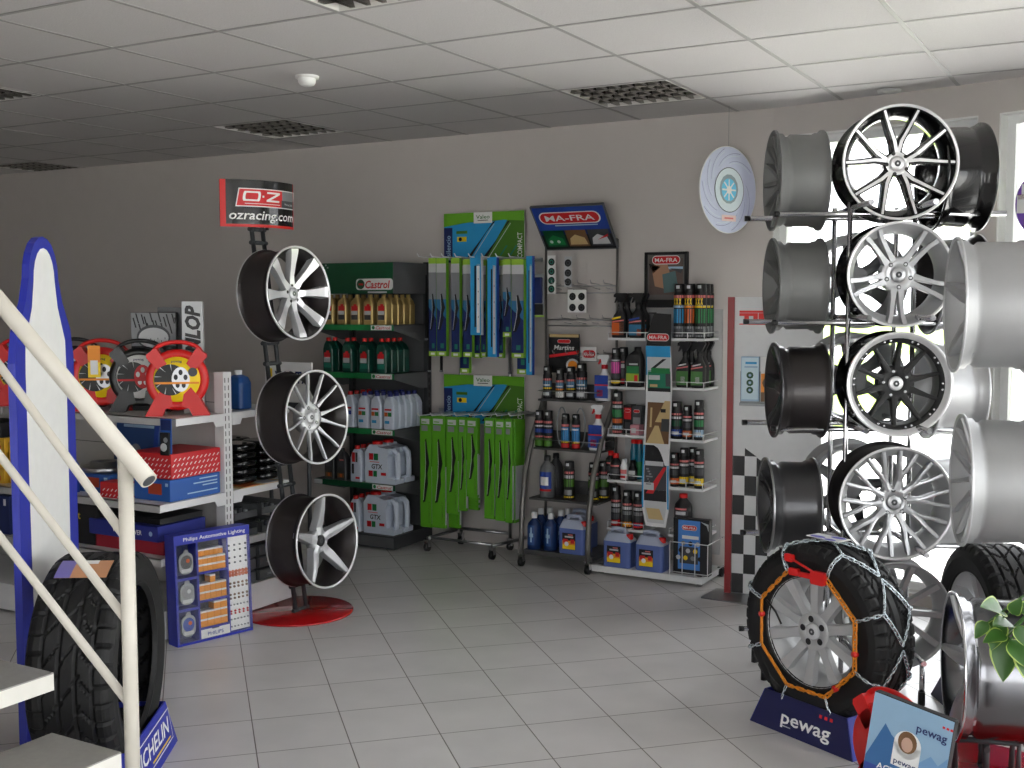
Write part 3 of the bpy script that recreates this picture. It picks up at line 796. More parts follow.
# ------------------------------------------------------------------ round snow chain cases
def reel(body, disc_bg, second, text, handle_red=True):
    t = thing('snow_chain_case', '', 'snow chain case')
    r, d = .148, .075
    M = Matrix.Translation((0, 0, .175)) @ Matrix.Rotation(pi / 2, 4, 'X')
    b = MB()
    b.lathe([(0, -d / 2), (r - .012, -d / 2), (r, -d / 2 + .012), (r, d / 2 - .012), (r - .012, d / 2), (r - .03, d / 2), (r - .038, d / 2 - .006), (0, d / 2 - .006)], body, 40, M)
    b.build('body', t)
    b = MB()
    for s in (-1, 1):
        b.prism([(s * .03, .105), (s * .065, .14), (s * .105, .085), (s * .152, .0), (s * .07, .0), (s * .055, .035), (s * .02, .045)], -d / 2 - .004, d / 2, body); b.build('foot', t); b = MB()
        b.prism([(s * .045, .255), (s * .08, .215), (s * .14, .282), (s * .14, .298), (s * .10, .33), (s * .09, .325)], -d / 2 - .004, d / 2, body); b.build('horn', t); b = MB()
    pts = [(.115 * math.cos(a), 0, .30 + .058 * math.sin(a)) for a in [pi * k / 14 for k in range(15)]]
    b.tube(pts, .0105, body, 8); b.build('handle', t)
    b = MB(); y = -d / 2 + .0045; cz = .178
    y -= .008
    b.lathe([(0, 0), (.108, 0), (.110, -.007)], disc_bg, 36, Matrix.Translation((0, y, cz)) @ Matrix.Rotation(pi / 2, 4, 'X'))
    y -= .0008
    b.disc(-.03, cz - .002, .076, y, BLKPR, n=30); y -= .0006
    for k in range(9):
        a = k * .7; b.add([(-.03 + .04 * math.cos(a), y, cz + .04 * math.sin(a)), (-.03 + .075 * math.cos(a + .12), y, cz + .075 * math.sin(a + .12)), (-.03 + .075 * math.cos(a + .18), y, cz + .075 * math.sin(a + .18))], [(0, 1, 2)], LTGREY)
    b.disc(.018, cz, .042, y - .0003, SILVER if disc_bg is YELPR else second, n=24, rz=.06)
    for k in range(5):
        a = k * 2 * pi / 5 + .3
        b.disc(.018 + .024 * math.cos(a), cz + .034 * math.sin(a), .010, y - .0006, BLKPR if disc_bg is YELPR else PAPER, n=10, rz=.014)
    b.quad(-.104, cz - .022, .104, cz - .012, y - .0009, ORGPR if disc_bg is YELPR else REDPR)
    b.disc(.075, cz + .035, .022, y - .0012, DKGREYPR, n=16)
    b.txt('pewag', 0, cz + .088, .012, y - .0012, NAVYPR, bold=.03, w=.05)
    b.build('front_label', t)
    return t
RP = Proto(lambda: reel(RED, YELPR, SILVER, 'pewag'))
BP_ = Proto(lambda: reel(BLACK, PAPER, REDPR, 'pewag'))
c = at_d(892, 740, 3.62)
RP.put((c.x, c.y, 0), az_rz(35), 'red plastic snow chain case standing on the floor behind the mountain-picture box')
# ------------------------------------------------------------------ box with mountain picture
azb = 196.0
pl = at_d(899, 740, 3.44)
t = thing('snow_chain_box', 'cardboard box with mountain picture on the floor before the red snow chain case', 'box', (pl.x, pl.y, 0), az_rz(azb))
bw, bd, bh = .128, .014, .375
BM = Matrix.Translation((0, 0, .016)) @ Matrix.Rotation(-.05, 4, 'X') @ Matrix.Rotation(.115, 4, 'Y')
b = MB(BM)
b.bbox(-bw, -bd, 0.004, bw, bd, bh, BLKPR, .002); o = b.build('carton', t)
b = MB(BM); y = -bd - .0008
b.quad(-bw + .001, .005, bw - .001, bh - .002, y, mat('dim_sky_print', (138, 170, 196), .5))
MT = mat('mountain_blue_print', (52, 100, 150), .5); MT2 = mat('mountain_pale_print', (110, 150, 190), .5)
b.poly([(-bw + .002, .17), (-bw + .05, .29), (-bw + .075, .262), (-bw + .10, .245), (-.01, .17), (-.01, .1), (-bw + .002, .1)], y - .0005, MT)
b.poly([(.02, .19), (.075, .245), (.10, .225), (bw - .002, .26), (bw - .002, .1), (.0, .1)], y - .0006, MT2)
b.quad(-bw + .002, .005, bw - .002, .15, y - .0008, mat('deep_blue_print', (50, 70, 150), .5))
b.txt('pewag', .067, .315, .026, y - .0012, NAVYPR, bold=.04, w=.095)
for k in range(3): b.quad(.095 + k * .012, .342, .103 + k * .012, .349, y - .0012, REDPR)
b.disc(.0, .25, .043, y - .0012, PAPER, n=28); b.quad(-.043, .175, .043, .25, y - .0012, PAPER)
b.disc(-.001, .258, .03, y - .0016, BROWNPR, n=20, rz=.034); b.disc(-.001, .251, .018, y - .002, mat('skin_print', (196, 160, 140), .5), n=16, rz=.023)
b.txt('pewag', 0, .192, .018, y - .0016, NAVYPR, bold=.04, w=.07)
b.txt('ACTIVE BOY', .0, .155, .02, y - .0016, PAPER, bold=.03, w=.17)
b.disc(-bw + .035, .05, .045, y - .0018, BLKPR, n=20, rz=.055); b.disc(-bw + .035, .05, .026, y - .0022, GREYPR, n=16, rz=.035)
b.build('picture', t)
# ------------------------------------------------------------------ trailing plant
LG = mat('leaf_mid_green', (52, 92, 32), .4, noise=.2, scale=12); LC = mat('leaf_cream_margin', (150, 172, 82), .45, noise=.1)
def leaf(b, base, d, n, L, W, curl=.3):
    d = d.normalized(); n = (n - d * n.dot(d)).normalized(); s = d.cross(n); rows = []
    K = 9
    for i in range(K):
        u = i / (K - 1); wv = W * math.sin(pi * min(1, u ** .75)) ** .8 * (1 - .25 * u) if 0 < u < 1 else .0008
        cen = base + d * L * u - n * L * curl * u * u
        row = [cen + s * wv * q + n * abs(q) * wv * .35 + n * .002 * math.sin(9 * u + q * 4) for q in (-1, -.86, 0, .86, 1)]
        rows.append(row)
    vs = [p for r in rows for p in r]; fs = []; ms_ = []
    for i in range(K - 1):
        for j in range(4): k = i * 5 + j; fs.append((k, k + 1, k + 6, k + 5)); ms_.append(LC if j in (0, 3) else LG)
    b.add(vs, fs, LG, smooth=True, ms=ms_)
pp = at_d(1120, 560, 3.3)
t = thing('trailing_plant', 'variegated green and cream leaves hanging in front of the chromed wheel', 'plant', (pp.x, pp.y, 0))
off = Vector((pp.x, pp.y, 0))
b = MB(); b.lathe([(.10, .004), (.125, .3), (.13, .62), (.115, .62), (.11, .56), (0, .56)], WPLAS, 28, caps=(1, 0)); b.build('pot', t)
b = MB(); b.lathe([(.108, .562), (.06, .575), (0, .578)], BROWNPR, 20); b.build('soil', t)
st = MB(); lf = []
tips = [((988, 622), (975, 637)), ((1003, 611), (985, 604)), ((1012, 614), (1020, 600)), ((1006, 634), (985, 640)), ((1008, 636), (1002, 679)), ((1018, 625), (1026, 646)), ((1010, 640), (1030, 667)), ((1000, 620), (992, 648)), ((1020, 612), (1045, 606)), ((1022, 640), (1040, 690)), ((1014, 626), (996, 622))]
root = Vector((pp.x, pp.y, .58))
camv = (O - at_d(1005, 640, 3.2)).normalized()
for k, (a, e) in enumerate(tips):
    pa = at_d(a[0], a[1], 3.2 + .03 * math.sin(k * 2.1)); pe = at_d(e[0], e[1], 3.17 + .03 * math.cos(k * 1.7))
    mid = (root + pa) / 2 + Vector((0, 0, .13))
    pts = [root - off, root.lerp(mid, .5) + Vector((0, 0, .05)) - off, mid - off, pa.lerp(mid, .5) + Vector((0, 0, .03)) - off, pa - off]
    st.tube(pts, .0028, LG, 6)
    lb = MB(); d = pe - pa
    leaf(lb, pa - off, d, camv + Vector((0, 0, .8)) + Vector((.3 * math.sin(k), 0, 0)), d.length * 1.05, d.length * .34 + .004, .12); lf.append(lb)
st.build('stem', t)
for lb in lf: lb.build('leaf', t)
for k in range(16):
    a = k * 2.4; lb = MB(); leaf(lb, Vector((.05 * math.cos(a), .05 * math.sin(a), .58)), Vector((math.cos(a) if math.cos(a) > -.5 else .2, math.sin(a), 1.2)), Vector((-math.cos(a), -math.sin(a), 1)), .2, .05, .3)
    lb.build('leaf', t)
# ------------------------------------------------------------------ hanging discs
def hang_disc(label, px, py, Y, r, az, art, dep=None):
    c = on_y(px, py, Y) if dep is None else at_d(px, py, dep)
    t = thing('hanging_disc', label, 'hanging sign', c, az_rz(az))
    b = MB()
    b.prism([(r * math.cos(2 * pi * k / 56), r * math.sin(2 * pi * k / 56)) for k in range(56)], -.003, .003, PAPER); b.build('disc', t)
    b = MB(); art(b, r); b.build('print', t)
    b = MB(); b.cyl((0, 0, r - .01), (0, 0, ZC - c.z), .0012, GREYPR, 5); b.build('thread', t)
def art1(b, r):
    V = mat('pale_violet_print', (198, 203, 228), .5); V2 = mat('violet_line_print', (120, 126, 168), .5); V3 = mat('pale_ice_print', (214, 226, 234), .5)
    y = -.0036
    b.disc(0, 0, r * .985, y, V, n=48)
    for k in range(9):
        a0 = .5 + k * .62; cx, cz = .36 * r * math.cos(a0 * 1.7), .36 * r * math.sin(a0 * 1.7)
        pts = []
        for i in range(15):
            a = a0 + i * .075; rr = r * (.93 - .022 * i + .01 * (k % 3)); pts.append((rr * math.cos(a), rr * math.sin(a)))
        b.poly(pts + [(p[0] * .986, p[1] * .986) for p in pts[::-1]], y - .0006 - .00004 * k, V2)
        pts2 = [(p[0] * .93, p[1] * .93) for p in pts]
        b.poly(pts2 + [(p[0] * .985, p[1] * .985) for p in pts2[::-1]], y - .0014 - .00004 * k, V3)
    y -= .0024
    b.disc(0.02 * r, 0, r * .52, y, mat('dark_grey_violet_print', (70, 76, 92), .5), n=40); b.disc(.02 * r, 0, r * .5, y - .0005, V3, n=40)
    b.disc(.0, .02 * r, r * .33, y - .001, mat('grey_teal_print', (130, 150, 162), .5), n=14, rz=r * .34)
    CY = mat('ice_cyan_print', (90, 195, 232), .5)
    b.disc(.0, .0, r * .26, y - .0015, CY, n=28)
    for k in range(8):
        a = k * pi / 4; u = (math.cos(a), math.sin(a)); v = (-u[1] * .018 * r, u[0] * .018 * r)
        b.poly([(v[0], v[1]), (u[0] * r * .24 + v[0], u[1] * r * .24 + v[1]), (u[0] * r * .24 - v[0], u[1] * r * .24 - v[1]), (-v[0], -v[1])], y - .002, PAPER)
    b.disc(0, 0, r * .09, y - .0025, PAPER, n=16)
    b.quad(-r * .24, -r * .72, r * .26, -r * .58, y - .001, mat('pale_pink_print', (232, 200, 196), .5)); b.quad(-r * .15, -r * .67, r * .17, -r * .63, y - .0015, mat('rose_print', (220, 120, 120), .5))
hang_disc('round pale violet sign with ice-blue star hanging by a thread before the back wall', 728, 190, 6.12, .240, 111, art1)
def art2(b, r):
    P_ = mat('purple_print', (120, 70, 190), .5); MRN = mat('maroon_print', (140, 70, 66), .5); y = -.0036
    b.disc(0, 0, r * .985, y, P_, n=40)
    for z, hgt, m in ((.22, .14, PAPER), (.0, .22, PAPER), (.11, .06, MRN), (-.28, .1, MRN)):
        ww = math.sqrt(max(.01, .97 - z * z * 4))
        b.quad(-r * ww * .97, r * (z * 1.6 - hgt), r * ww * .97, r * (z * 1.6 + hgt), y - .0006, m)
hang_disc('round purple, white and maroon sign hanging in the window at the picture edge', 1060, 203, 0, .19, 175, art2, dep=5.2)
# ------------------------------------------------------------------ stairs and rail at the picture edge
SY = 2.12; TX = [-2.44, -2.71, -2.98, -3.25, -3.52]
t = thing('staircase', 'open stair with thick grey stone treads climbing away at the picture edge', 'stairs', (-2.44, SY - .45, 0))
base = Vector((-2.44, SY - .45, 0))
for k in range(6):
    z = .18 + .18 * k; x1 = -2.44 + .27 - .27 * k
    b = MB(); o_ = base
    b.box(x1 - .285 - o_.x, -.45, z - .052, x1 - o_.x, .45, z - .004, STONEW); b.box(x1 - .285 - o_.x, -.45, z - .004, x1 - o_.x, .45, z, STONE)
    b.build('tread', t)
b = MB()
b.prism([(.30, .0), (.30, .10), (-1.35, 1.2), (-1.35, 1.02), (.12, .0)], -.06, .06, CREAM)
b.build('stringer', t)
RY = SY + .035
hp = on_y(149, 481, RY); h0 = on_y(0, 302, RY)
dv = (h0 - hp).normalized()
px_ = on_y(131, 700, RY).x
t = thing('stair_railing', 'cream tube railing with a thick handrail and three thin rails running down to a post', 'railing', (px_, RY, 0))
o_ = Vector((px_, RY, 0))
b = MB(); H0 = hp - o_; H1 = H0 + dv * 2.6
ring = []
b.tube([H0, H1], .0245, CREAM, 20); b.tube([H0 + dv * -.0005, H0 + dv * .02], .019, DKGREYPR, 16)
b.build('handrail', t)
pt = on_y(124, 452, RY); pb = on_y(135, 768, RY)
b = MB(); zt = H0.z + (0 - H0.x) * dv.z / dv.x
b.cyl((0, 0, .0), (0, 0, zt), .0205, CREAM, 18); b.build('post', t)
b = MB(); b.lathe([(0, 0), (.05, 0), (.05, .008), (0, .008)], CREAM, 20); b.build('foot_plate', t)
for (a, c) in (((126, 538), (0, 366)), ((128, 622), (0, 456)), ((131, 706), (0, 537))):
    pa = on_y(a[0], a[1], RY) - o_; pc = on_y(c[0], c[1], RY) - o_; d = (pc - pa).normalized()
    s0 = pa - d * (pa.x / d.x)
    b = MB(); b.tube([s0, s0 + d * 2.2], .0125, CREAM, 12); b.build('rail', t)
# ------------------------------------------------------------------ big tyre on its blue stand
az5 = 57.0
n5 = dirv(az5); R5 = .355; W5 = .275
c5 = at_d(100, 630, 3.80); c5.z = R5 + .05
t = thing('tyre_display', 'large new tyre with a paper sticker standing behind the stair post', 'tyre', c5, basis=face_basis(az5, 0, 0))
tyre_part(t, R5, .245, W5, 36, 1)
b = MB()
rr = R5 + .003
for (a0, a1, z0, z1, m, dr) in ((66, 82, -.09, .075, mat('tan_sticker_print', (196, 140, 100), .5), 0), (66, 82, -.09, -.04, mat('lilac_sticker_print', (120, 110, 180), .5), .0008), (66, 70, -.035, .03, PAPER, .0008)):
    vs = []
    for i in range(7):
        a = math.radians(a0 + (a1 - a0) * i / 6 + 36)
        for z in (z0, z1): vs.append(((rr + dr) * math.cos(a), (rr + dr) * math.sin(a), z))
    b.add(vs, [(2 * i, 2 * i + 1, 2 * i + 3, 2 * i + 2) for i in range(6)], m)
b.build('sticker', t)
wedge_stand('display_tyre_stand', 'royal blue wedge stand under the large tyre behind the stair post', 'tyre stand', (c5.x, c5.y, 0), az5, .60, .285, ROYAL, ROYAL, 'MICHELIN', .17, .80, frame=True, cap_h=.055)
# plain standee behind the tyre
sc = at_d(50, 600, 4.0)
t = thing('standing_panel', 'tall blank white display panel with blue edges and a rounded top behind the large tyre', 'display panel', (sc.x, sc.y, 0), az_rz(az5))
r5 = dirv(az5 + 90)
b = MB(); hw = .29
b.prism([(-hw, 0), (hw, 0), (hw, 1.40), (hw * .9, 1.5), (hw * .62, 1.6)] + [(hw * .5 * math.cos(a), 1.68 + hw * .5 * math.sin(a)) for a in [pi * k / 10 for k in range(11)]] + [(-hw * .62, 1.6), (-hw * .9, 1.5), (-hw, 1.4)], -.012, .012, ROYAL); b.build('board', t)
b = MB(); b.poly([(-hw * .66, .42), (-hw * .4, .3), (hw * .4, .3), (hw * .66, .42), (hw * .7, 1.36), (hw * .68, 1.46), (hw * .44, 1.58)] + [(hw * .36 * math.cos(a), 1.67 + hw * .4 * math.sin(a)) for a in [pi * k / 10 for k in range(11)]] + [(-hw * .44, 1.58), (-hw * .68, 1.46), (-hw * .7, 1.36)], -.0128, PAPER); b.build('white_face', t)
# ------------------------------------------------------------------ double-sided gondola
GX, GY = -4.0, 4.19
GW_ = mat('shelf_white_enamel', (214, 214, 214), .4)
GPAN = mat('shelf_back_panel_grey', (176, 174, 172), .6)
LXG = -6.6
t = thing('gondola_shelf', 'white double-sided shop shelving with its end toward the red wheel stand', 'shelving', (GX, GY, 0))
def gl(x, y, z): return (x - GX, y - GY, z)
b = MB(); b.box(LXG - GX, -.006, .1, -.02, .006, 1.24, GPAN)
for z in (.35, .6, .85, 1.1): b.box(LXG - GX, -.0075, z, -.02, .0075, z + .003, DKMET)
b.build('back_panel', t)
for x in (-.03, -1.28, -2.55):
    b = MB(); b.box(x - .03, -.028, .0, x + .03, .028, 1.255, GW_)
    for k in range(30):
        for s in (-1, 1): b.box(x + .0302 if True else 0, -.006 + s * .012, .1 + k * .038, x + .0306, -.001 + s * .012, .124 + k * .038, BLKMAT)
    b.build('upright', t)
SHF = [(1.05, .345), (.655, .455), (.40, .455)]; SHB = [(1.05, .46), (.655, .46), (.40, .46)]
for sgn, lst in ((-1, SHF), (1, SHB)):
    for z, d in lst:
        for x0, x1 in ((-1.25, -.0), (-2.52, -1.27)):
            b = MB(); y0, y1 = sorted((sgn * .012, sgn * d))
            b.box(x0, y0, z - .004, x1, y1, z, GW_); yb = sgn * d
            b.box(x0, min(yb, yb - sgn * .012), z - .036, x1, max(yb, yb - sgn * .012), z, GPAN if sgn < 0 else GW_)
            b.box(x0, y0, z - .02, x0 + .01, y1, z - .003, GW_)
            b.prism([(sgn * .03, z - .001), (sgn * d, z - .001), (sgn * d, z - .034), (sgn * .10, z - .034), (sgn * .085, z - .062), (sgn * .03, z - .062)], x1 - .003, x1 + .003, GW_, Matrix(((0, 1, 0, 0), (1, 0, 0, 0), (0, 0, 1, 0), (0, 0, 0, 1))))
            b.build('shelf', t)
b = MB()
for sgn in (-1, 1):
    y0, y1 = sorted((sgn * .03, sgn * .46)); b.box(LXG - GX, y0, .014, .0, y1, .15, GW_)
b.build('base', t)
# helper: printed carton
def carton(label, name, x0, x1, y0, y1, z0, h, m, prints=None, rz=0, group=None, tilt=0):
    cx, cy = (x0 + x1) / 2, (y0 + y1) / 2
    t = thing(name, label, 'box', (cx, cy, z0), rz, group)
    M = Matrix.Rotation(tilt, 4, 'X'); hw, hd = (x1 - x0) / 2, (y1 - y0) / 2
    b = MB(M); b.bbox(-hw, -hd, 0, hw, hd, h, m, .002); b.build('carton', t)
    if prints:
        b = MB(M); prints(b, hw, hd, h); b.build('print', t)
    return t
ENDM = lambda hw: Matrix(((0, -1, 0, hw), (1, 0, 0, 0), (0, 0, 1, 0), (0, 0, 0, 1)))     # +X end face: local x runs along Y, local y=-d pushes out
# --- top shelf front: chain cases, posters, blue bottle behind
def case_at(P, px, py, Y, az, label):
    p = on_y(px, py, Y); P.put((p.x, p.y, 1.05), az_rz(az), label)
case_at(RP, 178, 400, 3.99, 139, 'red snow chain case on the top shelf nearest the shelf end')
case_at(BP_, 141, 400, 4.05, 142, 'black snow chain case with red and white label, between two red cases on the shelf')
case_at(RP, 103, 400, 3.99, 142, 'red snow chain case with a yellow hang tag on the top shelf behind the handrail')
p = on_y(99, 362, 3.93)
t = thing('hang_tag', 'yellow and orange tag hanging on the red case behind the handrail', 'tag', (p.x + .0, p.y - .03, 1.30), az_rz(142))
b = MB(); b.box(-.03, -.002, -.0, .03, .002, .085, ORGPR); b.box(-.03, -.002, -.075, .03, .002, .0, YELPR); b.box(-.018, -.003, -.06, .018, -.002, .01, PAPER); b.build('tag_card', t)
case_at(BP_, 76, 400, 4.06, 142, 'black snow chain case mostly hidden behind the standing panel')
case_at(RP, 24, 400, 3.98, 142, 'red snow chain case on the top shelf between the railing and the panel')
def dun(b, hw, hd, h): b.txt('DUNLOP', .0, h - .2, .07, -hd - .001, BLKPR, w=.36, bold=.12, ital=.25, rot=pi / 2)
p = on_y(193, 400, 4.12)
carton('tall light grey box with black lettering standing behind the red chain case', 'tall_box', p.x - .05, p.x + .05, 4.10, 4.16, 1.05, .555, LTGREY, dun, rz=math.radians(38))
def feel(b, hw, hd, h):
    y = -hd - .0008; b.M = b.M @ Matrix.Translation((0, 0, .2)); h = .3
    b.quad(-hw + .002, h * .36, hw - .002, h - .003, y, GREYPR)
    for k in range(16):
        x = -hw + .01 + k * (2 * hw - .02) / 15; z = h * .74 + .03 * math.sin(k * 2.3)
        b.poly([(x, z + .05), (x + .007, z + .05), (x + .02, z), (x + .013, z)], y - .0004, BLKPR)
    b.disc(0, h * .58, hw * .74, y - .0008, DKGREYPR, n=28, rz=h * .21); b.disc(0, h * .57, hw * .66, y - .0012, LTGREY, n=28, rz=h * .17)
    for k in range(8): b.quad(-.07 + k * .018, h * (.52 + .03 * math.sin(k * 3)), -.066 + k * .018, h * (.55 + .03 * math.sin(k * 3)), y - .0016, DKGREYPR)
    b.quad(-hw + .002, h * .2, hw - .002, h * .43, y - .001, BLKPR)
    b.disc(0, h * .52, hw * .62, y - .0014, LTGREY, n=24, rz=h * .1)
    for s in (-1, 1): b.disc(s * hw * .82, h * .5, .012, y - .0016, LTGREY, n=10, rz=.007)
    b.txt('FEEL THE', -.03, h * .30, .02, y - .002, PAPER, bold=.03, w=.11); b.quad(.06, h * .27, .1, h * .32, y - .002, LIMEPR)
p = on_y(158, 400, 4.14)
carton('black and grey tyre poster box standing behind the chain cases', 'poster_box', p.x - .115, p.x + .115, 4.11, 4.145, 1.05, .50, BLKPR, feel, rz=math.radians(30))
p = on_y(174, 400, 4.23)
carton('plain grey box peeping out above the tyre poster box', 'flat_box', p.x - .08, p.x + .08, 4.215, 4.245, 1.05, .525, GREYPR, None, rz=math.radians(10))
p = on_y(8, 400, 4.05)
def gearp(b, hw, hd, h):
    for k in range(14): b.disc(hw * (.9 * math.sin(k * 2.4)), h * (.5 + .42 * math.sin(k * 1.7)), .012 + .006 * (k % 3), -hd - .0008 - .0003 * k, (GREYPR, DKGREYPR, TEALPR)[k % 3], n=10)
carton('dark poster box with grey speckles at the picture edge of the top shelf', 'poster_box', p.x - .12, p.x + .10, 4.05, 4.08, 1.05, .31, BLKPR, gearp, rz=math.radians(30))
# rear half: blue bottle
p = on_y(239, 410, 4.40)
t = thing('fluid_bottle', 'square blue bottle with white cap standing on the rear top shelf behind the upright', 'bottle', (p.x, p.y, 1.05))
b = MB(); b.loft([[(x, y, z) for x, y in rrect(hw, hw * .8, .02, 3)] for z, hw in ((0, .05), (.004, .056), (.135, .056), (.165, .045), (.178, .018))], BLUEB); b.build('body', t)
b = MB(); b.lathe([(.019, .176), (.02, .2), (0, .202)], WPLAS, 14); b.build('cap', t)
# --- mid shelf front
def redp(b, hw, hd, h):
    def side(M, w):
        n = int(w / .028)
        for i in range(n):
            for j in range(int(h / .026)):
                x = -w / 2 + .014 + i * .028 + (.012 if j % 2 else 0); z = .012 + j * .026
                if x + .012 < w / 2 and z + .012 < h: b.poly([(x - .008, z - .004), (x - .003, z - .006), (x + .01, z + .006), (x + .005, z + .008)], 0, PAPER, M)
    side(Matrix.Translation((0, -hd - .001, 0)), 2 * hw)
    side(Matrix(((0, -1, 0, hw + .001), (1, 0, 0, 0), (0, 0, 1, 0), (0, 0, 0, 1))), 2 * hd)
BRED = mat('red_carton', (196, 26, 34), .5)
def bluep(b, hw, hd, h):
    E_ = Matrix(((0, -1, 0, hw + .001), (1, 0, 0, 0), (0, 0, 1, 0), (0, 0, 0, 1)))
    for k, (w_, z) in enumerate(((.12, .82), (.16, .64), (.1, .5), (.2, .22))): b.quad(hd - w_ - .02, h * z, hd - .02, h * z + .006, 0, SKYPR, E_)
    b.quad(-hw * .2, h * .3, hw * .55, h * .8, -hd - .001, mat('rust_red_print', (170, 60, 30), .5)); b.quad(hw * .75, h * .7, hw * .9, h * .85, -hd - .001, SKYPR)
BBLUE = mat('blue_carton', (30, 84, 160), .5)
BY0 = GY - .40
p = on_x(184, 500, GX - .03)
carton('blue carton on the middle shelf carrying the red patterned carton', 'parts_box', GX - .26, GX - .02, BY0 + .03, GY - .04, .655, .105, BBLUE, bluep)
carton('red carton with white dashes lying on the blue carton at the shelf end', 'parts_box', GX - .30, GX - .02, BY0 + .04, GY - .035, .762, .12, BRED, redp)
carton('small red patterned carton with a white end behind the handrail tip', 'parts_box', GX - .44, GX - .285, BY0 - .02, BY0 + .075, .655, .075, BRED, lambda b, hw, hd, h: (redp(b, hw, hd, h), b.quad(-hd + .004, .006, hd - .004, h - .006, 0, LTGREY, Matrix(((0, -1, 0, hw + .0018), (1, 0, 0, 0), (0, 0, 1, 0), (0, 0, 0, 1))))))
p = on_y(165, 440, 3.83)
t = thing('wiper_card', 'small blue blister card hanging from the top shelf edge', 'blister pack', (p.x, 3.838, .865), .1)
b = MB(); b.box(-.032, -.002, 0, .032, .002, .185, BBLUE); b.box(-.026, -.014, .012, .026, -.002, .12, BLKPR); b.build('card', t)
b = MB(); b.disc(-.004, .05, .02, -.0148, LTGREY, n=14); b.disc(.008, .085, .013, -.0148, GREYPR, n=12); b.quad(-.03, .13, .03, .18, -.0028, NAVYPR); b.build('print', t)
p = on_y(172, 466, 3.80)
t = thing('price_card', 'small white price card in front of the red carton on the shelf', 'price card', (GX - .30, BY0 + .02, .79), .1)
b = MB(); b.box(-.055, -.001, 0, .03, .001, .04, PAPER); b.build('card', t)
p = on_y(128, 470, 4.02)
carton('large dark blue flat carton leaning against the shelf back panel', 'flat_box', p.x - .17, p.x + .14, 4.06, 4.10, .655, .36, mat('steel_blue_carton', (34, 66, 120), .5), lambda b, hw, hd, h: (b.quad(-.1, h * .84, .12, h * .88, -hd - .001, SKYPR), b.disc(.0, h * .5, .04, -hd - .001, GREYPR, n=16), b.quad(hw - .03, .0, hw, h, -hd - .0012, BLUEPR)), tilt=-.14)
# brake disc on a blue box
p = on_y(104, 475, 3.95)
carton('blue carton under the shiny brake disc on the middle shelf', 'parts_box', p.x - .17, p.x + .17, 3.84, 4.05, .655, .095, mat('mid_blue_carton', (30, 78, 150), .5), bluep)
t = thing('brake_disc', 'shiny brake disc lying on a blue carton behind the railing', 'brake disc', (p.x + .01, 3.95, .752))
b = MB(); b.lathe([(.035, .0), (.125, .0), (.128, .004), (.128, .02), (.125, .024), (.075, .024), (.072, .045), (.035, .045), (.035, 0)], STEEL, 36); b.build('rotor', t)
t = thing('yellow_cap_bottle', 'small blue bottle with yellow cap and white label beside the standing panel', 'bottle', (on_y(80, 470, 3.86).x, 3.80, .655))
b = MB(); b.loft([[(x, y, z) for x, y in rrect(hw, hw * .6, .015, 3)] for z, hw in ((0, .045), (.14, .045), (.165, .03), (.17, .016))], BLUEPR); b.build('body', t)
b = MB(); b.lathe([(.018, .168), (.018, .195), (0, .196)], YELPR, 12); b.build('cap', t)
b = MB(); b.quad(-.03, .03, .03, .11, -.028, PAPER); b.build('label', t)
# yellow cartons at the far end
YEL = mat('yellow_carton', (206, 160, 40), .5)
for k, (x, z, m, lab) in enumerate(((3, .655, YEL, 'yellow carton at the bottom of the stack by the picture edge'), (2, .735, YEL, 'yellow carton second in the stack by the picture edge'), (4, .815, YEL, 'yellow carton third in the stack by the picture edge'), (1, .895, BLKPR, 'black carton topmost on the yellow stack by the picture edge'))):
    q = on_y(x, 470, 3.86)
    carton(lab, 'parts_box', q.x - .16, q.x + .09, 3.80, 3.98, z, .078, m, lambda b, hw, hd, h: (b.quad(-hw * .8, h * .3, hw * .1, h * .75, -hd - .001, PAPER), b.quad(hw * .3, h * .2, hw * .8, h * .5, -hd - .001, AMBER)))
q = on_y(22, 470, 3.86); carton('narrow yellow carton between the stack and the standing panel', 'parts_box', q.x - .05, q.x + .08, 3.82, 4.0, .655, .22, YEL, lambda b, hw, hd, h: b.quad(-hw * .7, h * .5, hw * .6, h * .7, -hd - .001, PAPER))
# lower shelf: hub caps, wheel-cover carton, boxes
p = on_y(172, 525, 3.90)
carton('dark red carton under the blue lettered carton on the low shelf', 'parts_box', GX - .52, GX - .05, 3.80, 4.12, .40, .06, mat('crimson_carton', (150, 24, 44), .5), None)
def wc(b, hw, hd, h):
    b.txt('WHEEL COVER', .03, h * .5, .024, -hd - .001, PAPER, w=.2, bold=.02); b.disc(hw * .8, h * .5, .012, -hd - .001, SKYPR, n=12)
carton('blue lettered carton on the low shelf behind the large tyre', 'wheel_cover_box', GX - .55, GX - .075, 3.79, 4.1, .462, .075, mat('ultramarine_carton', (34, 44, 130), .5), wc)
carton('black carton lying on the blue lettered carton on the low shelf', 'parts_box', GX - .53, GX - .09, 3.82, 4.1, .539, .03, BLKPR, None)
q = on_y(88, 510, 3.86)
carton('black carton with yellow lettering on the low shelf beside the standing panel', 'parts_box', q.x - .13, q.x + .13, 3.80, 4.05, .40, .2, BLKPR, lambda b, hw, hd, h: b.txt('hot', -.02, h * .72, .04, -hd - .001, YELPR, bold=.03))
q = on_y(19, 520, 3.86)
carton('dark blue carton on the low shelf between the railing and the panel', 'parts_box', q.x - .05, q.x + .06, 3.76, 4.0, .40, .20, NAVYPR, lambda b, hw, hd, h: b.quad(.01, h * .75, .03, h * .92, -hd - .001, PAPER))
q = on_y(4, 540, 3.86)
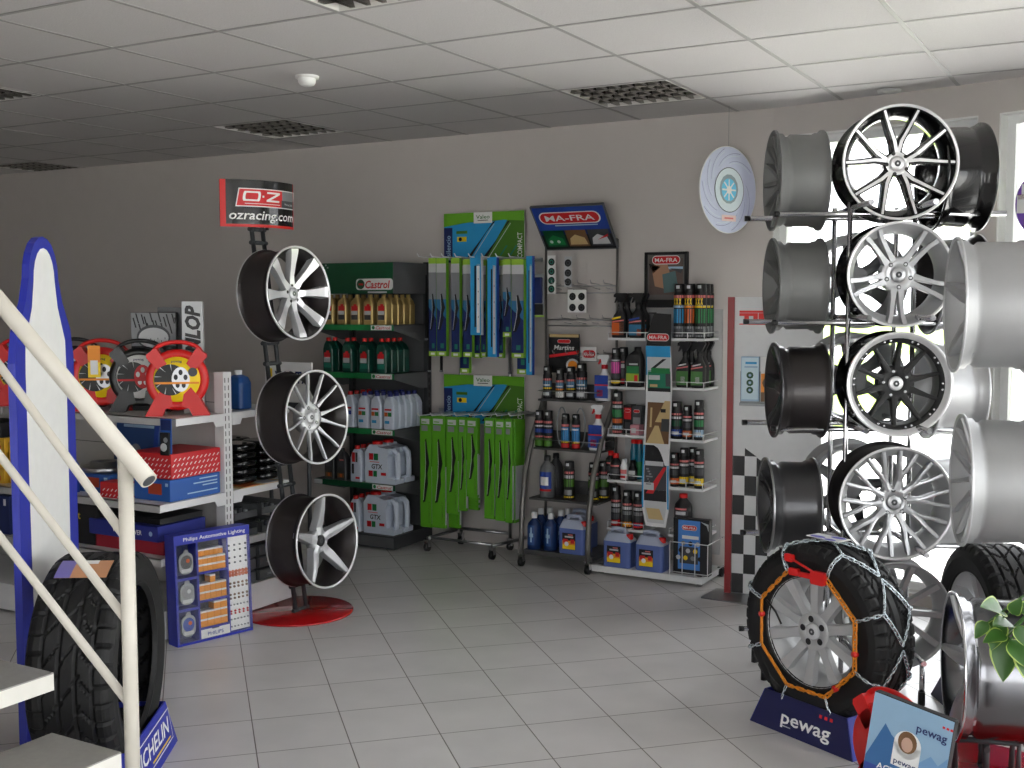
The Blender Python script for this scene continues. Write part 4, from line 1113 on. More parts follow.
for k in range(3):
    t = thing('oil_filter', ('first', 'second', 'third')[k] + ' dark round filter counted from the blue carton on the low shelf', 'filter', (q.x + .02 - .085 * k, 3.83, .40), 0, 'dark filters on the low shelf')
    b = MB(); b.lathe([(.0, 0), (.036, 0), (.038, .004), (.038, .085), (.03, .098), (0, .1)], DKGREYPR, 20); b.build('can', t)
    b = MB(); b.lathe([(.0386, .03), (.0386, .06)], REDPR if k == 1 else GREYPR, 20); b.build('band', t)
# rear mid shelf: stacks of black rubber bundles
nm = ['lowest', 'second', 'third', 'fourth', 'topmost']
for c_, xx in enumerate((GX - .10, GX - .30)):
    for k in range(5):
        for s, yy in enumerate((4.36, 4.53)):
            t = thing('rubber_pad', f'{nm[k]} glossy black pad of the {("stack beside the white upright", "stack nearest the wheel column")[s]}, {("outer", "inner")[c_]} row', 'rubber pad', (xx, yy, .672 + .042 * k), 0, 'black pads stacked on the rear middle shelf')
            b = MB(); rngs = [[(x, y, z) for x, y in rrect(.085 - i, .078 - i, .04, 4)] for z, i in ((0, .012), (.008, .002), (.03, 0), (.038, .012))]; b.loft(rngs, BLKGLOSS, smooth=True); b.build('pad', t)
            b = MB(); b.lathe([(.013, .038), (.012, .043), (0, .044)], BLACK, 10, cx=.05); b.build('knob', t)
t = thing('paper_sheet', 'colourful crumpled paper lying under the black pads on the rear shelf', 'paper', (GX - .14, 4.44, .655))
b = MB(); b.box(-.13, -.16, .0005, .138, .16, .004, BEIGEPR); b.box(.02, -.12, .004, .136, -.02, .0058, AMBER); b.box(.05, .02, .004, .137, .12, .0058, LTGREY); b.build('sheet', t)
# rear lower: grey plastic parts drawers
for k in range(3):
    for s in range(2):
        z = (.15, .215, .28)[k] if True else 0
        t = thing('drawer_unit', f'{("lowest", "middle", "upper")[k]} dark clear-fronted parts drawer {("beside the picture-lamp box", "nearest the red disc")[s]} low on the shelf end', 'drawer unit', (GX - .17, 4.30 + .19 * s + .01, z + .0), 0, 'parts drawers low on the rear shelf')
        b = MB(); b.bbox(-.15, -.088, .001, .15, .088, .062, DKMET, .004); b.build('housing', t)
        b = MB(); b.bbox(.15, -.08, .006, .158, .08, .057, GREYMET, .002); b.box(.158, -.03, .025, .166, .03, .033, CLEARP); b.build('drawer_front', t)
for k in range(2):
    for s in range(2):
        t = thing('wire_basket', f'{("lower", "upper")[k]} grey tray of small hardware {("by the white upright", "towards the wheel column")[s]} under the rear middle shelf', 'tray', (GX - .17, 4.33 + .2 * s, .40 + .095 * k), 0, 'hardware trays under the rear middle shelf')
        b = MB(); b.box(-.15, -.085, .001, .15, .085, .006, GREYMET)
        for x0, y0, x1, y1 in ((-.15, -.085, .15, -.08), (-.15, .08, .15, .085), (-.15, -.085, -.145, .085), (.145, -.085, .15, .085)): b.box(x0, y0, .006, x1, y1, .055 if x0 < .1 else .035, GREYMET)
        b.build('tray', t)
        b = MB()
        for i in range(9): b.cyl((.12 - .03 * (i % 3), -.06 + .045 * (i // 3), .0065), (.12 - .03 * (i % 3), -.06 + .045 * (i // 3), .04 + .012 * (i % 2)), .012, DKGREYPR if i % 2 else CLEARP, 8)
        b.build('hardware', t)
# battery sign
p = on_y(289, 400, 4.95)
t = thing('battery_sign', 'white board with yellow wedge and blue lettering behind the middle wheel of the red stand', 'sign', (p.x, 4.95, .0), .0)
zb, zt_ = zy(402, 4.95, 289), zy(362, 4.95, 289)
b = MB(); b.box(-.17, -.006, zb, .17, .006, zt_, PAPER); b.build('board', t)
b = MB(); zc_ = (zb + zt_) / 2 + .03
b.poly([(-.155, zc_ + .045), (-.115, zc_ + .045), (-.115, zc_ - .045)], -.007, YELPR); b.txt('VARTA', .03, zc_, .07, -.0075, NAVYPR, w=.25, bold=.04); b.build('lettering', t)
b = MB(); b.box(-.16, -.02, zb - .03, .16, .02, zb, DKMET)
for s in (-1, 1): b.cyl((s * .14, .0, 0), (s * .14, 0, zb), .012, DKMET)
b.build('legs', t)
# ------------------------------------------------------------------ lamp assortment box
p0 = on_z(178, 648); p1 = on_z(253, 630)
d = (p1 - p0); L = d.length; ang = math.atan2(d.y, d.x)
t = thing('lamp_assortment_box', 'blue display box of car bulbs standing on the floor beside the large tyre', 'display box', p0, ang)
H = .52; b = MB(); td = .085
M_ = Matrix.Rotation(-.04, 4, 'X')
def PB(): return MB(M_)
b = PB(); e = .012
b.box(0, .0, 0.001, L, td, e, ROYAL); b.box(0, 0, H - .045, L, td, H, ROYAL); b.box(0, 0, e, e, td, H - .045, ROYAL); b.box(L - .004, 0, e, L, td, H - .045, ROYAL)
b.box(0, td - .006, e, L, td, H - .045, ROYAL)
c1, c2 = L * .30, L * .70
b.box(c1 - .005, .006, e, c1 + .005, td - .006, H - .045, ROYAL); b.box(c2 - .004, .006, e, c2 + .004, td - .006, H - .045, ROYAL)
RZ = [e, .06, .19, .325, H - .045]
for z in (.165, .31): b.box(e, .006, z - .006, c1, td - .006, z + .006, ROYAL)
for z in RZ[1:4]: b.box(c1, .006, z - .005, c2, td - .006, z + .005, ROYAL)
b.build('box', t)
b = PB(); b.quad(e, e, c1 - .005, H - .045, td - .0075, NAVYPR); b.quad(c1 + .005, e, c2 - .004, H - .045, td - .0075, DKGREYPR); b.build('back_print', t)
b = PB(); b.txt('Philips Automotive Lighting', L * .53, H - .022, .018, -.001, PAPER, w=L * .82, bold=.02)
b.quad(c1 + .004, e + .002, c2 - .003, RZ[1] - .004, .004, PAPER); b.txt('PHILIPS', (c1 + c2) / 2, .033, .017, .003, BLUEPR, w=.085, bold=.03); b.quad((c1 + c2) / 2 - .02, .052, (c1 + c2) / 2 + .02, .057, .003, DKGREYPR); b.build('lettering', t)
bx = mat('orange_bulb_box', (226, 146, 46), .5)
bw_ = (c2 - c1 - .016) / 6
rows = [(RZ[1] + .006, [(0, 4), (1, 4)], 4), (RZ[2] + .006, [(0, 5), (1, 5)], 5), (RZ[3] + .006, [(0, 6), (1, 6), (2, 6)], 6)]
extra = {0: [(2, 2), (2, 3)], 1: [(2, 2)], 2: []}
for r_i, (z0, rw, n) in enumerate(rows):
    ww = (c2 - c1 - .016) / n; hh = .038 if n < 6 else .034
    cells = [(lv_, i) for lv_, m_ in rw for i in range(m_)] + extra[r_i]
    for lv_, i in cells:
        b = PB(); x = c1 + .008 + i * ww; y = .012 + (.022 if lv_ == 2 and n == 6 else 0)
        z = z0 + lv_ * hh
        b.box(x + .0008, y, z, x + ww - .0008, y + .05, z + hh - .009, bx); b.box(x + .0008, y, z + hh - .009, x + ww - .0008, y + .05, z + hh - .001, PAPER)
        b.build('bulb_box', t)
for k, zc_ in enumerate((.088, .238, .382)):
    b = PB(); xc = (e + c1) / 2
    b.prism(rrect(.036, .05, .03, 4, xc, zc_), .012, .02, CLEARP); b.disc(xc, zc_ + .052, .014, .0125, GREYPR, n=12)
    b.disc(xc, zc_ + .006, .03, .0112, (BLUEPR, GREYPR, DKGREYPR)[k], n=18, rz=.033); b.disc(xc + .008, zc_ + .012, .01, .0106, (AMBER, LTGREY, AMBER)[k], n=10); b.quad(xc - .026, zc_ - .042, xc + .024, zc_ - .025, .0106, LTGREY)
    b.build('blister', t)
b = PB(); b.quad(c2 + .006, e + .004, L - .004, H - .05, .02, PAPER)
for (z, n, m, r_) in ((.43, 4, DKGREYPR, .0052), (.405, 4, DKGREYPR, .0052), (.37, 4, DKGREYPR, .0052), (.345, 4, DKGREYPR, .0052), (.30, 6, AMBER, .01), (.285, 6, AMBER, .01), (.245, 5, BROWNPR, .0065), (.228, 5, BROWNPR, .0065), (.19, 5, BROWNPR, .006), (.172, 5, BROWNPR, .006), (.14, 6, GREYPR, .0042), (.11, 5, REDPR, .0055), (.098, 5, REDPR, .005), (.07, 6, GREYPR, .004), (.035, 6, GREYPR, .0042)):
    for i in range(n):
        x = c2 + .016 + i * (L - c2 - .03) / (n - 1); M2 = Matrix.Translation((x, .02, z)) @ Matrix.Rotation(pi / 2, 4, 'X')
        b.lathe([(r_, 0), (r_ * .8, .006), (0, .009)], m, 8, M2)
b.build('bulb_card', t)
PL = bpy.data.materials.new('clear_acrylic'); PL.use_nodes = True; nt = PL.node_tree; nt.nodes.remove(nt.nodes['Principled BSDF'])
a_ = nt.nodes.new('ShaderNodeBsdfTransparent'); g_ = nt.nodes.new('ShaderNodeBsdfGlossy'); g_.inputs['Roughness'].default_value = .05; m_ = nt.nodes.new('ShaderNodeMixShader'); m_.inputs[0].default_value = .06
nt.links.new(a_.outputs[0], m_.inputs[1]); nt.links.new(g_.outputs[0], m_.inputs[2]); nt.links.new(m_.outputs[0], nt.nodes['Material Output'].inputs['Surface'])
b = PB(); b.box(.002, -.004, e, L - .002, -.002, H - .046, PL); b.build('clear_front', t)
# ------------------------------------------------------------------ wheel stand with red disc base and curved sign
p = on_z(303, 612)
zz_ = [zy(y, 4.5, px) for px, y in ((298, 293), (311, 417), (320, 540))]
base1 = Vector((-3.815, 4.485, 0)); LEAN = 7.6; azo = 91.0
fo = dirv(azo); tl = math.tan(math.radians(LEAN))
faces = [at_d(300, 293, 5.68), at_d(318.5, 417, 5.70), at_d(328.5, 541, 5.72)]
hs = [f_.z for f_ in faces]; Rz = .238
t, Pf, tl = column_stand('wheel_stand', 'stand with red disc base and black twin bars carrying three silver wheels', base1, azo, LEAN, hs, -.02, Rz, .285, 1.99)
GW3 = 'wheels on the red disc stand'
for k, (lab, st, sp_) in enumerate((('polished eight-spoke wheel, topmost on the red disc stand', 'eight', 2), ('silver wheel with twelve thin spokes, middle one on the red disc stand', 'twelve', 12), ('silver five-spoke star wheel, lowest on the red disc stand', 'five_star', 2))):
    Bk = face_basis(azo, 4.5)
    nk = Bk @ Vector((0, 0, 1)); cen = base1 - fo * (tl * hs[k]) + fo * .02 + Vector((0, 0, hs[k]))
    c_ = faces[k]
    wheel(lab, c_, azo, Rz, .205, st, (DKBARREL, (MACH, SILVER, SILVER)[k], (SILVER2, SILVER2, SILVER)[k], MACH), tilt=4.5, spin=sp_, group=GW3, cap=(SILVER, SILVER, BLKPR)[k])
    print('wheel', k, [round(v, 3) for v in c_], [round(v, 3) for v in cen])
# curved sign
t2 = thing('curved_sign', 'curved black sign with red logo panel on top of the red disc wheel stand', 'sign', Pf(1.985, 0) + base1 + Vector((.035, .008, 0)), basis=None, rz=az_rz(109))
b = MB(); Wd, Hd = .40, .24
def cpt(u, z, d=0): a = u * .85; rad = .345; return (rad * math.sin(a), -(rad + d) * math.cos(a) + rad * .95, z)
def cpatch(b, u0, u1, z0, z1, d, m, sk=0.0, n=12):
    vs = []
    for i in range(n + 1):
        u = u0 + (u1 - u0) * i / n; vs += [cpt(u, z0, d), cpt(u + sk, z1, d)]
    b.add(vs, [(2 * i, 2 * i + 2, 2 * i + 3, 2 * i + 1) for i in range(n)], m)
n = 16; vs = []
for i in range(n + 1):
    u = -.78 + 1.56 * i / n
    vs += [cpt(u, 0, 0), cpt(u, Hd, 0), cpt(u, Hd, -.006), cpt(u, 0, -.006)]
b.add(vs, [f_ for i in range(n) for f_ in ((4 * i, 4 * i + 4, 4 * i + 5, 4 * i + 1), (4 * i + 1, 4 * i + 5, 4 * i + 6, 4 * i + 2), (4 * i + 2, 4 * i + 6, 4 * i + 7, 4 * i + 3), (4 * i + 3, 4 * i + 7, 4 * i + 4, 4 * i))] + [(0, 1, 2, 3), (4 * n + 3, 4 * n + 2, 4 * n + 1, 4 * n)], BLKGLOSS)
b.build('panel', t2)
b = MB(); cpatch(b, -.78, -.68, 0, Hd, .001, RED); cpatch(b, -.78, .78, 0, .014, .0012, RED); cpatch(b, .755, .78, 0, Hd, .001, RED); b.build('red_edge', t2)
b = MB()
cpatch(b, -.52, .76, .103, .197, .001, PAPER, .06); cpatch(b, -.5, .38, .108, .192, .0016, REDPR, .055); cpatch(b, .40, .76, .145, .192, .0016, GREYPR, .0); cpatch(b, .38, .76, .108, .145, .0016, DKGREYPR, .0)
cpatch(b, -.36, .34, .118, .121, .002, PAPER)
def ctxt(b, s, u0, u1, z, h, m, ital, d):
    vs, fs, wd = text_geo(s, .03, ital); k = h / .73
    b.add([cpt((u0 + u1) / 2 + a / wd * (u1 - u0), z + bb * k - h / 2, d) for a, bb in vs], fs, m)
def cflat(b, pts, fs, m, d): b.add([cpt(u, z, d) for u, z in pts], fs, m)
sk = lambda p: (p[0] + (p[1] - .157) * .5, p[1])
dens = lambda ps: [(a[0] + (c[0] - a[0]) * q / 6, a[1] + (c[1] - a[1]) * q / 6) for a, c in zip(ps, ps[1:] + ps[:1]) for q in range(6)]
ro_ = [sk(p) for p in dens(rrect(.16, .025, .024, 4, -.23, .157))]; ri_ = [sk(p) for p in dens(rrect(.115, .0165, .016, 4, -.23, .157))]; nn = len(ro_)
cflat(b, ro_ + ri_, [(i, (i + 1) % nn, nn + (i + 1) % nn, nn + i) for i in range(nn)], PAPER, .0022)
cflat(b, rrect(.018, .005, .003, 2, -.02, .157), [tuple(range(12))], PAPER, .0022)
cpatch(b, .055, .34, .173, .182, .0024, PAPER, .004); cpatch(b, .04, .32, .132, .141, .0024, PAPER, .004)
for q in range(8): cflat(b, [sk((.05 + .2 * q / 8, .141 + .032 * q / 8)), sk((.13 + .2 * q / 8, .141 + .032 * q / 8)), sk((.13 + .2 * (q + 1) / 8, .141 + .032 * (q + 1) / 8)), sk((.05 + .2 * (q + 1) / 8, .141 + .032 * (q + 1) / 8))], [(0, 1, 2, 3)], PAPER, .0032)
ctxt(b, 'Winning Style', .46, .72, .127, .011, LTGREY, 0, .0022)
ctxt(b, 'ozracing.com', -.63, .74, .063, .048, PAPER, .2, .002); b.build('lettering', t2)
b = MB()
for s in (-1, 1): b.cyl((s * .04, .03, -.01), (s * .04, .03, .2), .009, DKMET)
b.build('bracket', t2)
# ------------------------------------------------------------------ product builders (front is local -Y, base at Z = 0)
def curved_patch(b, r, a0, a1, z0, z1, m, n=6):                  # angle 0 is the front
    vs = []
    for i in range(n + 1):
        a = a0 + (a1 - a0) * i / n; vs += [(r * math.sin(a), -r * math.cos(a), z0), (r * math.sin(a), -r * math.cos(a), z1)]
    b.add(vs, [(2 * i, 2 * i + 2, 2 * i + 3, 2 * i + 1) for i in range(n)], m)
def spray_can(r, h, bands, capm=BLACK, body=BLKPR, cap_h=.045):
    t = thing('spray_can', '', 'spray can')
    b = MB(); hb = h - cap_h
    b.lathe([(0, 0), (r - .002, 0), (r, .003), (r, hb - .012), (r - .003, hb - .004), (r * .8, hb + .002)], body, 20); b.build('can', t)
    b = MB(); b.lathe([(r * .93, hb), (r * .93, hb + .006), (r * .86, h - .004), (r * .8, h), (0, h)], capm, 20); curved_patch(b, r * .92, -.35, .35, h - cap_h * .6, h - cap_h * .22, LTGREY, 3); b.build('cap', t)
    b = MB()
    for (z0, z1, a, m) in bands: curved_patch(b, r + .0006 + .0003 * (a < 1.2), -a, a, z0 * h, z1 * h, m)
    b.build('label_print', t)
    return t
def blisters(n):
    pass
def trigger_bottle(w, d, h, body, head, bands, accent=None):
    t = thing('trigger_bottle', '', 'spray bottle')
    hb = h * .74
    b = MB(); b.loft([[(x, y, z) for x, y in rrect(hw, hd, min(hw, hd) * .8, 4, cx)] for z, hw, hd, cx in ((0, w * .46, d * .46, 0), (.006, w * .5, d * .5, 0), (hb * .5, w * .5, d * .5, 0), (hb * .68, w * .42, d * .46, .004), (hb * .84, w * .2, d * .28, .008), (hb * .92, w * .16, w * .16, .008), (hb, w * .17, w * .17, .008))], body, smooth=True); b.build('body', t)
    b = MB(); cx = .008
    b.lathe([(w * .2, hb - .012), (w * .2, hb + .012), (w * .14, hb + .014)], accent or head, 14, cx=cx)
    b.prism([(cx - .014, hb + .01), (cx + .012, hb + .01), (cx + .02, hb + .03), (cx + .034, h - .012), (cx + .03, h), (cx - .03, h), (cx - .044, h - .01), (cx - .044, h - .024), (cx - .02, h - .026)], -.011, .011, head)
    b.build('spray_head', t)
    b = MB(); b.prism([(cx - .022, h - .024), (cx - .03, h - .024), (cx - .042, h - .055), (cx - .038, h - .058), (cx - .02, h - .04)], -.006, .006, accent or head); b.build('trigger', t)
    b = MB()
    for (x0, z0, x1, z1, m, sk) in bands:
        y = -d * .5 - .0008
        b.add([(x0 * w, y, z0 * h), (x1 * w, y, z0 * h + sk), (x1 * w, y, z1 * h + sk), (x0 * w, y, z1 * h)], [(0, 1, 2, 3)], m)
        y -= 0
    b.build('label_print', t)
    return t
def oil_bottle(w, d, h, body, capm, bands, cap_x=-.3, name='oil_bottle'):
    t = thing(name, '', 'oil bottle')
    b = MB(); hb = h * .90
    b.loft([[(x, y, z) for x, y in rrect(hw, hd, .012, 3, cx)] for z, hw, hd, cx in ((0, w * .46, d * .46, 0), (.006, w * .5, d * .5, 0), (h * .66, w * .5, d * .5, 0), (h * .80, w * .36, d * .44, cap_x * w * .4), (hb, w * .2, d * .25, cap_x * w))], body); b.build('body', t)
    b = MB(); b.lathe([(w * .19, hb - .002), (w * .19, h - .003), (w * .17, h), (0, h)], capm, 12, cx=cap_x * w); b.build('cap', t)
    b = MB()
    for (x0, z0, x1, z1, m, kk) in bands:
        y = -d * .5 - .0008 - .0004 * kk
        if m is PAPER and kk == 9: pass
        b.quad(x0 * w, z0 * h, x1 * w, z1 * h, y, m)
    b.build('label_print', t)
    return t
def jug(w, d, h):
    t = thing('oil_jug', '', 'oil jug'); b = MB(); B_ = BLUEWHITE
    out = [(-w * .5, 0), (w * .5, 0), (w * .5, h * .12), (w * .26, h * .16), (w * .24, h * .66), (w * .3, h * .74), (w * .26, h * .84), (-w * .06, h * .88), (-w * .1, h * .93), (-w * .36, h * .93), (-w * .42, h * .84), (-w * .5, h * .74)]
    b.prism(out, -d / 2, d / 2, B_)
    b.tube([(w * .18, 0, h * .78), (w * .34, 0, h * .80), (w * .43, 0, h * .72), (w * .455, 0, h * .5), (w * .45, 0, h * .2), (w * .42, 0, h * .08)], d * .19, B_, 10); b.build('body', t)
    b = MB(); b.lathe([(w * .15, h * .92), (w * .15, h * .985), (w * .13, h), (0, h)], RED, 16, cx=-w * .23); b.build('cap', t)
    b = MB(); y = -d / 2 - .001
    b.quad(-w * .36, h * .56, -w * .22, h * .72, y, REDPR); b.quad(-w * .2, h * .56, -w * .06, h * .72, y, MIDGREEN)
    b.quad(-w * .34, h * .505, -w * .02, h * .525, y, mat('pale_red_print', (210, 110, 110), .5))
    b.txt('GTX', -w * .1, h * .41, h * .115, y, BLKPR, w=w * .36, bold=.05, ital=.1)
    b.quad(-w * .38, h * .16, -w * .24, h * .3, y, REDPR); b.quad(-w * .22, h * .16, -w * .1, h * .3, y, MIDGREEN); b.quad(.03 * w, h * .2, w * .2, h * .27, y, REDPR)
    b.build('label_print', t); return t
def fluid_can(w, d, h):
    t = thing('screenwash_can', '', 'canister'); b = MB(); hb = h * .68
    CL = mat('milky_plastic', (168, 176, 196), .35)
    b.loft([[(x, y, z) for x, y in rrect(hw, hd, .02, 3, cx)] for z, hw, hd, cx in ((0, w * .48, d * .48, 0), (.006, w * .5, d * .5, 0), (hb * .5, w * .5, d * .5, 0), (hb, w * .5, d * .5, 0), (h * .86, w * .36, d * .34, -w * .06), (h * .89, w * .34, d * .3, -w * .06))], FLUID, ms=[FLUID, FLUID, FLUID, CL, CL])
    b.build('body', t)
    b = MB(); b.tube([(-w * .3, 0, h * .87), (-w * .27, 0, h * .97), (-w * .06, 0, h * .985), (w * .16, 0, h * .97), (w * .2, 0, h * .86)], d * .11, CL, 8); b.build('handle', t)
    b = MB(); b.lathe([(w * .13, h * .74), (w * .13, h * .85), (w * .12, h * .87), (0, h * .87)], RED, 14, cx=w * .36, cy=-d * .1); b.build('cap', t)
    b = MB(); y = -d * .5 - .001
    b.quad(-w * .34, h * .12, w * .16, h * .56, y, BLKPR); b.quad(-w * .33, h * .13, w * .15, h * .25, y - .0005, YELPR); b.quad(-w * .33, h * .25, w * .15, h * .36, y - .0005, ORGPR)
    b.quad(-w * .31, h * .29, -w * .12, h * .40, y - .001, REDPR); b.quad(-.02 * w, h * .29, w * .12, h * .40, y - .001, REDPR); b.quad(-w * .24, h * .44, w * .08, h * .48, y - .0005, LTGREY); b.quad(-w * .12, h * .5, w * .06, h * .53, y - .0005, mat('pale_red_print', (210, 110, 110)))
    b.disc(-w * .17, h * .27, .014, y - .0015, PAPER, n=10); b.build('label_print', t); return t
def round_bottle(r, h, body, capm, bands, neck=.36, cap_h=.03):
    t = thing('round_bottle', '', 'bottle'); b = MB(); hb = h - cap_h
    b.lathe([(0, 0), (r * .95, 0), (r, .005), (r, hb * .72), (r * .9, hb * .82), (r * neck, hb * .97), (r * neck, hb)], body, 20); b.build('body', t)
    b = MB(); b.lathe([(r * (neck + .08), hb - .002), (r * (neck + .06), h - .002), (0, h)], capm, 14); b.build('cap', t)
    b = MB()
    for (z0, z1, a, m) in bands: curved_patch(b, r + .0008 + (.0004 if a < .85 else 0), -a, a, z0 * h, z1 * h, m)
    b.build('label_print', t); return t
def fill(rows, P, y, z, group, fmt, dy=.0):
    for px, ypx, lab in rows:
        pass
# ------------------------------------------------------------------ oil shelving by the back wall
X1, X0, YF, YB = -4.205, -4.86, 5.90, 6.33
t = thing('oil_shelving', 'dark grey steel shelf unit of motor oil with a green header against the back wall', 'shelving', (X0, YB, 0))
ox, oy = X0, YB
Z5 = [zy(325, YF, 388), zy(374, YF, 388), zy(430, YF, 388), zy(485, YF, 388), zy(536, YF, 388)]
HT, HB = zy(262, YF, 388), zy(293.5, YF, 388)
b = MB(); b.box(0, -.008, 0.001, X1 - ox, .0, HT, GREYMET); b.build('back_panel', t)
for x in (0.0, X1 - ox - .028):
    b = MB(); b.box(x, -.05, .001, x + .03, -.008, HT + .01, DKMET)
    for k in range(34): b.box(x + .0302, -.038, .12 + k * .05, x + .0306, -.026, .15 + k * .05, BLKMAT)
    b.build('upright', t)
W_ = X1 - ox; D_ = YF - oy
for k, z in enumerate(Z5):
    b = MB()
    if k < 4:
        b.box(0, D_ + .004, z - .004, W_, -.05, z, GREYMET)
        M_ = Matrix(((0, 1, 0, 0), (1, 0, 0, 0), (0, 0, 1, 0), (0, 0, 0, 1)))
        for x in (.0, W_ - .003): b.prism([(D_ + .004, z), (-.05, z), (-.05, z - .11), (-.12, z - .11), (D_ + .004, z - .036)], x, x + .003, GREYMET, M_)
        o = b.build('shelf', t)
        b = MB(); b.box(0, D_ - .004, z - .036, W_, D_ + .003, z, MIDGREEN if k != 3 else DKGREEN); s_ = b.build('price_strip', o); s_['label'] = 'green strip along the shelf front'
        b = MB(); b.quad(W_ - .175, z - .034, W_ - .012, z - .003, D_ - .0048, PAPER); b.txt('Castrol', W_ - .08, z - .018, .02, D_ - .0056, REDPR, w=.115, bold=.03, ital=.2); b.disc(W_ - .156, z - .018, .012, D_ - .0056, MIDGREEN, n=12)
        if k == 3: b.quad(.0, z - .034, .07, z - .003, D_ - .005, LTGREY)
        b.build('badge_print', s_)
    else:
        b.box(0, D_ - .012, .012, W_, -.02, z, DKMET); b.box(.004, D_ - .014, .02, W_ - .004, D_ - .012, z - .01, GREYMET); b.build('base', t)
b = MB(); b.box(0.06, D_, HB, W_ - .004, D_ + .01, HT, DKGREEN); b.box(W_ - .004, D_, HB, W_, -.05, HT, GREYMET); b.box(.06, D_ + .01, HT - .004, W_ - .004, -.05, HT, DKMET); o = b.build('header', t)
b = MB(); y = D_ - .001; zc_ = (HT + HB) / 2 - .04
b.prism(rrect(.145, .036, .02, 3, W_ - .148, zc_), y - .001, y + .0005, PAPER); b.disc(W_ - .255, zc_, .031, y - .0016, DKGREEN, n=18); b.quad(W_ - .272, zc_ - .006, W_ - .235, zc_ + .006, y - .002, REDPR)
b.txt('Castrol', W_ - .122, zc_, .05, y - .0018, REDPR, w=.195, bold=.06, ital=.2); b.quad(W_ - .2, zc_ - .056, W_ - .05, zc_ - .046, y - .0005, LTGREY)
for k, (x, z) in enumerate(((.07, .0), (.09, -.012), (.11, .002), (.078, -.03), (.1, -.03), (.085, -.055), (.07, -.075), (.125, -.014))): b.quad(x, HT - .02 + z, x + .012, HT - .01 + z, y - .0005, LTGREY)
b.build('lettering', o)
def castrol_lab(col): return [(-.34, .14, .36, .60, col, 0), (-.30, .16, .34, .32, DKGREYPR, 1), (-.30, .33, .34, .45, LTGREY, 1), (-.28, .46, .36, .62, REDPR, 1), (-.06, .60, .24, .68, REDPR, 1)]
PG = Proto(lambda: oil_bottle(.078, .062, .195, GOLD, GOLD, castrol_lab(BEIGEPR), .02))
PGr = Proto(lambda: oil_bottle(.082, .066, .225, GREENB, RED, [(-.34, .12, .36, .26, TEALPR, 0), (-.32, .28, .3, .42, LTGREY, 1), (-.3, .42, .32, .56, REDPR, 1), (-.1, .56, .18, .62, REDPR, 1)], -.18))
NB = mat('navy_cap', (34, 44, 120), .4)
PW = Proto(lambda: oil_bottle(.085, .062, .235, BLUEWHITE, NB, [(-.34, .52, .3, .57, REDPR, 0), (-.36, .36, -.06, .47, AMBER, 0), (-.04, .36, .3, .47, MIDGREEN, 0), (-.32, .16, .1, .24, CYANPR, 0)], -.05))
PWr = Proto(lambda: oil_bottle(.085, .062, .235, BLUEWHITE, RED, [(-.34, .52, .3, .57, REDPR, 0), (-.36, .36, .3, .47, BLUEPR, 0)], -.05))
PDG = Proto(lambda: oil_bottle(.082, .064, .21, DGREYB, DGREYB, [(-.32, .4, .32, .6, DKGREYPR, 0), (-.1, .62, .3, .66, mat('pale_red_print', (210, 110, 110)), 1), (-.32, .08, .32, .22, BROWNPR, 0), (-.1, .1, .14, .2, AMBER, 1)], -.1))
PSL = Proto(lambda: oil_bottle(.09, .07, .235, BLUEWHITE, RED, [(-.3, .55, -.02, .82, REDPR, 0), (.02, .55, .2, .82, DKGREYPR, 0), (-.32, .22, -.12, .5, BLKPR, 0), (.0, .08, .38, .14, REDPR, 0)], -.1))
PJ = Proto(lambda: jug(.24, .10, .27))
def row(P, z, pxs, ydepths, fmt, group, yfront=YF + .045, step=.068):
    for i, px in enumerate(pxs):
        x = on_y(px, 400, yfront).x
        for j in range(ydepths[i]):
            P.put((x, yfront + step * j, z), 0, fmt(i, j), group)
CNT = ['first', 'second', 'third', 'fourth', 'fifth']
beh = lambda j: '' if j == 0 else f', {("one", "two", "three", "four", "five")[j - 1]} behind'
row(PG, Z5[0], [384.5, 371, 358, 345, 332], [5, 2, 2, 2, 2], lambda i, j: f'gold oil bottle, {CNT[i]} from the perforated upright on the top shelf{beh(j)}', 'gold oil bottles')
row(PGr, Z5[1], [384, 367, 350, 331], [4, 2, 2, 2], lambda i, j: f'green oil bottle with red cap, {CNT[i]} from the perforated upright{beh(j)}', 'green oil bottles')
row(PW, Z5[2], [391, 378, 365], [5, 5, 4], lambda i, j: f'white oil bottle with navy cap, {CNT[i]} from the perforated upright{beh(j)}', 'white oil bottles with navy caps')
row(PWr, Z5[2], [351], [4], lambda i, j: f'white oil bottle with red cap next to the navy-capped ones{beh(j)}', 'white oil bottles with red caps')
row(PJ, Z5[3], [384], [2], lambda i, j: f'white four-litre oil jug on the second shelf from the floor{beh(j)}', 'white oil jugs', YF + .07, .12)
row(PSL, Z5[3], [358], [3], lambda i, j: f'slim white oil bottle beside the upper oil jug{beh(j)}', 'slim white oil bottles')
row(PDG, Z5[3], [343, 331], [1, 1], lambda i, j: f'dark grey oil bottle, {("nearer to", "farther from")[i]} the slim white bottle', 'dark grey oil bottles')
row(PJ, Z5[4], [382], [2], lambda i, j: f'white four-litre oil jug on the bottom oil shelf{beh(j)}', 'white oil jugs', YF + .07, .12)
row(PSL, Z5[4], [356], [3], lambda i, j: f'slim white oil bottle beside the lowest oil jug{beh(j)}', 'slim white oil bottles')
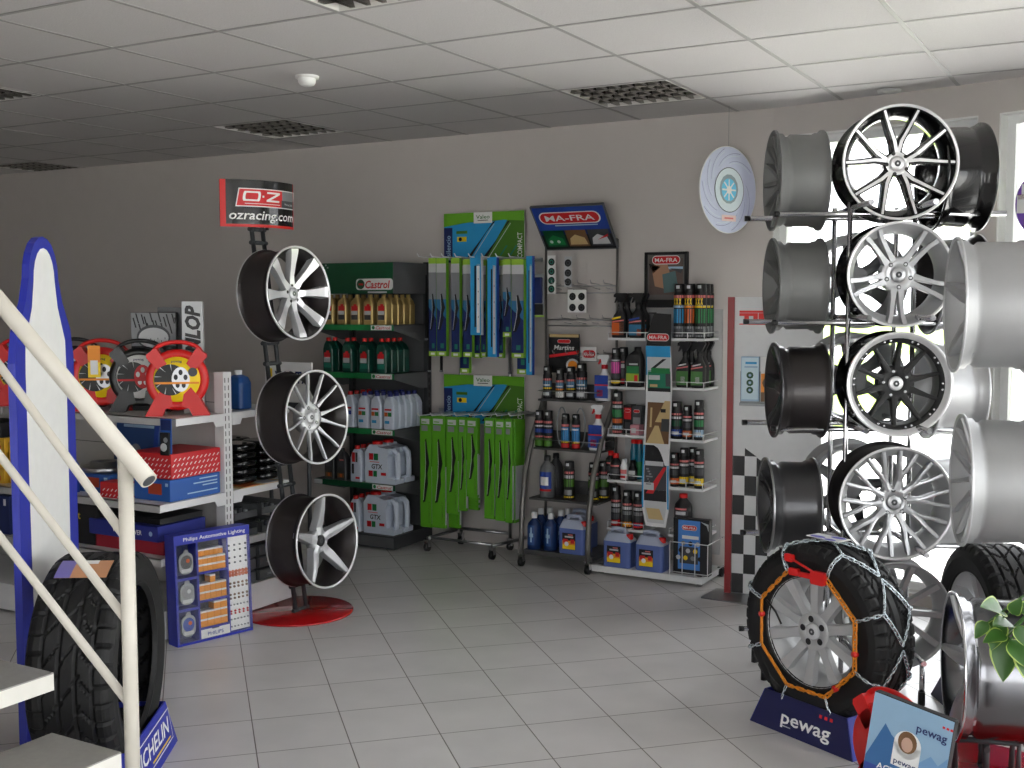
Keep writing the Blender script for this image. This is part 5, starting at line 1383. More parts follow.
# ------------------------------------------------------------------ wiper blade stand
VX0, VX1, VYF, VYB = on_z(428, 551).x, on_z(491, 560).x, 6.01, 6.30
xa, xb = on_y(461, 541, VYB).x, on_y(510, 548, VYB).x
t = thing('wiper_stand', 'chrome tube stand on castors with two green printed header boards and rows of hooks', 'display stand', ((VX0 + VX1) / 2, VYB, 0))
o_ = Vector(((VX0 + VX1) / 2, VYB, 0))
ztop = zy(212, VYB, 480)
for x in (xa, xb):
    b = MB(); b.cyl((x - o_.x, 0, .05), (x - o_.x, 0, ztop - .02), .011, STEEL, 10); b.build('post', t)
b = MB()
for x in (VX0, VX1): b.cyl((x - o_.x, VYF - VYB, .085), (x - o_.x + (.02 if x == VX0 else .06), .03, .085), .011, STEEL)
b.cyl((VX0 - o_.x, -.02, .11), (xb - o_.x, -.0, .11), .010, STEEL); b.cyl((VX0 - o_.x, VYF - VYB + .03, .085), (VX1 - o_.x, VYF - VYB + .03, .085), .009, STEEL); b.build('base_frame', t)
def caster(b, x, y, m=BLACK):
    b.cyl((x - .012, y, .028), (x + .012, y, .028), .028, m, 16); b.box(x - .017, y - .014, .03, x - .013, y + .014, .075, CHROME); b.box(x + .013, y - .014, .03, x + .017, y + .014, .075, CHROME); b.box(x - .018, y - .016, .07, x + .018, y + .016, .078, CHROME)
for x, y in ((VX0, VYF), (VX1, VYF), (xa, VYB), (xb, VYB)):
    b = MB(); caster(b, x - o_.x, y - o_.y); b.build('castor', t)
def vheader(b, x0, x1, z0, z1, y):
    w, h = x1 - x0, z1 - z0
    b.quad(x0, z0, x1, z1, y, OLIVEPR); y -= .0006
    b.poly([(x0, z0), (x0 + w * .5, z0), (x0 + w * .8, z1 - h * .16), (x0 + w * .6, z1 - h * .19), (x0 + w * .3, z1 - h * .2), (x0, z1 - h * .27)], y, CYANPR); y -= .0005
    b.poly([(x0, z1 - h * .27), (x0 + w * .25, z1 - h * .2), (x0 + w * .5, z1 - h * .17), (x0 + w * .75, z1 - h * .17), (x1, z1 - h * .2), (x1, z1), (x0, z1)], y, GREENPR)
    b.quad(x0 + w * .38, z1 - h * .22, x0 + w * .61, z1, y - .0005, PAPER); b.txt('Valeo', x0 + w * .495, z1 - h * .09, h * .08, y - .001, mat('pale_green_print', (60, 120, 60), .5), w=w * .17, bold=.03); b.quad(x0 + w * .43, z1 - h * .17, x0 + w * .56, z1 - h * .155, y - .001, DKGREYPR)
    b.quad(x0, z0, x0 + w * .11, z1 - h * .29, y, NAVYPR); b.txt('silencio', x0 + w * .055, z0 + h * .34, w * .06, y - .0006, SKYPR, w=h * .42, rot=pi / 2)
    b.txt('COMPACT', x1 - w * .055, z0 + h * .32, w * .06, y - .0006, PAPER, w=h * .5, rot=pi / 2)
    for k in range(2):
        q = x0 + w * (.28 + .2 * k); zb_ = z0 + h * .06
        b.poly([(q, zb_), (q + w * .05, zb_), (q + w * (.34 - .02 * k), z1 - h * .2), (q + w * (.37 - .02 * k), z1 - h * .19), (q + w * .2, z0 + h * .48)], y - .0008, BLKPR)
        b.poly([(q + w * .07, zb_), (q + w * .08, zb_), (q + w * .36, z1 - h * .24), (q + w * .35, z1 - h * .24)], y - .001, LTGREY)
        b.poly([(x0 + w * (.7 + .12 * k), z0 + h * .12), (x0 + w * (.72 + .12 * k), z0 + h * .12), (x0 + w * (.8 + .12 * k), z0 + h * .32), (x0 + w * (.78 + .12 * k), z0 + h * .32)], y - .0008, TEALPR)
    b.quad(x0 + w * .16, z1 - h * .42, x0 + w * .3, z1 - h * .36, y - .0006, OLIVEPR); b.quad(x0 + w * .17, z1 - h * .58, x0 + w * .29, z1 - h * .48, y - .0006, YELPR); b.disc(x0 + w * .21, z1 - h * .53, w * .022, y - .001, BLKPR, n=10)
for (zA, zB) in ((212, 262), (375.5, 424)):
    x0, x1 = on_y(443.5, zA, VYB - .03).x - o_.x, on_y(524, zA, VYB - .03).x - o_.x
    z1, z0 = zy(zA, VYB - .03, 484), zy(zB, VYB - .03, 484)
    b = MB(); b.box(x0, -.024, z0, x1, -.018, z1, PAPER); o = b.build('header_board', t)
    b = MB(); vheader(b, x0, x1, z0, z1, -.0246); b.build('print', o)
def hook_row(zy_px, xs, yb, yf):
    for px in xs:
        x = on_y(px, zy_px, yf).x - o_.x; z = zy(zy_px, yf, px)
        b = MB(); b.tube([(x, yb - o_.y, z - .012), (x, yf - o_.y, z - .004), (x, yf - o_.y - .02, z + .014)], .0035, WPLAS, 6); b.build('hook', t)
PKF = 5.98
hk = [419, 432, 443, 456, 470, 483, 497, 510]
zU, zL = zy(259, PKF, 470), zy(417, PKF, 470)
b = MB(); b.box(VX0 - o_.x - .09, -.012, zU - .012, VX1 - o_.x + .2, .0, zU + .012, STEEL); b.box(VX0 - o_.x - .09, -.012, zL - .012, VX1 - o_.x + .2, .0, zL + .012, STEEL); b.build('hook_bar', t)
hook_row(256, hk, VYB - .01, PKF - .1); hook_row(415, hk, VYB - .01, PKF - .1)
def wiper(b, x, z0, z1, y, w, tone=BLKPR):
    h = z1 - z0
    b.poly([(x - w * .22, z0), (x - w * .02, z0 + h * .02), (x + w * .24, z0 + h * .30), (x + w * .20, z0 + h * .46), (x + w * .36, z0 + h * .62), (x + w * .22, z0 + h * .8), (x + w * .10, z1), (x + .0 * w, z1 - h * .02), (x + w * .04, z0 + h * .72), (x + w * .0, z0 + h * .56), (x + w * .06, z0 + h * .42), (x - w * .08, z0 + h * .26)], y, tone)
    b.poly([(x - w * .2, z0 + h * .04), (x - w * .16, z0 + h * .04), (x + w * .0, z0 + h * .4), (x + w * .06, z0 + h * .62), (x + w * .0, z0 + h * .95), (x - w * .02, z0 + h * .95), (x + w * .02, z0 + h * .6), (x - w * .04, z0 + h * .4)], y - .0003, LTGREY)
PKGREEN = mat('pack_green_print', (86, 158, 30), .45)
def pack_green(w, h):
    t = thing('wiper_pack', '', 'wiper pack'); d = .026
    b = MB(); b.bbox(-w / 2, 0, -h, w / 2, d, 0, PKGREEN, .002); b.build('sleeve', t)
    b = MB(); y = -.0007
    b.quad(-w * .36, -.05, w * .36, -.018, y, LTGREY); b.quad(-w * .36, -.095, w * .2, -.06, y, GREYPR); b.quad(-w * .3, -.042, w * .1, -.035, y - .0004, GREENPR)
    wiper(b, -w * .02, -h * .78, -h * .2, y - .0003, w)
    b.txt('COMPACT', w * .3, -h * .86, w * .13, y - .0003, OLIVEPR, w=h * .2, rot=pi / 2)
    E_ = Matrix(((0, -1, 0, w / 2 + .0007), (1, 0, 0, 0), (0, 0, 1, 0), (0, 0, 0, 1))); b.quad(.003, -h * .97, d - .003, -h * .45, 0, LTGREY, E_)
    b.build('print', t); return t
def pack_blue(w, h, scheme=0):
    t = thing('wiper_pack', '', 'wiper pack'); d = .03
    b = MB(); b.bbox(-w / 2, 0, -h, w / 2, d, 0, NAVYPR if scheme == 0 else CYANPR, .002); b.build('sleeve', t)
    b = MB(); y = -.0007
    if scheme == 0:
        b.quad(-w / 2, -.035, w / 2, 0, y, LIMEPR); b.quad(-w / 2, -.09, w / 2, -.035, y, LTGREY); b.quad(-w / 2, -h * .42, w / 2, -.09, y, GREYPR); b.poly([(-w / 2, -h * .42), (w / 2, -h * .42), (w / 2, -h * .62), (-w / 2, -h * .5)], y, mat('steel_blue_print', (46, 110, 150), .5))
        b.quad(-w / 2, -h, w / 2, -h + .03, y, LIMEPR); b.quad(-w * .25, -h + .008, w * .3, -h + .022, y - .0004, PAPER)
        b.quad(-w * .1, -h * .92, w * .25, -h * .87, y, TEALPR)
        wiper(b, -w * .06, -h * .74, -h * .36, y - .0004, w * 1.3)
        E_ = Matrix(((0, -1, 0, w / 2 + .0007), (1, 0, 0, 0), (0, 0, 1, 0), (0, 0, 0, 1))); b.quad(0, -h, d, 0, 0, GREENPR, E_)
    else:
        b.quad(-w * .1, -h * .9, w * .06, -h * .12, y, BLKPR); b.quad(w * .12, -h * .97, w * .4, -.05, y, (LTGREY, PAPER)[scheme == 1])
        for k in range(4): b.quad(w * .24, -h * (.3 + .16 * k), w * .29, -h * (.28 + .16 * k), y - .0004, NAVYPR)
        b.quad(-w / 2, -.06, w / 2, 0, y, CYANPR)
        E_ = Matrix(((0, -1, 0, w / 2 + .0007), (1, 0, 0, 0), (0, 0, 1, 0), (0, 0, 0, 1))); b.quad(0, -h, d, 0, 0, LTGREY if scheme == 1 else BLUEPR, E_)
    b.build('print', t); return t
def put_pack(fn, px0, px1, ytop, ybot, yy, label, group):
    x0, x1 = on_y(px0, 400, yy).x, on_y(px1, 400, yy).x; zt, zb = zy(ytop, yy, (px0 + px1) / 2), zy(ybot, yy, (px0 + px1) / 2)
    t = fn(x1 - x0, zt - zb); t.location = ((x0 + x1) / 2, yy, zt); t['label'] = label; t['group'] = group; return t
GP = 'green wiper packs on the lower hooks'
gl_ = [(419.7, 430.8, 416, 527), (431.3, 444.5, 416, 528), (446, 457.5, 417, 514), (458.2, 465.6, 417, 511), (466.2, 477, 418, 497), (484, 494, 418, 519), (495, 504.5, 419, 521), (505, 512, 419, 523)]
for k, (a, c, e_, g_) in enumerate(gl_):
    put_pack(pack_green, a, c, e_, g_, PKF, f'green wiper pack on the lower hooks, {ORD[k]} from the oil shelving', GP)
for k in range(6):
    put_pack(pack_green, 506.5 + 1.6 * (k + 1), 513.6 + 1.6 * (k + 1), 419, 523 - .6 * k, PKF + .035 * (k + 1), f'green wiper pack {("one", "two", "three", "four", "five", "six")[k]} deep on the hook nearest the tubular shelf cart', GP)
for k in range(2): put_pack(pack_green, 448, 459, 417, 528 - 2 * k, PKF + .06 + .035 * k, f'long green wiper pack hanging behind the third hook, {("front", "rear")[k]} one', GP)
for k in range(3): put_pack(pack_green, 468, 478, 418, 500 + 5 * k, PKF + .035 * (k + 1), f'green wiper pack {("one", "two", "three")[k]} deep behind the short pack on the fifth hook', GP)
for k in range(2): put_pack(pack_green, 421 + 12 * k, 432 + 12.5 * k, 416, 527, PKF + .035, f'green wiper pack behind the {("first", "second")[k]} front one on the lower hooks', GP)
UP = 'blue and silver wiper packs on the upper hooks'
ul = [(429.3, 436.6, 258, 356), (437, 446.5, 258, 356), (451.5, 459.8, 258, 357), (463.3, 472, 259, 357), (503, 510.8, 259, 337), (511.4, 523.5, 259, 358)]
for k, (a, c, e_, g_) in enumerate(ul):
    put_pack(pack_blue, a, c, e_, g_, PKF, f'grey and navy wiper pack on the upper hooks, {ORD[k]} from the oil shelving', UP)
put_pack(lambda w, h: pack_blue(w, h, 1), 470.5, 481, 256, 335, PKF - .05, 'light blue and white wiper pack hanging in front of the upper hooks', UP)
put_pack(lambda w, h: pack_blue(w, h, 2), 487.5, 496.5, 257, 357, PKF - .03, 'narrow bright blue wiper pack in the middle of the upper hooks', UP)
for k, (a, c, g_) in enumerate(((460, 469, 373), (517, 527, 374), (481, 486, 357), (474, 480, 358), (498, 503, 358))):
    put_pack(pack_blue, a, c, 260, g_, PKF + .06 + .01 * k, ('long navy wiper pack hanging low behind the third upper pack', 'long navy wiper pack hanging low behind the last upper pack', 'navy wiper pack behind the light blue and white one', 'navy wiper pack edge behind the light blue and white one, inner hook', 'navy wiper pack behind the bright blue one')[k], UP)
put_pack(lambda w, h: pack_blue(w, h, 2), 526, 532, 256, 375, PKF + .05, 'long light blue wiper pack ending the upper hooks, next to the shelf cart', UP)
for k, (a, g_, m) in enumerate(((426.5, 340, BLKMAT), (429.5, 372, BLKMAT), (441.2, 372, BLKMAT), (510, 374, STEEL))):
    x = on_y(a, 340, PKF + .1).x; zt, zb = zy(262 if k else 275, PKF + .1, a), zy(g_, PKF + .1, a)
    t = thing('windscreen_wiper', ('loose black wiper blade hanging next to the oil shelving', 'loose black wiper blade below the first upper pack', 'loose black wiper blade below the second upper pack', 'loose bright metal wiper arm below the upper packs')[k], 'wiper blade', (x, PKF + .1 + .0, zt))
    b = MB(); b.prism([(-.002, 0), (.002, 0), (.009, -(zt - zb) * .3), (.011, -(zt - zb) * .7), (.008, zb - zt), (-.008, zb - zt), (-.007, -(zt - zb) * .6)], -.004, .004, m); b.build('blade', t)
    b = MB(); b.box(-.011, -.006, zb - zt, .011, .006, zb - zt + .012, GREYPR); b.build('end_clip', t)
# ------------------------------------------------------------------ tubular shelf cart with tilted sign
CX0, CX1, CYF, CYB = on_z(521, 566).x, on_z(591, 573).x, 5.95, 6.30
xl, xr = on_y(546, 300, CYB).x, on_y(617, 300, CYB).x
o_ = Vector(((xl + xr) / 2, CYB, 0))
t = thing('shelf_cart', 'grey tubular cart on castors with wire shelves and a tilted blue sign on top', 'display stand', o_)
ztop = zy(240, CYB, 580)
TUB = mat('grey_tube_paint', (112, 110, 106), .4, .5)
for xf, xk in ((CX0, xl), (CX1, xr)):
    b = MB(); X_ = lambda u: xf + (xk - xf) * u - o_.x
    b.tube([(X_(0), CYF - CYB, .06), (X_(0), CYF - CYB + .0, .16), (X_(.05), CYF - CYB + .012, .36), (X_(.25), CYF - CYB + .06, .58), (X_(.55), CYF - CYB + .16, .78), (X_(.9), CYF - CYB + .3, .96), (X_(1), 0, 1.06)], .017, TUB, 12); b.build('side_tube', t)
    b = MB(); b.cyl((xk - o_.x, 0, .06), (xk - o_.x, 0, ztop), .008, TUB); b.build('back_post', t)
for x, y in ((CX0, CYF), (CX1, CYF), (xl, CYB), (xr, CYB)):
    b = MB(); caster(b, x - o_.x, y - o_.y); b.build('castor', t)
SYF = [6.10, 6.07, 6.03, 5.95]
SZ = [zy(400, 6.10, 567), zy(449.5, 6.07, 567), zy(501, 6.03, 567), zy(553, 5.96, 560)]
SXL = [on_y(538, 400, 6.1).x, on_y(533.5, 449, 6.07).x, on_y(529, 500, 6.03).x, on_y(524, 550, 5.95).x]
SXR = [on_y(597, 400, 6.1).x, on_y(599, 449, 6.07).x, on_y(597, 500, 6.03).x, on_y(592, 555, 5.95).x]
MESH = mat('perforated_grey_metal', (84, 84, 84), .5, .4)
for k in range(4):
    b = MB(); x0, x1, y0, z = SXL[k] - o_.x, SXR[k] - o_.x, SYF[k] - o_.y, SZ[k]
    b.box(x0, y0, z - .012 if k < 3 else z - .03, x1, -.01, z, MESH)
    if k < 3: b.box(x0, -.014, z, x1, -.008, z + .085, MESH)
    if k < 2:
        for zz__ in (.05,): b.tube([(x0, -.02, z + zz__), (x0, y0, z + zz__), (x1, y0, z + zz__), (x1, -.02, z + zz__)], .0028, STEEL, 6)
    b.build('shelf', t)
b = MB()
for py in (286, 293, 320, 326, 354, 361):
    z = zy(py, CYB, 580); b.cyl((xl - o_.x, 0, z), (xr - o_.x, 0, z), .0035, STEEL, 6)
b.cyl((xl - o_.x, 0, ztop), (xr - o_.x, 0, ztop), .005, TUB, 8); b.build('wire_grid', t)
for py, xs in ((281, (552, 565, 578, 591, 604)), (316, (562, 577, 590, 603)), (351, (553, 566, 577, 590, 604))):
    for px in xs:
        q = on_y(px, py, CYB - .12); x = q.x - o_.x; z = q.z
        b = MB(); b.tube([(x, -.0, z - .02), (x, -.12, z - .012), (x, -.13, z + .006)], .0025, STEEL, 6)
        b.tube([(x + .004, 0, z - .05), (x + .004, -.10, z - .04)], .002, STEEL, 5)
        b.build('hook', t)
# sign board
tl_ = on_y(533, 207, 6.06); tr_ = on_y(606, 205.5, 6.06); bl_ = on_y(547, 250, 6.27); br_ = on_y(617, 246.5, 6.27)
w_ = (br_ - bl_).length; up = ((tl_ + tr_) / 2 - (bl_ + br_) / 2); h_ = up.length
t = thing('tilted_sign', 'tilted blue sign with red oval logo and car pictures above the tubular cart', 'sign', (bl_ + br_) / 2)
M_ = Matrix.Rotation(math.atan2(-up.y, up.z), 4, 'X')
b = MB(M_); hw = w_ / 2
b.box(-hw, 0, 0, hw, .012, h_, BLKPR)
for q in ((-hw - .006, 0, -hw, h_), (hw, 0, hw + .006, h_), (-hw - .006, -.006, hw + .006, 0), (-hw - .006, h_, hw + .006, h_ + .006)): b.box(q[0], -.006, q[1], q[2], .014, q[3], GREYMET)
b.build('frame', t)
b = MB(M_); y = -.0008
b.quad(-hw, h_ * .34, hw, h_, y, BLUEPR); b.quad(-hw, 0, hw, h_ * .34, y, BLKPR); b.quad(-hw, h_ * .34, hw, h_ * .45, y - .0003, NAVYPR)
def oval(b, cx, cz, hw_, hh, y, txt_=True):
    b.poly(rrect(hw_, hh, hh * .98, 6, cx, cz), y, PAPER); b.poly(rrect(hw_ * .955, hh * .84, hh * .83, 6, cx, cz), y - .0005, REDPR)
    if txt_: b.txt('MA-FRA', cx, cz, hh * .95, y - .001, PAPER, w=hw_ * 1.6, bold=.03)
oval(b, -.005, h_ * .74, hw * .86, h_ * .14, y - .0006); b.quad(-hw * .5, h_ * .55, hw * .7, h_ * .575, y - .0008, SKYPR)
for k, (m, m2) in enumerate(((DKGREEN, MIDGREEN), (BROWNPR, BEIGEPR), (DKGREYPR, LTGREY))):
    x0 = -hw * .92 + k * hw * .63; x1 = x0 + hw * .58
    b.quad(x0, h_ * .06, x1, h_ * .45, y - .001, m); b.poly([(x0 + .01, h_ * .1), (x1 - .01, h_ * .1), (x1 - .02, h_ * .26), (x0 + .06, h_ * .34), (x0 + .02, h_ * .25)], y - .0015, m2)
    if k == 2: b.poly([(x0 + .05, h_ * .2), (x1 - .01, h_ * .34), (x1 - .01, h_ * .28)], y - .002, REDPR)
    if k == 0: b.disc(x0 + .035, h_ * .18, .012, y - .002, LTGREY, n=8); b.disc(x0 + .085, h_ * .18, .012, y - .002, LTGREY, n=8)
b.build('print', t)
# round stickers and cards
def dots(label, px, tops, sx, yy, w, card, ringm):
    q0 = on_y(px, tops[0], yy); t = thing('sticker_card', label, 'sticker card', (q0.x, yy, q0.z))
    zs = [on_y(px, v, yy).z - q0.z for v in tops]
    b = MB(); b.box(-w / 2, 0, zs[-1] - .03, w / 2, .002, .04, card); b.build('card', t)
    b = MB()
    for z in zs:
        for x in sx:
            b.disc(x, z, .0225, -.0006, BLKPR, n=20); b.disc(x, z, .014, -.001, ringm, n=14); b.disc(x, z, .008, -.0014, BLKPR, n=10)
    b.build('print', t)
dots('white card with four small round dark green emblems on the cart back grid', 551.5, (262, 271.5, 280.5, 289), (0,), 6.20, .055, PAPER, TEALPR)
dots('strip of three black round stickers on the cart back grid', 568, (263, 273, 282), (0,), 6.20, .05, LTGREY, DKGREYPR)
dots('white card with four round black stickers hanging on the cart', 577, (296.5, 307.5), (-.03, .03), 6.14, .125, PAPER, DKGREYPR)
q = on_y(538, 274, 6.08); t = thing('blister_pack', 'small clear blister pack with dark tools hanging beside the upper wiper packs', 'blister pack', q)
hz = q.z - on_y(538, 317, 6.08).z
b = MB(); b.box(-.042, 0, -hz, .042, .004, 0, GREYPR); b.bbox(-.034, -.02, -hz * .68, .034, 0, -.02, NAVYPR, .006); b.box(-.034, -.001, -hz * .95, .034, 0, -hz * .7, BLKPR); b.box(-.042, -.0015, -hz, .042, 0, -hz * .96, LIMEPR); b.build('card', t)
q = on_y(564, 334, 6.2)
t = thing('product_poster', 'black poster with gold top and red strip hanging on the cart above the cans', 'poster', (q.x, 6.2, q.z))
hz = q.z - on_y(564, 373, 6.2).z; b = MB(); b.box(-.105, 0, -hz, .105, .004, 0, BLKPR); b.build('board', t)
b = MB(); b.quad(-.1, -.02, .1, -.002, -.0006, BEIGEPR); oval(b, .0, -.045, .045, .012, -.0006, False); b.txt('Martins', .0, -.082, .03, -.0006, PAPER, w=.14, bold=.03, ital=.2)
b.poly([(-.1, -.13), (.1, -.1), (.1, -.12), (-.1, -.148)], -.0006, REDPR); b.disc(.06, -.19, .045, -.0006, LTGREY, n=20, rz=.04); b.disc(.06, -.19, .032, -.001, ORGPR, n=16, rz=.028); b.build('print', t)
q = on_y(589, 347, 6.24); t = thing('small_sign', 'small white card with red oval logo behind the white trigger bottle', 'sign', (q.x, 6.24, q.z)); b = MB(); hz = q.z - on_y(589, 361, 6.24).z; b.box(-.06, 0, -hz, .05, .003, 0, PAPER); b.build('card', t); b = MB(); oval(b, -.0, -hz / 2, .045, .028, -.0008); b.build('print', t)
# ------------------------------------------------------------------ goods on the cart
pr_ = mat('pale_red_print', (210, 110, 110))
def bandA(c1, c2, c3): return [(.56, .62, 1.5, pr_), (.36, .55, 1.5, c1), (.40, .44, 1.0, LTGREY), (.30, .35, 1.5, c2), (.06, .26, 1.5, c3), (.1, .2, .8, LTGREY)]
STEELBL = mat('steel_blue_label', (70, 120, 155), .5)
PC1 = Proto(lambda: spray_can(.029, .20, bandA(STEELBL, YELPR, DKGREYPR)))
PC2 = Proto(lambda: spray_can(.033, .222, bandA(STEELBL, LTGREY, GREYPR)))
PC3 = Proto(lambda: spray_can(.027, .185, bandA(STEELBL, ORGPR, PAPER)))
PC4 = Proto(lambda: spray_can(.029, .225, [(.66, .72, 1.4, pr_), (.56, .6, 1.4, LTGREY), (.4, .5, 1.4, BLUEPR), (.27, .31, 1.4, pr_), (.04, .24, 1.2, OLIVEPR)]))
def drop(P, px, yy, z, label, group, rz=0): return P.put((on_y(px, 450, yy).x, yy, z), rz, label, group)
G1 = 'spray cans on the upper cart shelf'
for P, px, lab in ((PC1, 547.5, 'first from the wiper packs'), (PC3, 560, 'second from the wiper packs, shortest'), (PC1, 570.8, 'third from the wiper packs'), (PC2, 581.5, 'fourth from the wiper packs, tallest')):
    drop(P, px, 6.15, SZ[0], f'black-capped blue spray can on the upper cart shelf, {lab}', G1)
for k, px in enumerate((539.5, 548.5)):
    drop(PC4, px, 6.12, SZ[1], f'black spray can with red stripes on the second cart shelf, {("outer", "inner")[k]} one', 'striped spray cans')
PC5 = Proto(lambda: spray_can(.026, .212, [(.64, .7, 1.4, pr_), (.22, .62, 1.5, mat('bright_blue_label', (50, 130, 190), .5)), (.54, .58, 1.0, PAPER), (.17, .21, 1.5, YELPR), (.03, .15, 1.4, REDPR)], cap_h=.03))
for k, px in enumerate((565.5, 576)):
    drop(PC5, px, 6.12, SZ[1], f'blue repair can with hose loop on the cart, {("nearer to the striped cans", "nearer to the trigger bottle")[k]}', 'tyre repair cans')
    x = on_y(px - (4 if k == 0 else -4), 430, 6.16).x
    t = thing('hose_loop', f'clear hose loop behind the blue repair can {("nearer to the striped cans", "nearer to the white trigger bottle")[k]}', 'hose', (x, 6.165, SZ[1]))
    b = MB(); b.tube([(.032 * math.cos(2 * pi * i / 20), 0, .125 + .12 * math.sin(2 * pi * i / 20)) for i in range(20)], .0042, CLEARP, 6, closed=True); b.build('hose', t)
PT1 = Proto(lambda: trigger_bottle(.096, .06, .275, WPLAS, WPLAS, [(-.46, .36, .46, .56, BLUEPR, 0), (-.46, .33, .46, .36, REDPR, 0), (-.46, .06, .46, .33, mat('mid_blue_label', (50, 80, 160), .5), 0), (-.3, .1, .1, .24, REDPR, 0)], REDPR))
b0 = drop(PT1, 597, 6.13, SZ[1], 'white trigger bottle with blue label on the second cart shelf', 'white trigger bottles')
drop(PT1, 603, 6.17, SZ[0], 'white trigger bottle with red trigger on the upper cart shelf', 'white trigger bottles')
PRB = Proto(lambda: round_bottle(.047, .258, GREYB, DGREYB, [(.22, .62, 1.0, BLUEPR), (.3, .5, .6, PAPER), (.16, .21, 1.0, REDPR)]))
drop(PRB, 547.5, 6.10, SZ[2], 'round grey bottle with a blue picture label on the third cart shelf', 'oil flasks on the cart')
PRD = Proto(lambda: round_bottle(.045, .26, DGREYB, BLKPR, [(.2, .6, .9, DKGREYPR)]))
drop(PRD, 556, 6.21, SZ[2], 'dark round bottle behind the grey one on the third cart shelf', 'oil flasks on the cart')
PC6 = Proto(lambda: spray_can(.033, .232, [(.68, .74, 1.4, pr_), (.56, .64, 1.4, LTGREY), (.34, .54, 1.4, OLIVEPR), (.05, .09, 1.4, YELPR), (.12, .26, .9, GREYPR)]))
for px, yy, lab in ((569.5, 6.10, 'standing alone beside the grey bottle'), (594, 6.12, 'half behind the bent tube'), (604, 6.2, 'behind the bent tube, nearer the white stand')):
    drop(PC6, px, yy, SZ[2], f'black and green spray can on the cart, {lab}', 'black and green cans')
def blue_bot():
    t = round_bottle(.043, .225, NAVYB, WPLAS, [(.12, .66, .5, NAVYPR)], .34, .035)
    b = MB(); y = -.0445; b.txt('PROLUX', .018, .105, .015, y, PAPER, w=.09, rot=pi / 2, bold=.03); b.poly([(-.03, .09), (-.012, .108), (-.03, .126), (-.024, .108)], y + .006, SKYPR); b.build('lettering', t)
    return t
def blue_bot():
    return round_bottle(.043, .225, NAVYB, WPLAS, [(.12, .66, .5, mat('mid_navy_print', (30, 70, 130), .5)), (.2, .6, .12, SKYPR), (.34, .44, .3, SKYPR)], .34, .035)
PBB = Proto(blue_bot)
for px, yy, lab in ((534.5, 6.0, 'front row, outermost'), (551, 6.02, 'front row, next to the canister'), (541, 6.13, 'second row, outermost'), (550, 6.18, 'second row, middle'), (561, 6.14, 'second row, behind the canister'), (568, 6.2, 'second row, innermost')):
    drop(PBB, px, yy, SZ[3], f'blue bottle with white cap on the bottom cart tray, {lab}', 'blue bottles on the cart tray')
PF = Proto(lambda: fluid_can(.175, .12, .225))
drop(PF, 576, 6.02, SZ[3], 'blue screenwash canister with red cap on the bottom cart tray', 'screenwash canisters')
drop(PF, 582, 6.20, SZ[3], 'screenwash canister behind the front one on the cart tray', 'screenwash canisters')
# ------------------------------------------------------------------ white car-care stand
MX0, MX1, MYF, MYB = on_z(606, 566).x, on_y(708, 578, 6.08).x, 6.08, 6.33
XL1 = on_y(645, 400, MYF).x; XR0 = on_y(669.5, 400, MYF).x; XLs = on_y(607.5, 400, MYF).x; XRs = on_y(704, 400, MYF).x
o_ = Vector(((XLs + XRs) / 2, MYB, 0))
t = thing('care_stand', 'white metal stand on castors with two columns of small shelves around a curved picture panel', 'display stand', o_)
SWH = mat('stand_white_enamel', (216, 217, 218), .4)
BKP = mat('stand_back_grey', (168, 168, 168), .6)
b = MB(); b.box(XLs - o_.x + .01, -.012, .12, XRs - o_.x + .02, 0, zy(309, MYB, 665), BKP); b.build('back_panel', t)
LZ = [zy(v, MYF, 626) for v in (338, 387, 435, 481, 529)]; RZ_ = [zy(v, MYF, 687) for v in (338.5, 388, 440, 488.5, 536)]
def tray(x0, x1, z):
    b = MB(); x0 -= o_.x; x1 -= o_.x; y0 = MYF - o_.y
    b.box(x0, y0, z - .014, x1, -.012, z, SWH)
    for zz in (.032,): b.tube([(x0 + .004, -.014, z + zz), (x0 + .004, y0 + .004, z + zz), (x1 - .004, y0 + .004, z + zz), (x1 - .004, -.014, z + zz)], .0028, SWH, 6)
    for x in (x0 + .004, x1 - .004, (x0 + x1) / 2): b.cyl((x, y0 + .004, z), (x, y0 + .004, z + .032), .0028, SWH, 6)
    b.build('shelf', t)
for z in LZ: tray(XLs, XL1, z)
for z in RZ_: tray(XR0, XRs, z)
ZT = zy(571, 5.98, 640)
b = MB(); b.box(MX0 - o_.x, 5.98 - o_.y, ZT - .035, MX1 - o_.x, -.0, ZT, SWH); b.build('bottom_tray', t)
for x, y in ((MX0 + .05, 6.03), (MX1 - .03, 6.03), (MX1 - .0, 6.29), (MX0 + .05, 6.29)):
    b = MB(); b.cyl((x - o_.x - .014, y - o_.y, .029), (x - o_.x + .014, y - o_.y, .029), .029, BLACK, 16); b.box(x - o_.x - .02, y - o_.y - .02, .05, x - o_.x + .02, y - o_.y + .02, ZT - .035, BLACK); b.build('castor', t)
# wire magazine basket on the bottom tray
b = MB(); xa_, xb_ = on_y(670, 560, 5.99).x - o_.x, on_y(708, 560, 5.99).x - o_.x; y0 = 5.985 - o_.y
for z in (ZT + .02, ZT + .225 * .85): b.tube([(xa_, -.02, z), (xa_, y0, z), (xb_, y0, z), (xb_, -.02, z)], .003, SWH, 6)
for k in range(4): x = xa_ + (xb_ - xa_) * k / 3; b.cyl((x, y0, ZT), (x, y0, ZT + .192), .003, SWH, 6)
b.build('wire_basket', t)
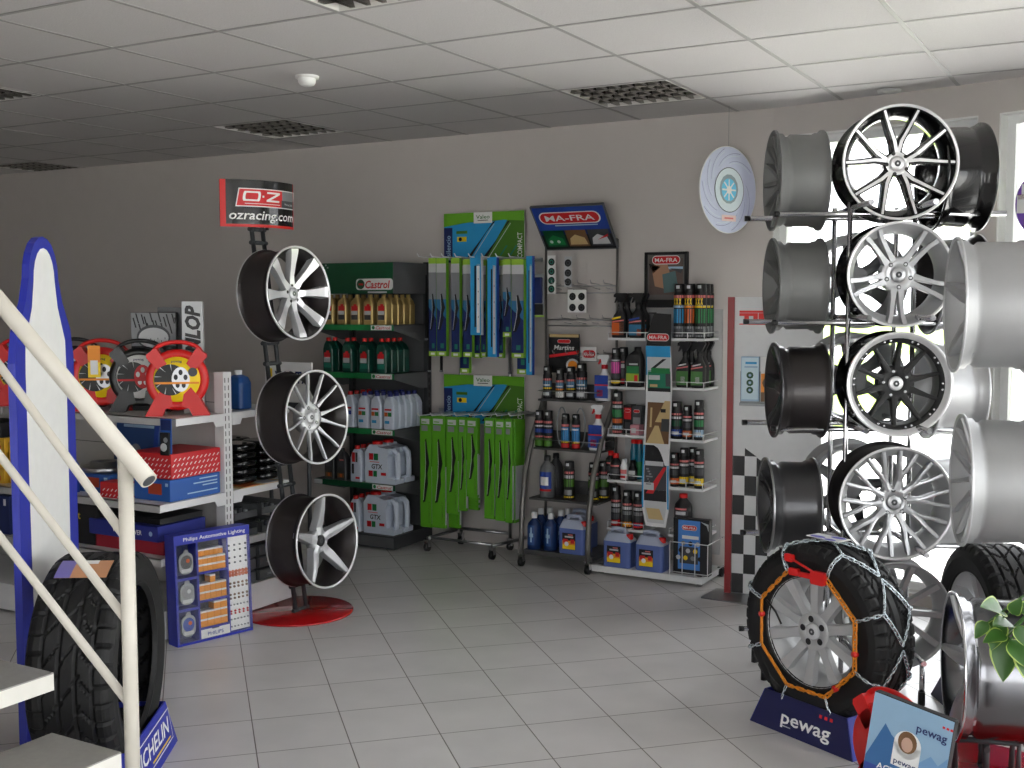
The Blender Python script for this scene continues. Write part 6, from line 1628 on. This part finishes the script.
# curved picture panel
bx0, bx1 = on_y(645.5, 400, 6.05).x, on_y(670, 400, 6.05).x
PYT = [(346, 648, 6.03), (380, 646, 6.045), (430, 648, 6.06), (470, 645.5, 6.055), (500, 643, 6.04), (524, 646, 6.03)]
bcx = (bx0 + bx1) / 2
t = thing('picture_panel', 'tall wavy panel of car pictures down the middle of the white stand', 'display panel', (bcx, 6.05, 0))
hw0 = (bx1 - bx0) / 2
zt_, zb_ = zy(346, 6.04, 657), zy(527, 6.04, 657)
def wav(u):                                                      # u 0 at the top .. 1 at the bottom: centre shift, half width, depth
    cx = .012 * math.sin(u * 6.0 + .6) - .008 * u; hw = hw0 * (1.0 + .12 * u + (-.0 if u < .9 else -(u - .9) * 3.2)); y = -.02 * math.cos(u * 5.0)
    return cx, hw, y
N = 36
def wstrip(b, u0, u1, a0, a1, d, m, n=8, fn=None):
    vs = []
    for i in range(n + 1):
        u = u0 + (u1 - u0) * i / n; cx, hw, y = wav(u); z = zt_ + (zb_ - zt_) * u
        q0, q1 = (a0, a1) if fn is None else fn(i / n, a0, a1)
        vs += [(cx + hw * q0, y - d, z), (cx + hw * q1, y - d, z)]
    b.add(vs, [(2 * i, 2 * i + 2, 2 * i + 3, 2 * i + 1) for i in range(n)], m)
b = MB()
for i in range(N):
    pass
vs = []
for i in range(N + 1):
    u = i / N; cx, hw, y = wav(u); z = zt_ + (zb_ - zt_) * u
    vs += [(cx - hw, y, z), (cx + hw, y, z), (cx + hw, y + .008, z), (cx - hw, y + .008, z)]
b.add(vs, [f_ for i in range(N) for f_ in ((4 * i, 4 * i + 1, 4 * i + 5, 4 * i + 4), (4 * i + 1, 4 * i + 2, 4 * i + 6, 4 * i + 5), (4 * i + 2, 4 * i + 3, 4 * i + 7, 4 * i + 6), (4 * i + 3, 4 * i, 4 * i + 4, 4 * i + 7))] + [(0, 3, 2, 1), (4 * N, 4 * N + 1, 4 * N + 2, 4 * N + 3)], SWH); b.build('panel', t)
b = MB(); TL = mat('teal_car_print', (24, 120, 92), .5)
wstrip(b, 0, .06, -.98, .98, .001, CYANPR); wstrip(b, .06, .14, -.86, .94, .001, LTGREY)
wstrip(b, .07, .12, -.6, .3, .0016, BLKPR, fn=lambda q, a, c: (.35 - q * .9, .65 - q * .9))
wstrip(b, .12, .245, -.86, .94, .001, TL); wstrip(b, .12, .15, -.6, .9, .0016, MIDGREEN); wstrip(b, .16, .185, -.8, .1, .0018, LTGREY); wstrip(b, .15, .22, .55, .92, .0018, DKGREYPR); wstrip(b, .21, .225, -.7, -.1, .0018, BEIGEPR); wstrip(b, .23, .25, -.86, .94, .0014, BLKPR)
wstrip(b, .25, .33, -.94, .96, .001, SWH)
wstrip(b, .31, .54, -.84, .92, .0014, BROWNPR); wstrip(b, .30, .42, -.1, .92, .0018, BEIGEPR, fn=lambda q, a, c: (.5 - .7 * q, .92)); wstrip(b, .44, .54, -.8, .6, .0018, BEIGEPR, fn=lambda q, a, c: (-.2 - .6 * q, .1 + .5 * q)); wstrip(b, .34, .45, -.6, -.45, .002, BEIGEPR); wstrip(b, .40, .47, .3, .9, .002, DKGREYPR); wstrip(b, .345, .365, .2, .6, .0022, BLKPR)
wstrip(b, .55, .66, -.86, .9, .0014, BLKPR, fn=lambda q, a, c: (-.86, -.2 + .9 * q ** .5)); wstrip(b, .64, .665, -.8, .6, .0018, LTGREY)
wstrip(b, .66, .80, -.84, .84, .0012, DKGREYPR); wstrip(b, .67, .82, -.84, .5, .0016, REDPR, fn=lambda q, a, c: (.6 - 1.3 * q, .85 - 1.0 * q)); wstrip(b, .76, .80, -.84, -.1, .002, LTGREY); wstrip(b, .80, .86, -.84, .84, .0014, BLKPR)
for k in range(7): wstrip(b, .68 + .014 * k, .688 + .014 * k, -.7 + .11 * (k % 3), -.5 + .1 * (k % 4), .0022, GREYPR, n=1)
wstrip(b, .86, .98, -.8, .8, .0012, LTGREY); wstrip(b, .90, .96, -.7, .7, .0018, BEIGEPR, fn=lambda q, a, c: (-.7 + .1 * q, .3 + .4 * q))
wstrip(b, .55, .9, -1.0, -.88, .0014, CYANPR); wstrip(b, .66, .9, .88, 1.0, .0014, CYANPR); wstrip(b, 0, .16, -1.0, -.9, .0013, CYANPR)
b.build('pictures', t)
b = MB(); z0, z1 = zy(346, 6.04, 657), zy(312, 6.04, 657); cx, hw, y = wav(0)
b.prism([(cx - hw * .95, z0 + .002), (cx + hw, z0 + .002), (cx + hw, z1 - .012), (cx - hw * .35, z1 - .006), (cx - hw * .55, z1 - .05), (cx - hw * .8, z1 - .11)], y, y + .01, BLKPR)
b.box(cx - hw * .8, y, z1 - .012, cx - hw * .2, y + .01, z1 - .002, BLKPR); b.build('black_top', t)
b = MB(); oval(b, cx, z0 + .05, hw * .9, .022, y - .0008); b.build('logo', t)
# framed poster standing on the stand
zf0, zf1 = zy(307.5, 6.325, 666), zy(252, 6.325, 666); x0, x1 = on_y(645, 280, 6.32).x, on_y(687.5, 280, 6.32).x
t = thing('framed_poster', 'black framed poster with red oval logo standing above the white stand', 'framed poster', ((x0 + x1) / 2, 6.325, zf0))
hw, h_ = (x1 - x0) / 2, zf1 - zf0
b = MB(); b.box(-hw, -.005, 0, hw, .014, h_, BLKPR)
for q in ((-hw, 0, -hw + .016, h_), (hw - .016, 0, hw, h_), (-hw, 0, hw, .045), (-hw, h_ - .016, hw, h_)): b.box(q[0], -.016, q[1], q[2], -.005, q[3], BLACK)
b.build('frame', t)
b = MB(); y = -.0056; ix, iz0, iz1 = hw - .017, .046, h_ - .017
b.quad(-ix, iz0, ix, iz1, y, mat('dusk_grey_print', (96, 92, 90), .5)); b.quad(-ix * .9, iz0 + .03, ix * .9, iz1 - .02, y - .0004, mat('dusk_brown_print', (92, 76, 70), .5)); b.quad(-ix * .3, iz0 + .18, ix * .9, iz1 - .07, y - .0008, SKYPR)
b.poly([(-ix * .8, iz0 + .2), (ix * .0, iz0 + .24), (ix * .2, iz0 + .16), (ix * .1, iz0 + .06), (-ix * .6, iz0 + .08)], y - .0012, mat('warm_tan_print', (170, 128, 100), .5)); b.poly([(-ix * .2, iz0 + .15), (ix * .5, iz0 + .17), (ix * .7, iz0 + .05), (-ix * .1, iz0 + .04)], y - .0016, mat('slate_teal_print', (80, 110, 112), .5))
b.poly([(-ix * .95, iz1 - .05), (-ix * .3, iz1 - .07), (-ix * .7, iz1 - .11)], y - .0012, BLKPR); b.poly([(ix * .2, iz1 - .08), (ix * .9, iz1 - .085), (ix * .8, iz1 - .11)], y - .0014, DKGREYPR)
oval(b, 0, iz1 - .03, hw * .66, .026, y - .002); b.build('picture', t)
# ------------------------------------------------------------------ goods on the white stand
YI = MYF + .045
PTB = Proto(lambda: trigger_bottle(.092, .058, .262, BLKPR, BLACK, [(-.42, .06, .42, .34, AMBER, 0.0), (-.42, .34, .42, .37, pr_, .01), (.1, .06, .42, .34, DKGREYPR, 0), (-.42, .4, .2, .44, YELPR, .012)]))
PTB2 = Proto(lambda: trigger_bottle(.092, .058, .262, BLKPR, BLACK, [(-.42, .06, .42, .30, mat('blue_teal_label', (40, 110, 150), .5), 0), (-.42, .33, .42, .36, pr_, .01), (-.42, .38, .3, .42, BLUEPR, .012), (.12, .06, .42, .2, AMBER, 0)]))
PTB3 = Proto(lambda: trigger_bottle(.084, .058, .262, BLKPR, BLACK, [(-.42, .06, .42, .36, mat('dull_green_label', (70, 120, 60), .5), .0), (-.1, .1, .2, .24, LTGREY, 0), (-.42, .4, .42, .43, pr_, .012), (-.3, .46, .3, .49, LTGREY, .012)]))
G = 'black trigger bottles on the white stand'
drop(PTB, 619, YI, LZ[0], 'black trigger bottle with orange label on the top shelf of the white stand', G); drop(PTB2, 636, YI, LZ[0], 'black trigger bottle with blue label on the top shelf of the white stand', G)
drop(PTB, 625, YI + .09, LZ[0], 'black trigger bottle behind the orange-labelled one on the white stand', G); drop(PTB2, 641, YI + .09, LZ[0], 'black trigger bottle behind the blue-labelled one on the white stand', G)
PINK = Proto(lambda: spray_can(.028, .225, [(.66, .7, 1.4, LTGREY), (.34, .64, 1.5, PINKPR), (.2, .32, 1.4, DKGREYPR), (.08, .16, 1.4, YELPR)]))
drop(PINK, 615.5, YI, LZ[1], 'pink and black spray can on the second shelf of the white stand', 'cans on the white stand')
PBK = Proto(lambda: spray_can(.03, .228, [(.6, .64, 1.4, pr_), (.46, .56, 1.4, LTGREY), (.2, .42, 1.3, DKGREYPR), (.05, .18, 1.2, REDPR)]))
drop(PBK, 623, YI + .08, LZ[1], 'plain black spray can behind the pink one', 'cans on the white stand')
PSB = Proto(lambda: oil_bottle(.11, .062, .235, BLKPR, BLACK, [(-.36, .12, .36, .34, mat('lime_label', (150, 180, 50), .5), 0), (-.34, .34, .36, .52, MIDGREEN, 0), (-.2, .55, .3, .59, LTGREY, 0), (.1, .12, .3, .3, REDPR, 1)], .18, 'care_bottle'))
drop(PSB, 634, YI, LZ[1], 'black bottle with lime green label on the second shelf of the white stand', 'care bottles')
PST = Proto(lambda: spray_can(.032, .25, [(.72, .77, 1.4, pr_), (.62, .68, 1.4, LTGREY), (.4, .58, 1.4, MIDGREEN), (.26, .36, 1.4, AMBER), (.12, .2, 1.4, SKYPR), (.03, .08, 1.4, pr_)]))
drop(PST, 617.5, YI, LZ[2], 'tall spray can with green and orange stripes on the third shelf', 'cans on the white stand')
def gift(label, px0, px1, h, yy, z, m, pr=None):
    x0, x1 = on_y(px0, 430, yy).x, on_y(px1, 430, yy).x
    t = thing('care_kit_box', label, 'box', ((x0 + x1) / 2, yy, z)); hw = (x1 - x0) / 2
    b = MB(); b.bbox(-hw, 0, 0, hw, .07, h, m, .002); b.build('carton', t)
    if pr:
        b = MB(); pr(b, hw, h); b.build('print', t)
gift('red and black care kit box standing beside the tall striped can', 623.5, 631.5, .17, YI + .03, LZ[2], BLKPR, lambda b, hw, h: (b.quad(-hw * .9, h * .5, hw * .9, h * .9, -.0008, REDPR), oval(b, 0, h * .8, hw * .7, .01, -.0014, False), b.quad(-hw * .7, h * .1, hw * .7, h * .4, -.0008, DKGREYPR)))
gift('dark grey care kit box next to the red and black one', 632, 641, .165, YI + .03, LZ[2], DKGREYPR, lambda b, hw, h: (oval(b, 0, h * .82, hw * .7, .01, -.0008, False), b.quad(-hw * .8, h * .3, hw * .8, h * .6, -.0008, GREYPR)))
gift('small pinkish carton in front of the dark grey care kit box', 630, 639, .06, YI - .03, LZ[2], mat('dusty_pink_carton', (190, 130, 140), .5), lambda b, hw, h: b.quad(-hw * .7, h * .2, hw * .3, h * .7, -.0008, LTGREY))
PRC = Proto(lambda: round_bottle(.034, .155, BLKPR, RED, [(.5, .56, 1, pr_), (.2, .42, 1, DKGREYPR)], .45, .026))
drop(PRC, 616, YI, LZ[3], 'short black bottle with red cap on the fourth shelf', 'small bottles on the fourth shelf')
drop(PRC, 611, YI + .09, LZ[3], 'black bottle with red cap behind the short one on the fourth shelf', 'small bottles on the fourth shelf')
PWS = Proto(lambda: round_bottle(.024, .125, WPLAS, WPLAS, [(.3, .5, 1, pr_), (.1, .24, 1, REDPR)], .6, .02))
drop(PWS, 624.5, YI, LZ[3], 'small white bottle with red print on the fourth shelf', 'small bottles on the fourth shelf')
PBG = Proto(lambda: round_bottle(.022, .235, mat('blue_green_plastic', (10, 96, 120), .3), RED, [(.1, .45, 1.2, MIDGREEN)], .75, .022))
for k, px in enumerate((634, 639.5)): drop(PBG, px, YI + .07, LZ[3], f'slim blue-green bottle with red cap on the fourth shelf, {("nearer the small white bottle", "nearer the picture panel")[k]}', 'slim blue-green bottles')
PSM = Proto(lambda: round_bottle(.026, .12, BLKPR, BLACK, [(.3, .5, .9, LTGREY), (.1, .26, .9, DKGREYPR)], .6, .03))
drop(PSM, 633, YI, LZ[3], 'tiny black bottle in front of the blue-green bottles', 'small bottles on the fourth shelf')
def bandB(a, c): return [(.62, .67, 1.4, pr_), (.5, .58, 1.4, LTGREY), (.36, .46, 1.4, GREYPR), (.2, .34, 1.4, DKGREYPR), (.04, .18, 1.4, a), (.09, .15, .7, c)]
L5 = [Proto(lambda a=a, c=c, h=h: spray_can(.0305, h, bandB(a, c))) for a, c, h in ((REDPR, LTGREY, .245), (ORGPR, YELPR, .222), (REDPR, BLUEPR, .222))]
for k, px in enumerate((616.5, 627.8, 639)): drop(L5[k], px, YI, LZ[4], f'black and silver spray can on the fifth shelf, {("farthest from", "second from", "next to")[k]} the picture panel', 'cans on the fifth shelf')
drop(PF, 621, 6.05, ZT, 'blue screenwash canister on the bottom tray of the white stand, next to the cart', 'screenwash canisters')
drop(PF, 653.5, 6.05, ZT, 'blue screenwash canister on the bottom tray of the white stand, next to the wire basket', 'screenwash canisters')
x0, x1 = on_y(673, 560, 6.03).x, on_y(709, 560, 6.03).x; hk_ = zy(519, 6.03, 690) - ZT
t = thing('catalogue_box', 'black box with blue advertising picture in the wire basket of the white stand', 'box', ((x0 + x1) / 2, 6.03, ZT)); hw = (x1 - x0) / 2
b = MB(); b.bbox(-hw, 0, .001, hw, .05, hk_, BLKPR, .002); b.build('carton', t)
b = MB(); y = -.0008; b.quad(-hw * .72, .03, hw * .5, hk_ * .97, y, mat('azure_poster_print', (70, 130, 205), .5)); oval(b, -.01, hk_ * .84, hw * .42, .015, y - .0006); b.quad(-hw * .5, hk_ * .64, hw * .42, hk_ * .7, y - .0006, PAPER); b.quad(-hw * .62, hk_ * .2, hw * .4, hk_ * .5, y - .0006, DKGREYPR)
for k in range(10): b.disc(-hw * .7 + k * hw * .135, hk_ * (.3 + .13 * ((k * 7) % 3)), .014, y - .001 - .0002 * k, (LTGREY, BLKPR, GREYPR, YELPR)[k % 4], n=8)
b.poly([(hw * .5, hk_ * .97), (hw * .96, hk_ * .93), (hw * .96, hk_ * .8), (hw * .86, hk_ * .9)], y - .001, LTGREY); b.build('picture', t)
XX = [Proto(lambda c=c, d=d: spray_can(.033, .31, [(.74, .79, 1.4, pr_), (.58, .61, 1.4, GREYPR), (.28, .54, 1.5, c), (.56, .60, 1.3, d), (.03, .22, 1.4, GREYPR), (.06, .18, .8, DKGREYPR)])) for c, d in ((CYANPR, SKYPR), (AMBER, ORGPR), (MIDGREEN, YELPR))]
def xlab(P):
    if P.root is None: return
for k, px in enumerate((678, 688.5, 699.3)):
    o = drop(XX[k], px, YI, RZ_[0], f'tall black spray can with {("blue", "orange", "green")[k]} label and yellow letters beside the framed poster', 'tall cans beside the poster')
    b = MB()
    for i in range(3):
        a = -.55 + .5 * i; r = .0344
        for s in (-1, 1):
            vs = [(r * math.sin(a + s * u), -r * math.cos(a + s * u), .19 + v) for u, v in ((-.2, 0), (-.08, 0), (.2, .038), (.08, .038))]; b.add(vs, [(0, 1, 2, 3)], YELPR)
    b.build('lettering', o)
for k in range(2): drop(XX[2], 703.5 + 3 * k, YI + .08 + .08 * k, RZ_[0], f'tall black spray can {("one", "two")[k]} behind the green-labelled one beside the poster', 'tall cans beside the poster')
for k, (px, dy) in enumerate(((683, 0), (697.5, 0), (689, .09), (701, .08), (706, .15))):
    drop(PTB3, px, YI + dy, RZ_[1], ('black trigger bottle with green label next to the picture panel', 'black trigger bottle with green label at the shelf corner', 'black trigger bottle in the second row next to the picture panel', 'black trigger bottle in the second row at the shelf corner', 'black trigger bottle in the last row at the shelf corner')[k], G)
MC = [Proto(lambda a=a, h=h, c=c, r=r: spray_can(r, h, [(.64, .69, 1.4, pr_), (.54, .6, 1.4, LTGREY), (.34, .5, 1.4, c), (.08, .26, 1.4, a), (.12, .2, .7, LTGREY)])) for a, h, c, r in ((BLUEPR, .215, DKGREEN, .034), (AMBER, .195, DKGREYPR, .028), (SKYPR, .228, MIDGREEN, .03), (YELPR, .225, DKGREYPR, .029))]
for k, (m_, px) in enumerate(((0, 676.5), (1, 687.3), (2, 698.7))): drop(MC[m_], px, YI, RZ_[2], f'black spray can on the third shelf beside the picture panel, {("nearest to it", "in the middle, shortest", "at the shelf corner")[k]}', 'cans on the third shelf')
for k, (m_, px, dy) in enumerate(((1, 675, 0), (3, 684.5, .02), (3, 693.5, .07), (3, 699.5, 0))): drop(MC[m_], px, YI + dy, RZ_[3], f'black spray can on the fourth shelf beside the picture panel, {ORD[k]} from it', 'cans on the fourth shelf')
PBR = Proto(lambda: round_bottle(.052, .235, BLKPR, RED, [(.48, .6, .9, DKGREYPR), (.5, .58, .6, LTGREY), (.62, .66, .7, pr_), (.2, .4, .8, DKGREYPR)], .4, .022))
drop(PBR, 684, YI + .01, RZ_[4], 'big black bottle with red cap above the wire basket', 'care bottles')
# ------------------------------------------------------------------ red and white display wall panel
c = on_z(725, 593); e2 = on_z(783, 590)
az6 = 172.0; L6 = .50
t = thing('brochure_display', 'white display panel with red edge, chequered foot and brochures beside the wheel rack', 'display panel', (c.x, c.y + .0, 0), az_rz(az6))
H6 = zy(297, c.y, 730)
b = MB(); b.box(.035, -.012, .01, L6, .012, H6, SWH); b.build('board', t)
b = MB(); b.box(0, -.03, .01, .035, .03, H6, DKRED); b.build('red_edge', t)
b = MB(); b.prism([(-.10, -.16), (.2, -.22), (.55, -.16), (.6, .06), (-.06, .06)], 0, .008, STEEL, Matrix(((1, 0, 0, 0), (0, 0, 1, 0), (0, 1, 0, 0), (0, 0, 0, 1)))); b.build('foot_plate', t)
b = MB(); y = -.0135; S = .064; SZh = .108
cx0 = .036
for i in range(8):
    for j in range(14):
        xx0, xx1 = cx0 + i * S, cx0 + (i + 1) * S; z0 = .012 + j * SZh; top_ = lambda x: .86 - .75 * (x - cx0)
        if (i + j) % 2: continue
        if xx1 > L6: continue
        zt0, zt1 = min(z0 + SZh, top_(xx0)), min(z0 + SZh, top_(xx1))
        if zt0 <= z0 + .004 and zt1 <= z0 + .004: continue
        b.add([(xx0, y, z0), (xx1, y, z0), (xx1, y, max(z0, zt1)), (xx0, y, max(z0, zt0))], [(0, 1, 2, 3)], BLKPR)
b.build('chequers', t)
b = MB(); zr = H6 - .125; RW = mat('bright_red_print', (224, 40, 40), .5)
b.quad(.06, zr + .04, .36, zr + .052, y, RW); b.txt('TIRES', .20, zr + .010, .055, y - .0004, RW, w=.28, bold=.16); b.quad(.06, zr - .024, .36, zr - .018, y, RW); b.build('lettering', t)
for k in range(2):
    x = c.x; xx = .075 + k * .105
    p_ = Matrix.Translation(t.location) @ Matrix.Rotation(t.rotation_euler.z, 4, 'Z') @ Vector((xx + .05, -.035, H6 - .56))
    q = thing('brochure', ('white and pale blue brochure with green plants on the display panel', 'white and orange brochure beside the pale blue one, half hidden by a wheel')[k], 'brochure', p_, az_rz(az6))
    b = MB(); b.box(-.048, 0, 0, .048, .018, .24, (SKYPR, PAPER)[k]); b.build('cover', q)
    b = MB()
    if k == 0:
        b.quad(-.044, .01, .044, .235, -.0006, mat('ice_blue_print', (205, 226, 236), .5)); b.quad(-.025, .2, .035, .212, -.001, CYANPR); b.quad(-.03, .18, .04, .19, -.001, SKYPR)
        for i in range(3): b.disc(.0, .06 + .04 * i, .019, -.001 - .0002 * i, DKGREEN, n=9); b.disc(.0, .06 + .04 * i, .008, -.0018, SKYPR, n=7)
    else: b.quad(-.046, .02, .046, .15, -.0006, ORGPR); b.quad(-.046, .0, .046, .05, -.001, BROWNPR); b.disc(-.01, .1, .03, -.0014, BROWNPR, n=8)
    b.build('print', q)
b = MB(); b.box(.07, -.04, H6 - .585, .30, -.012, H6 - .57, CLEARP); b.box(.07, -.016, H6 - .585, .30, -.012, H6 - .4, CLEARP); b.build('brochure_holder', t)
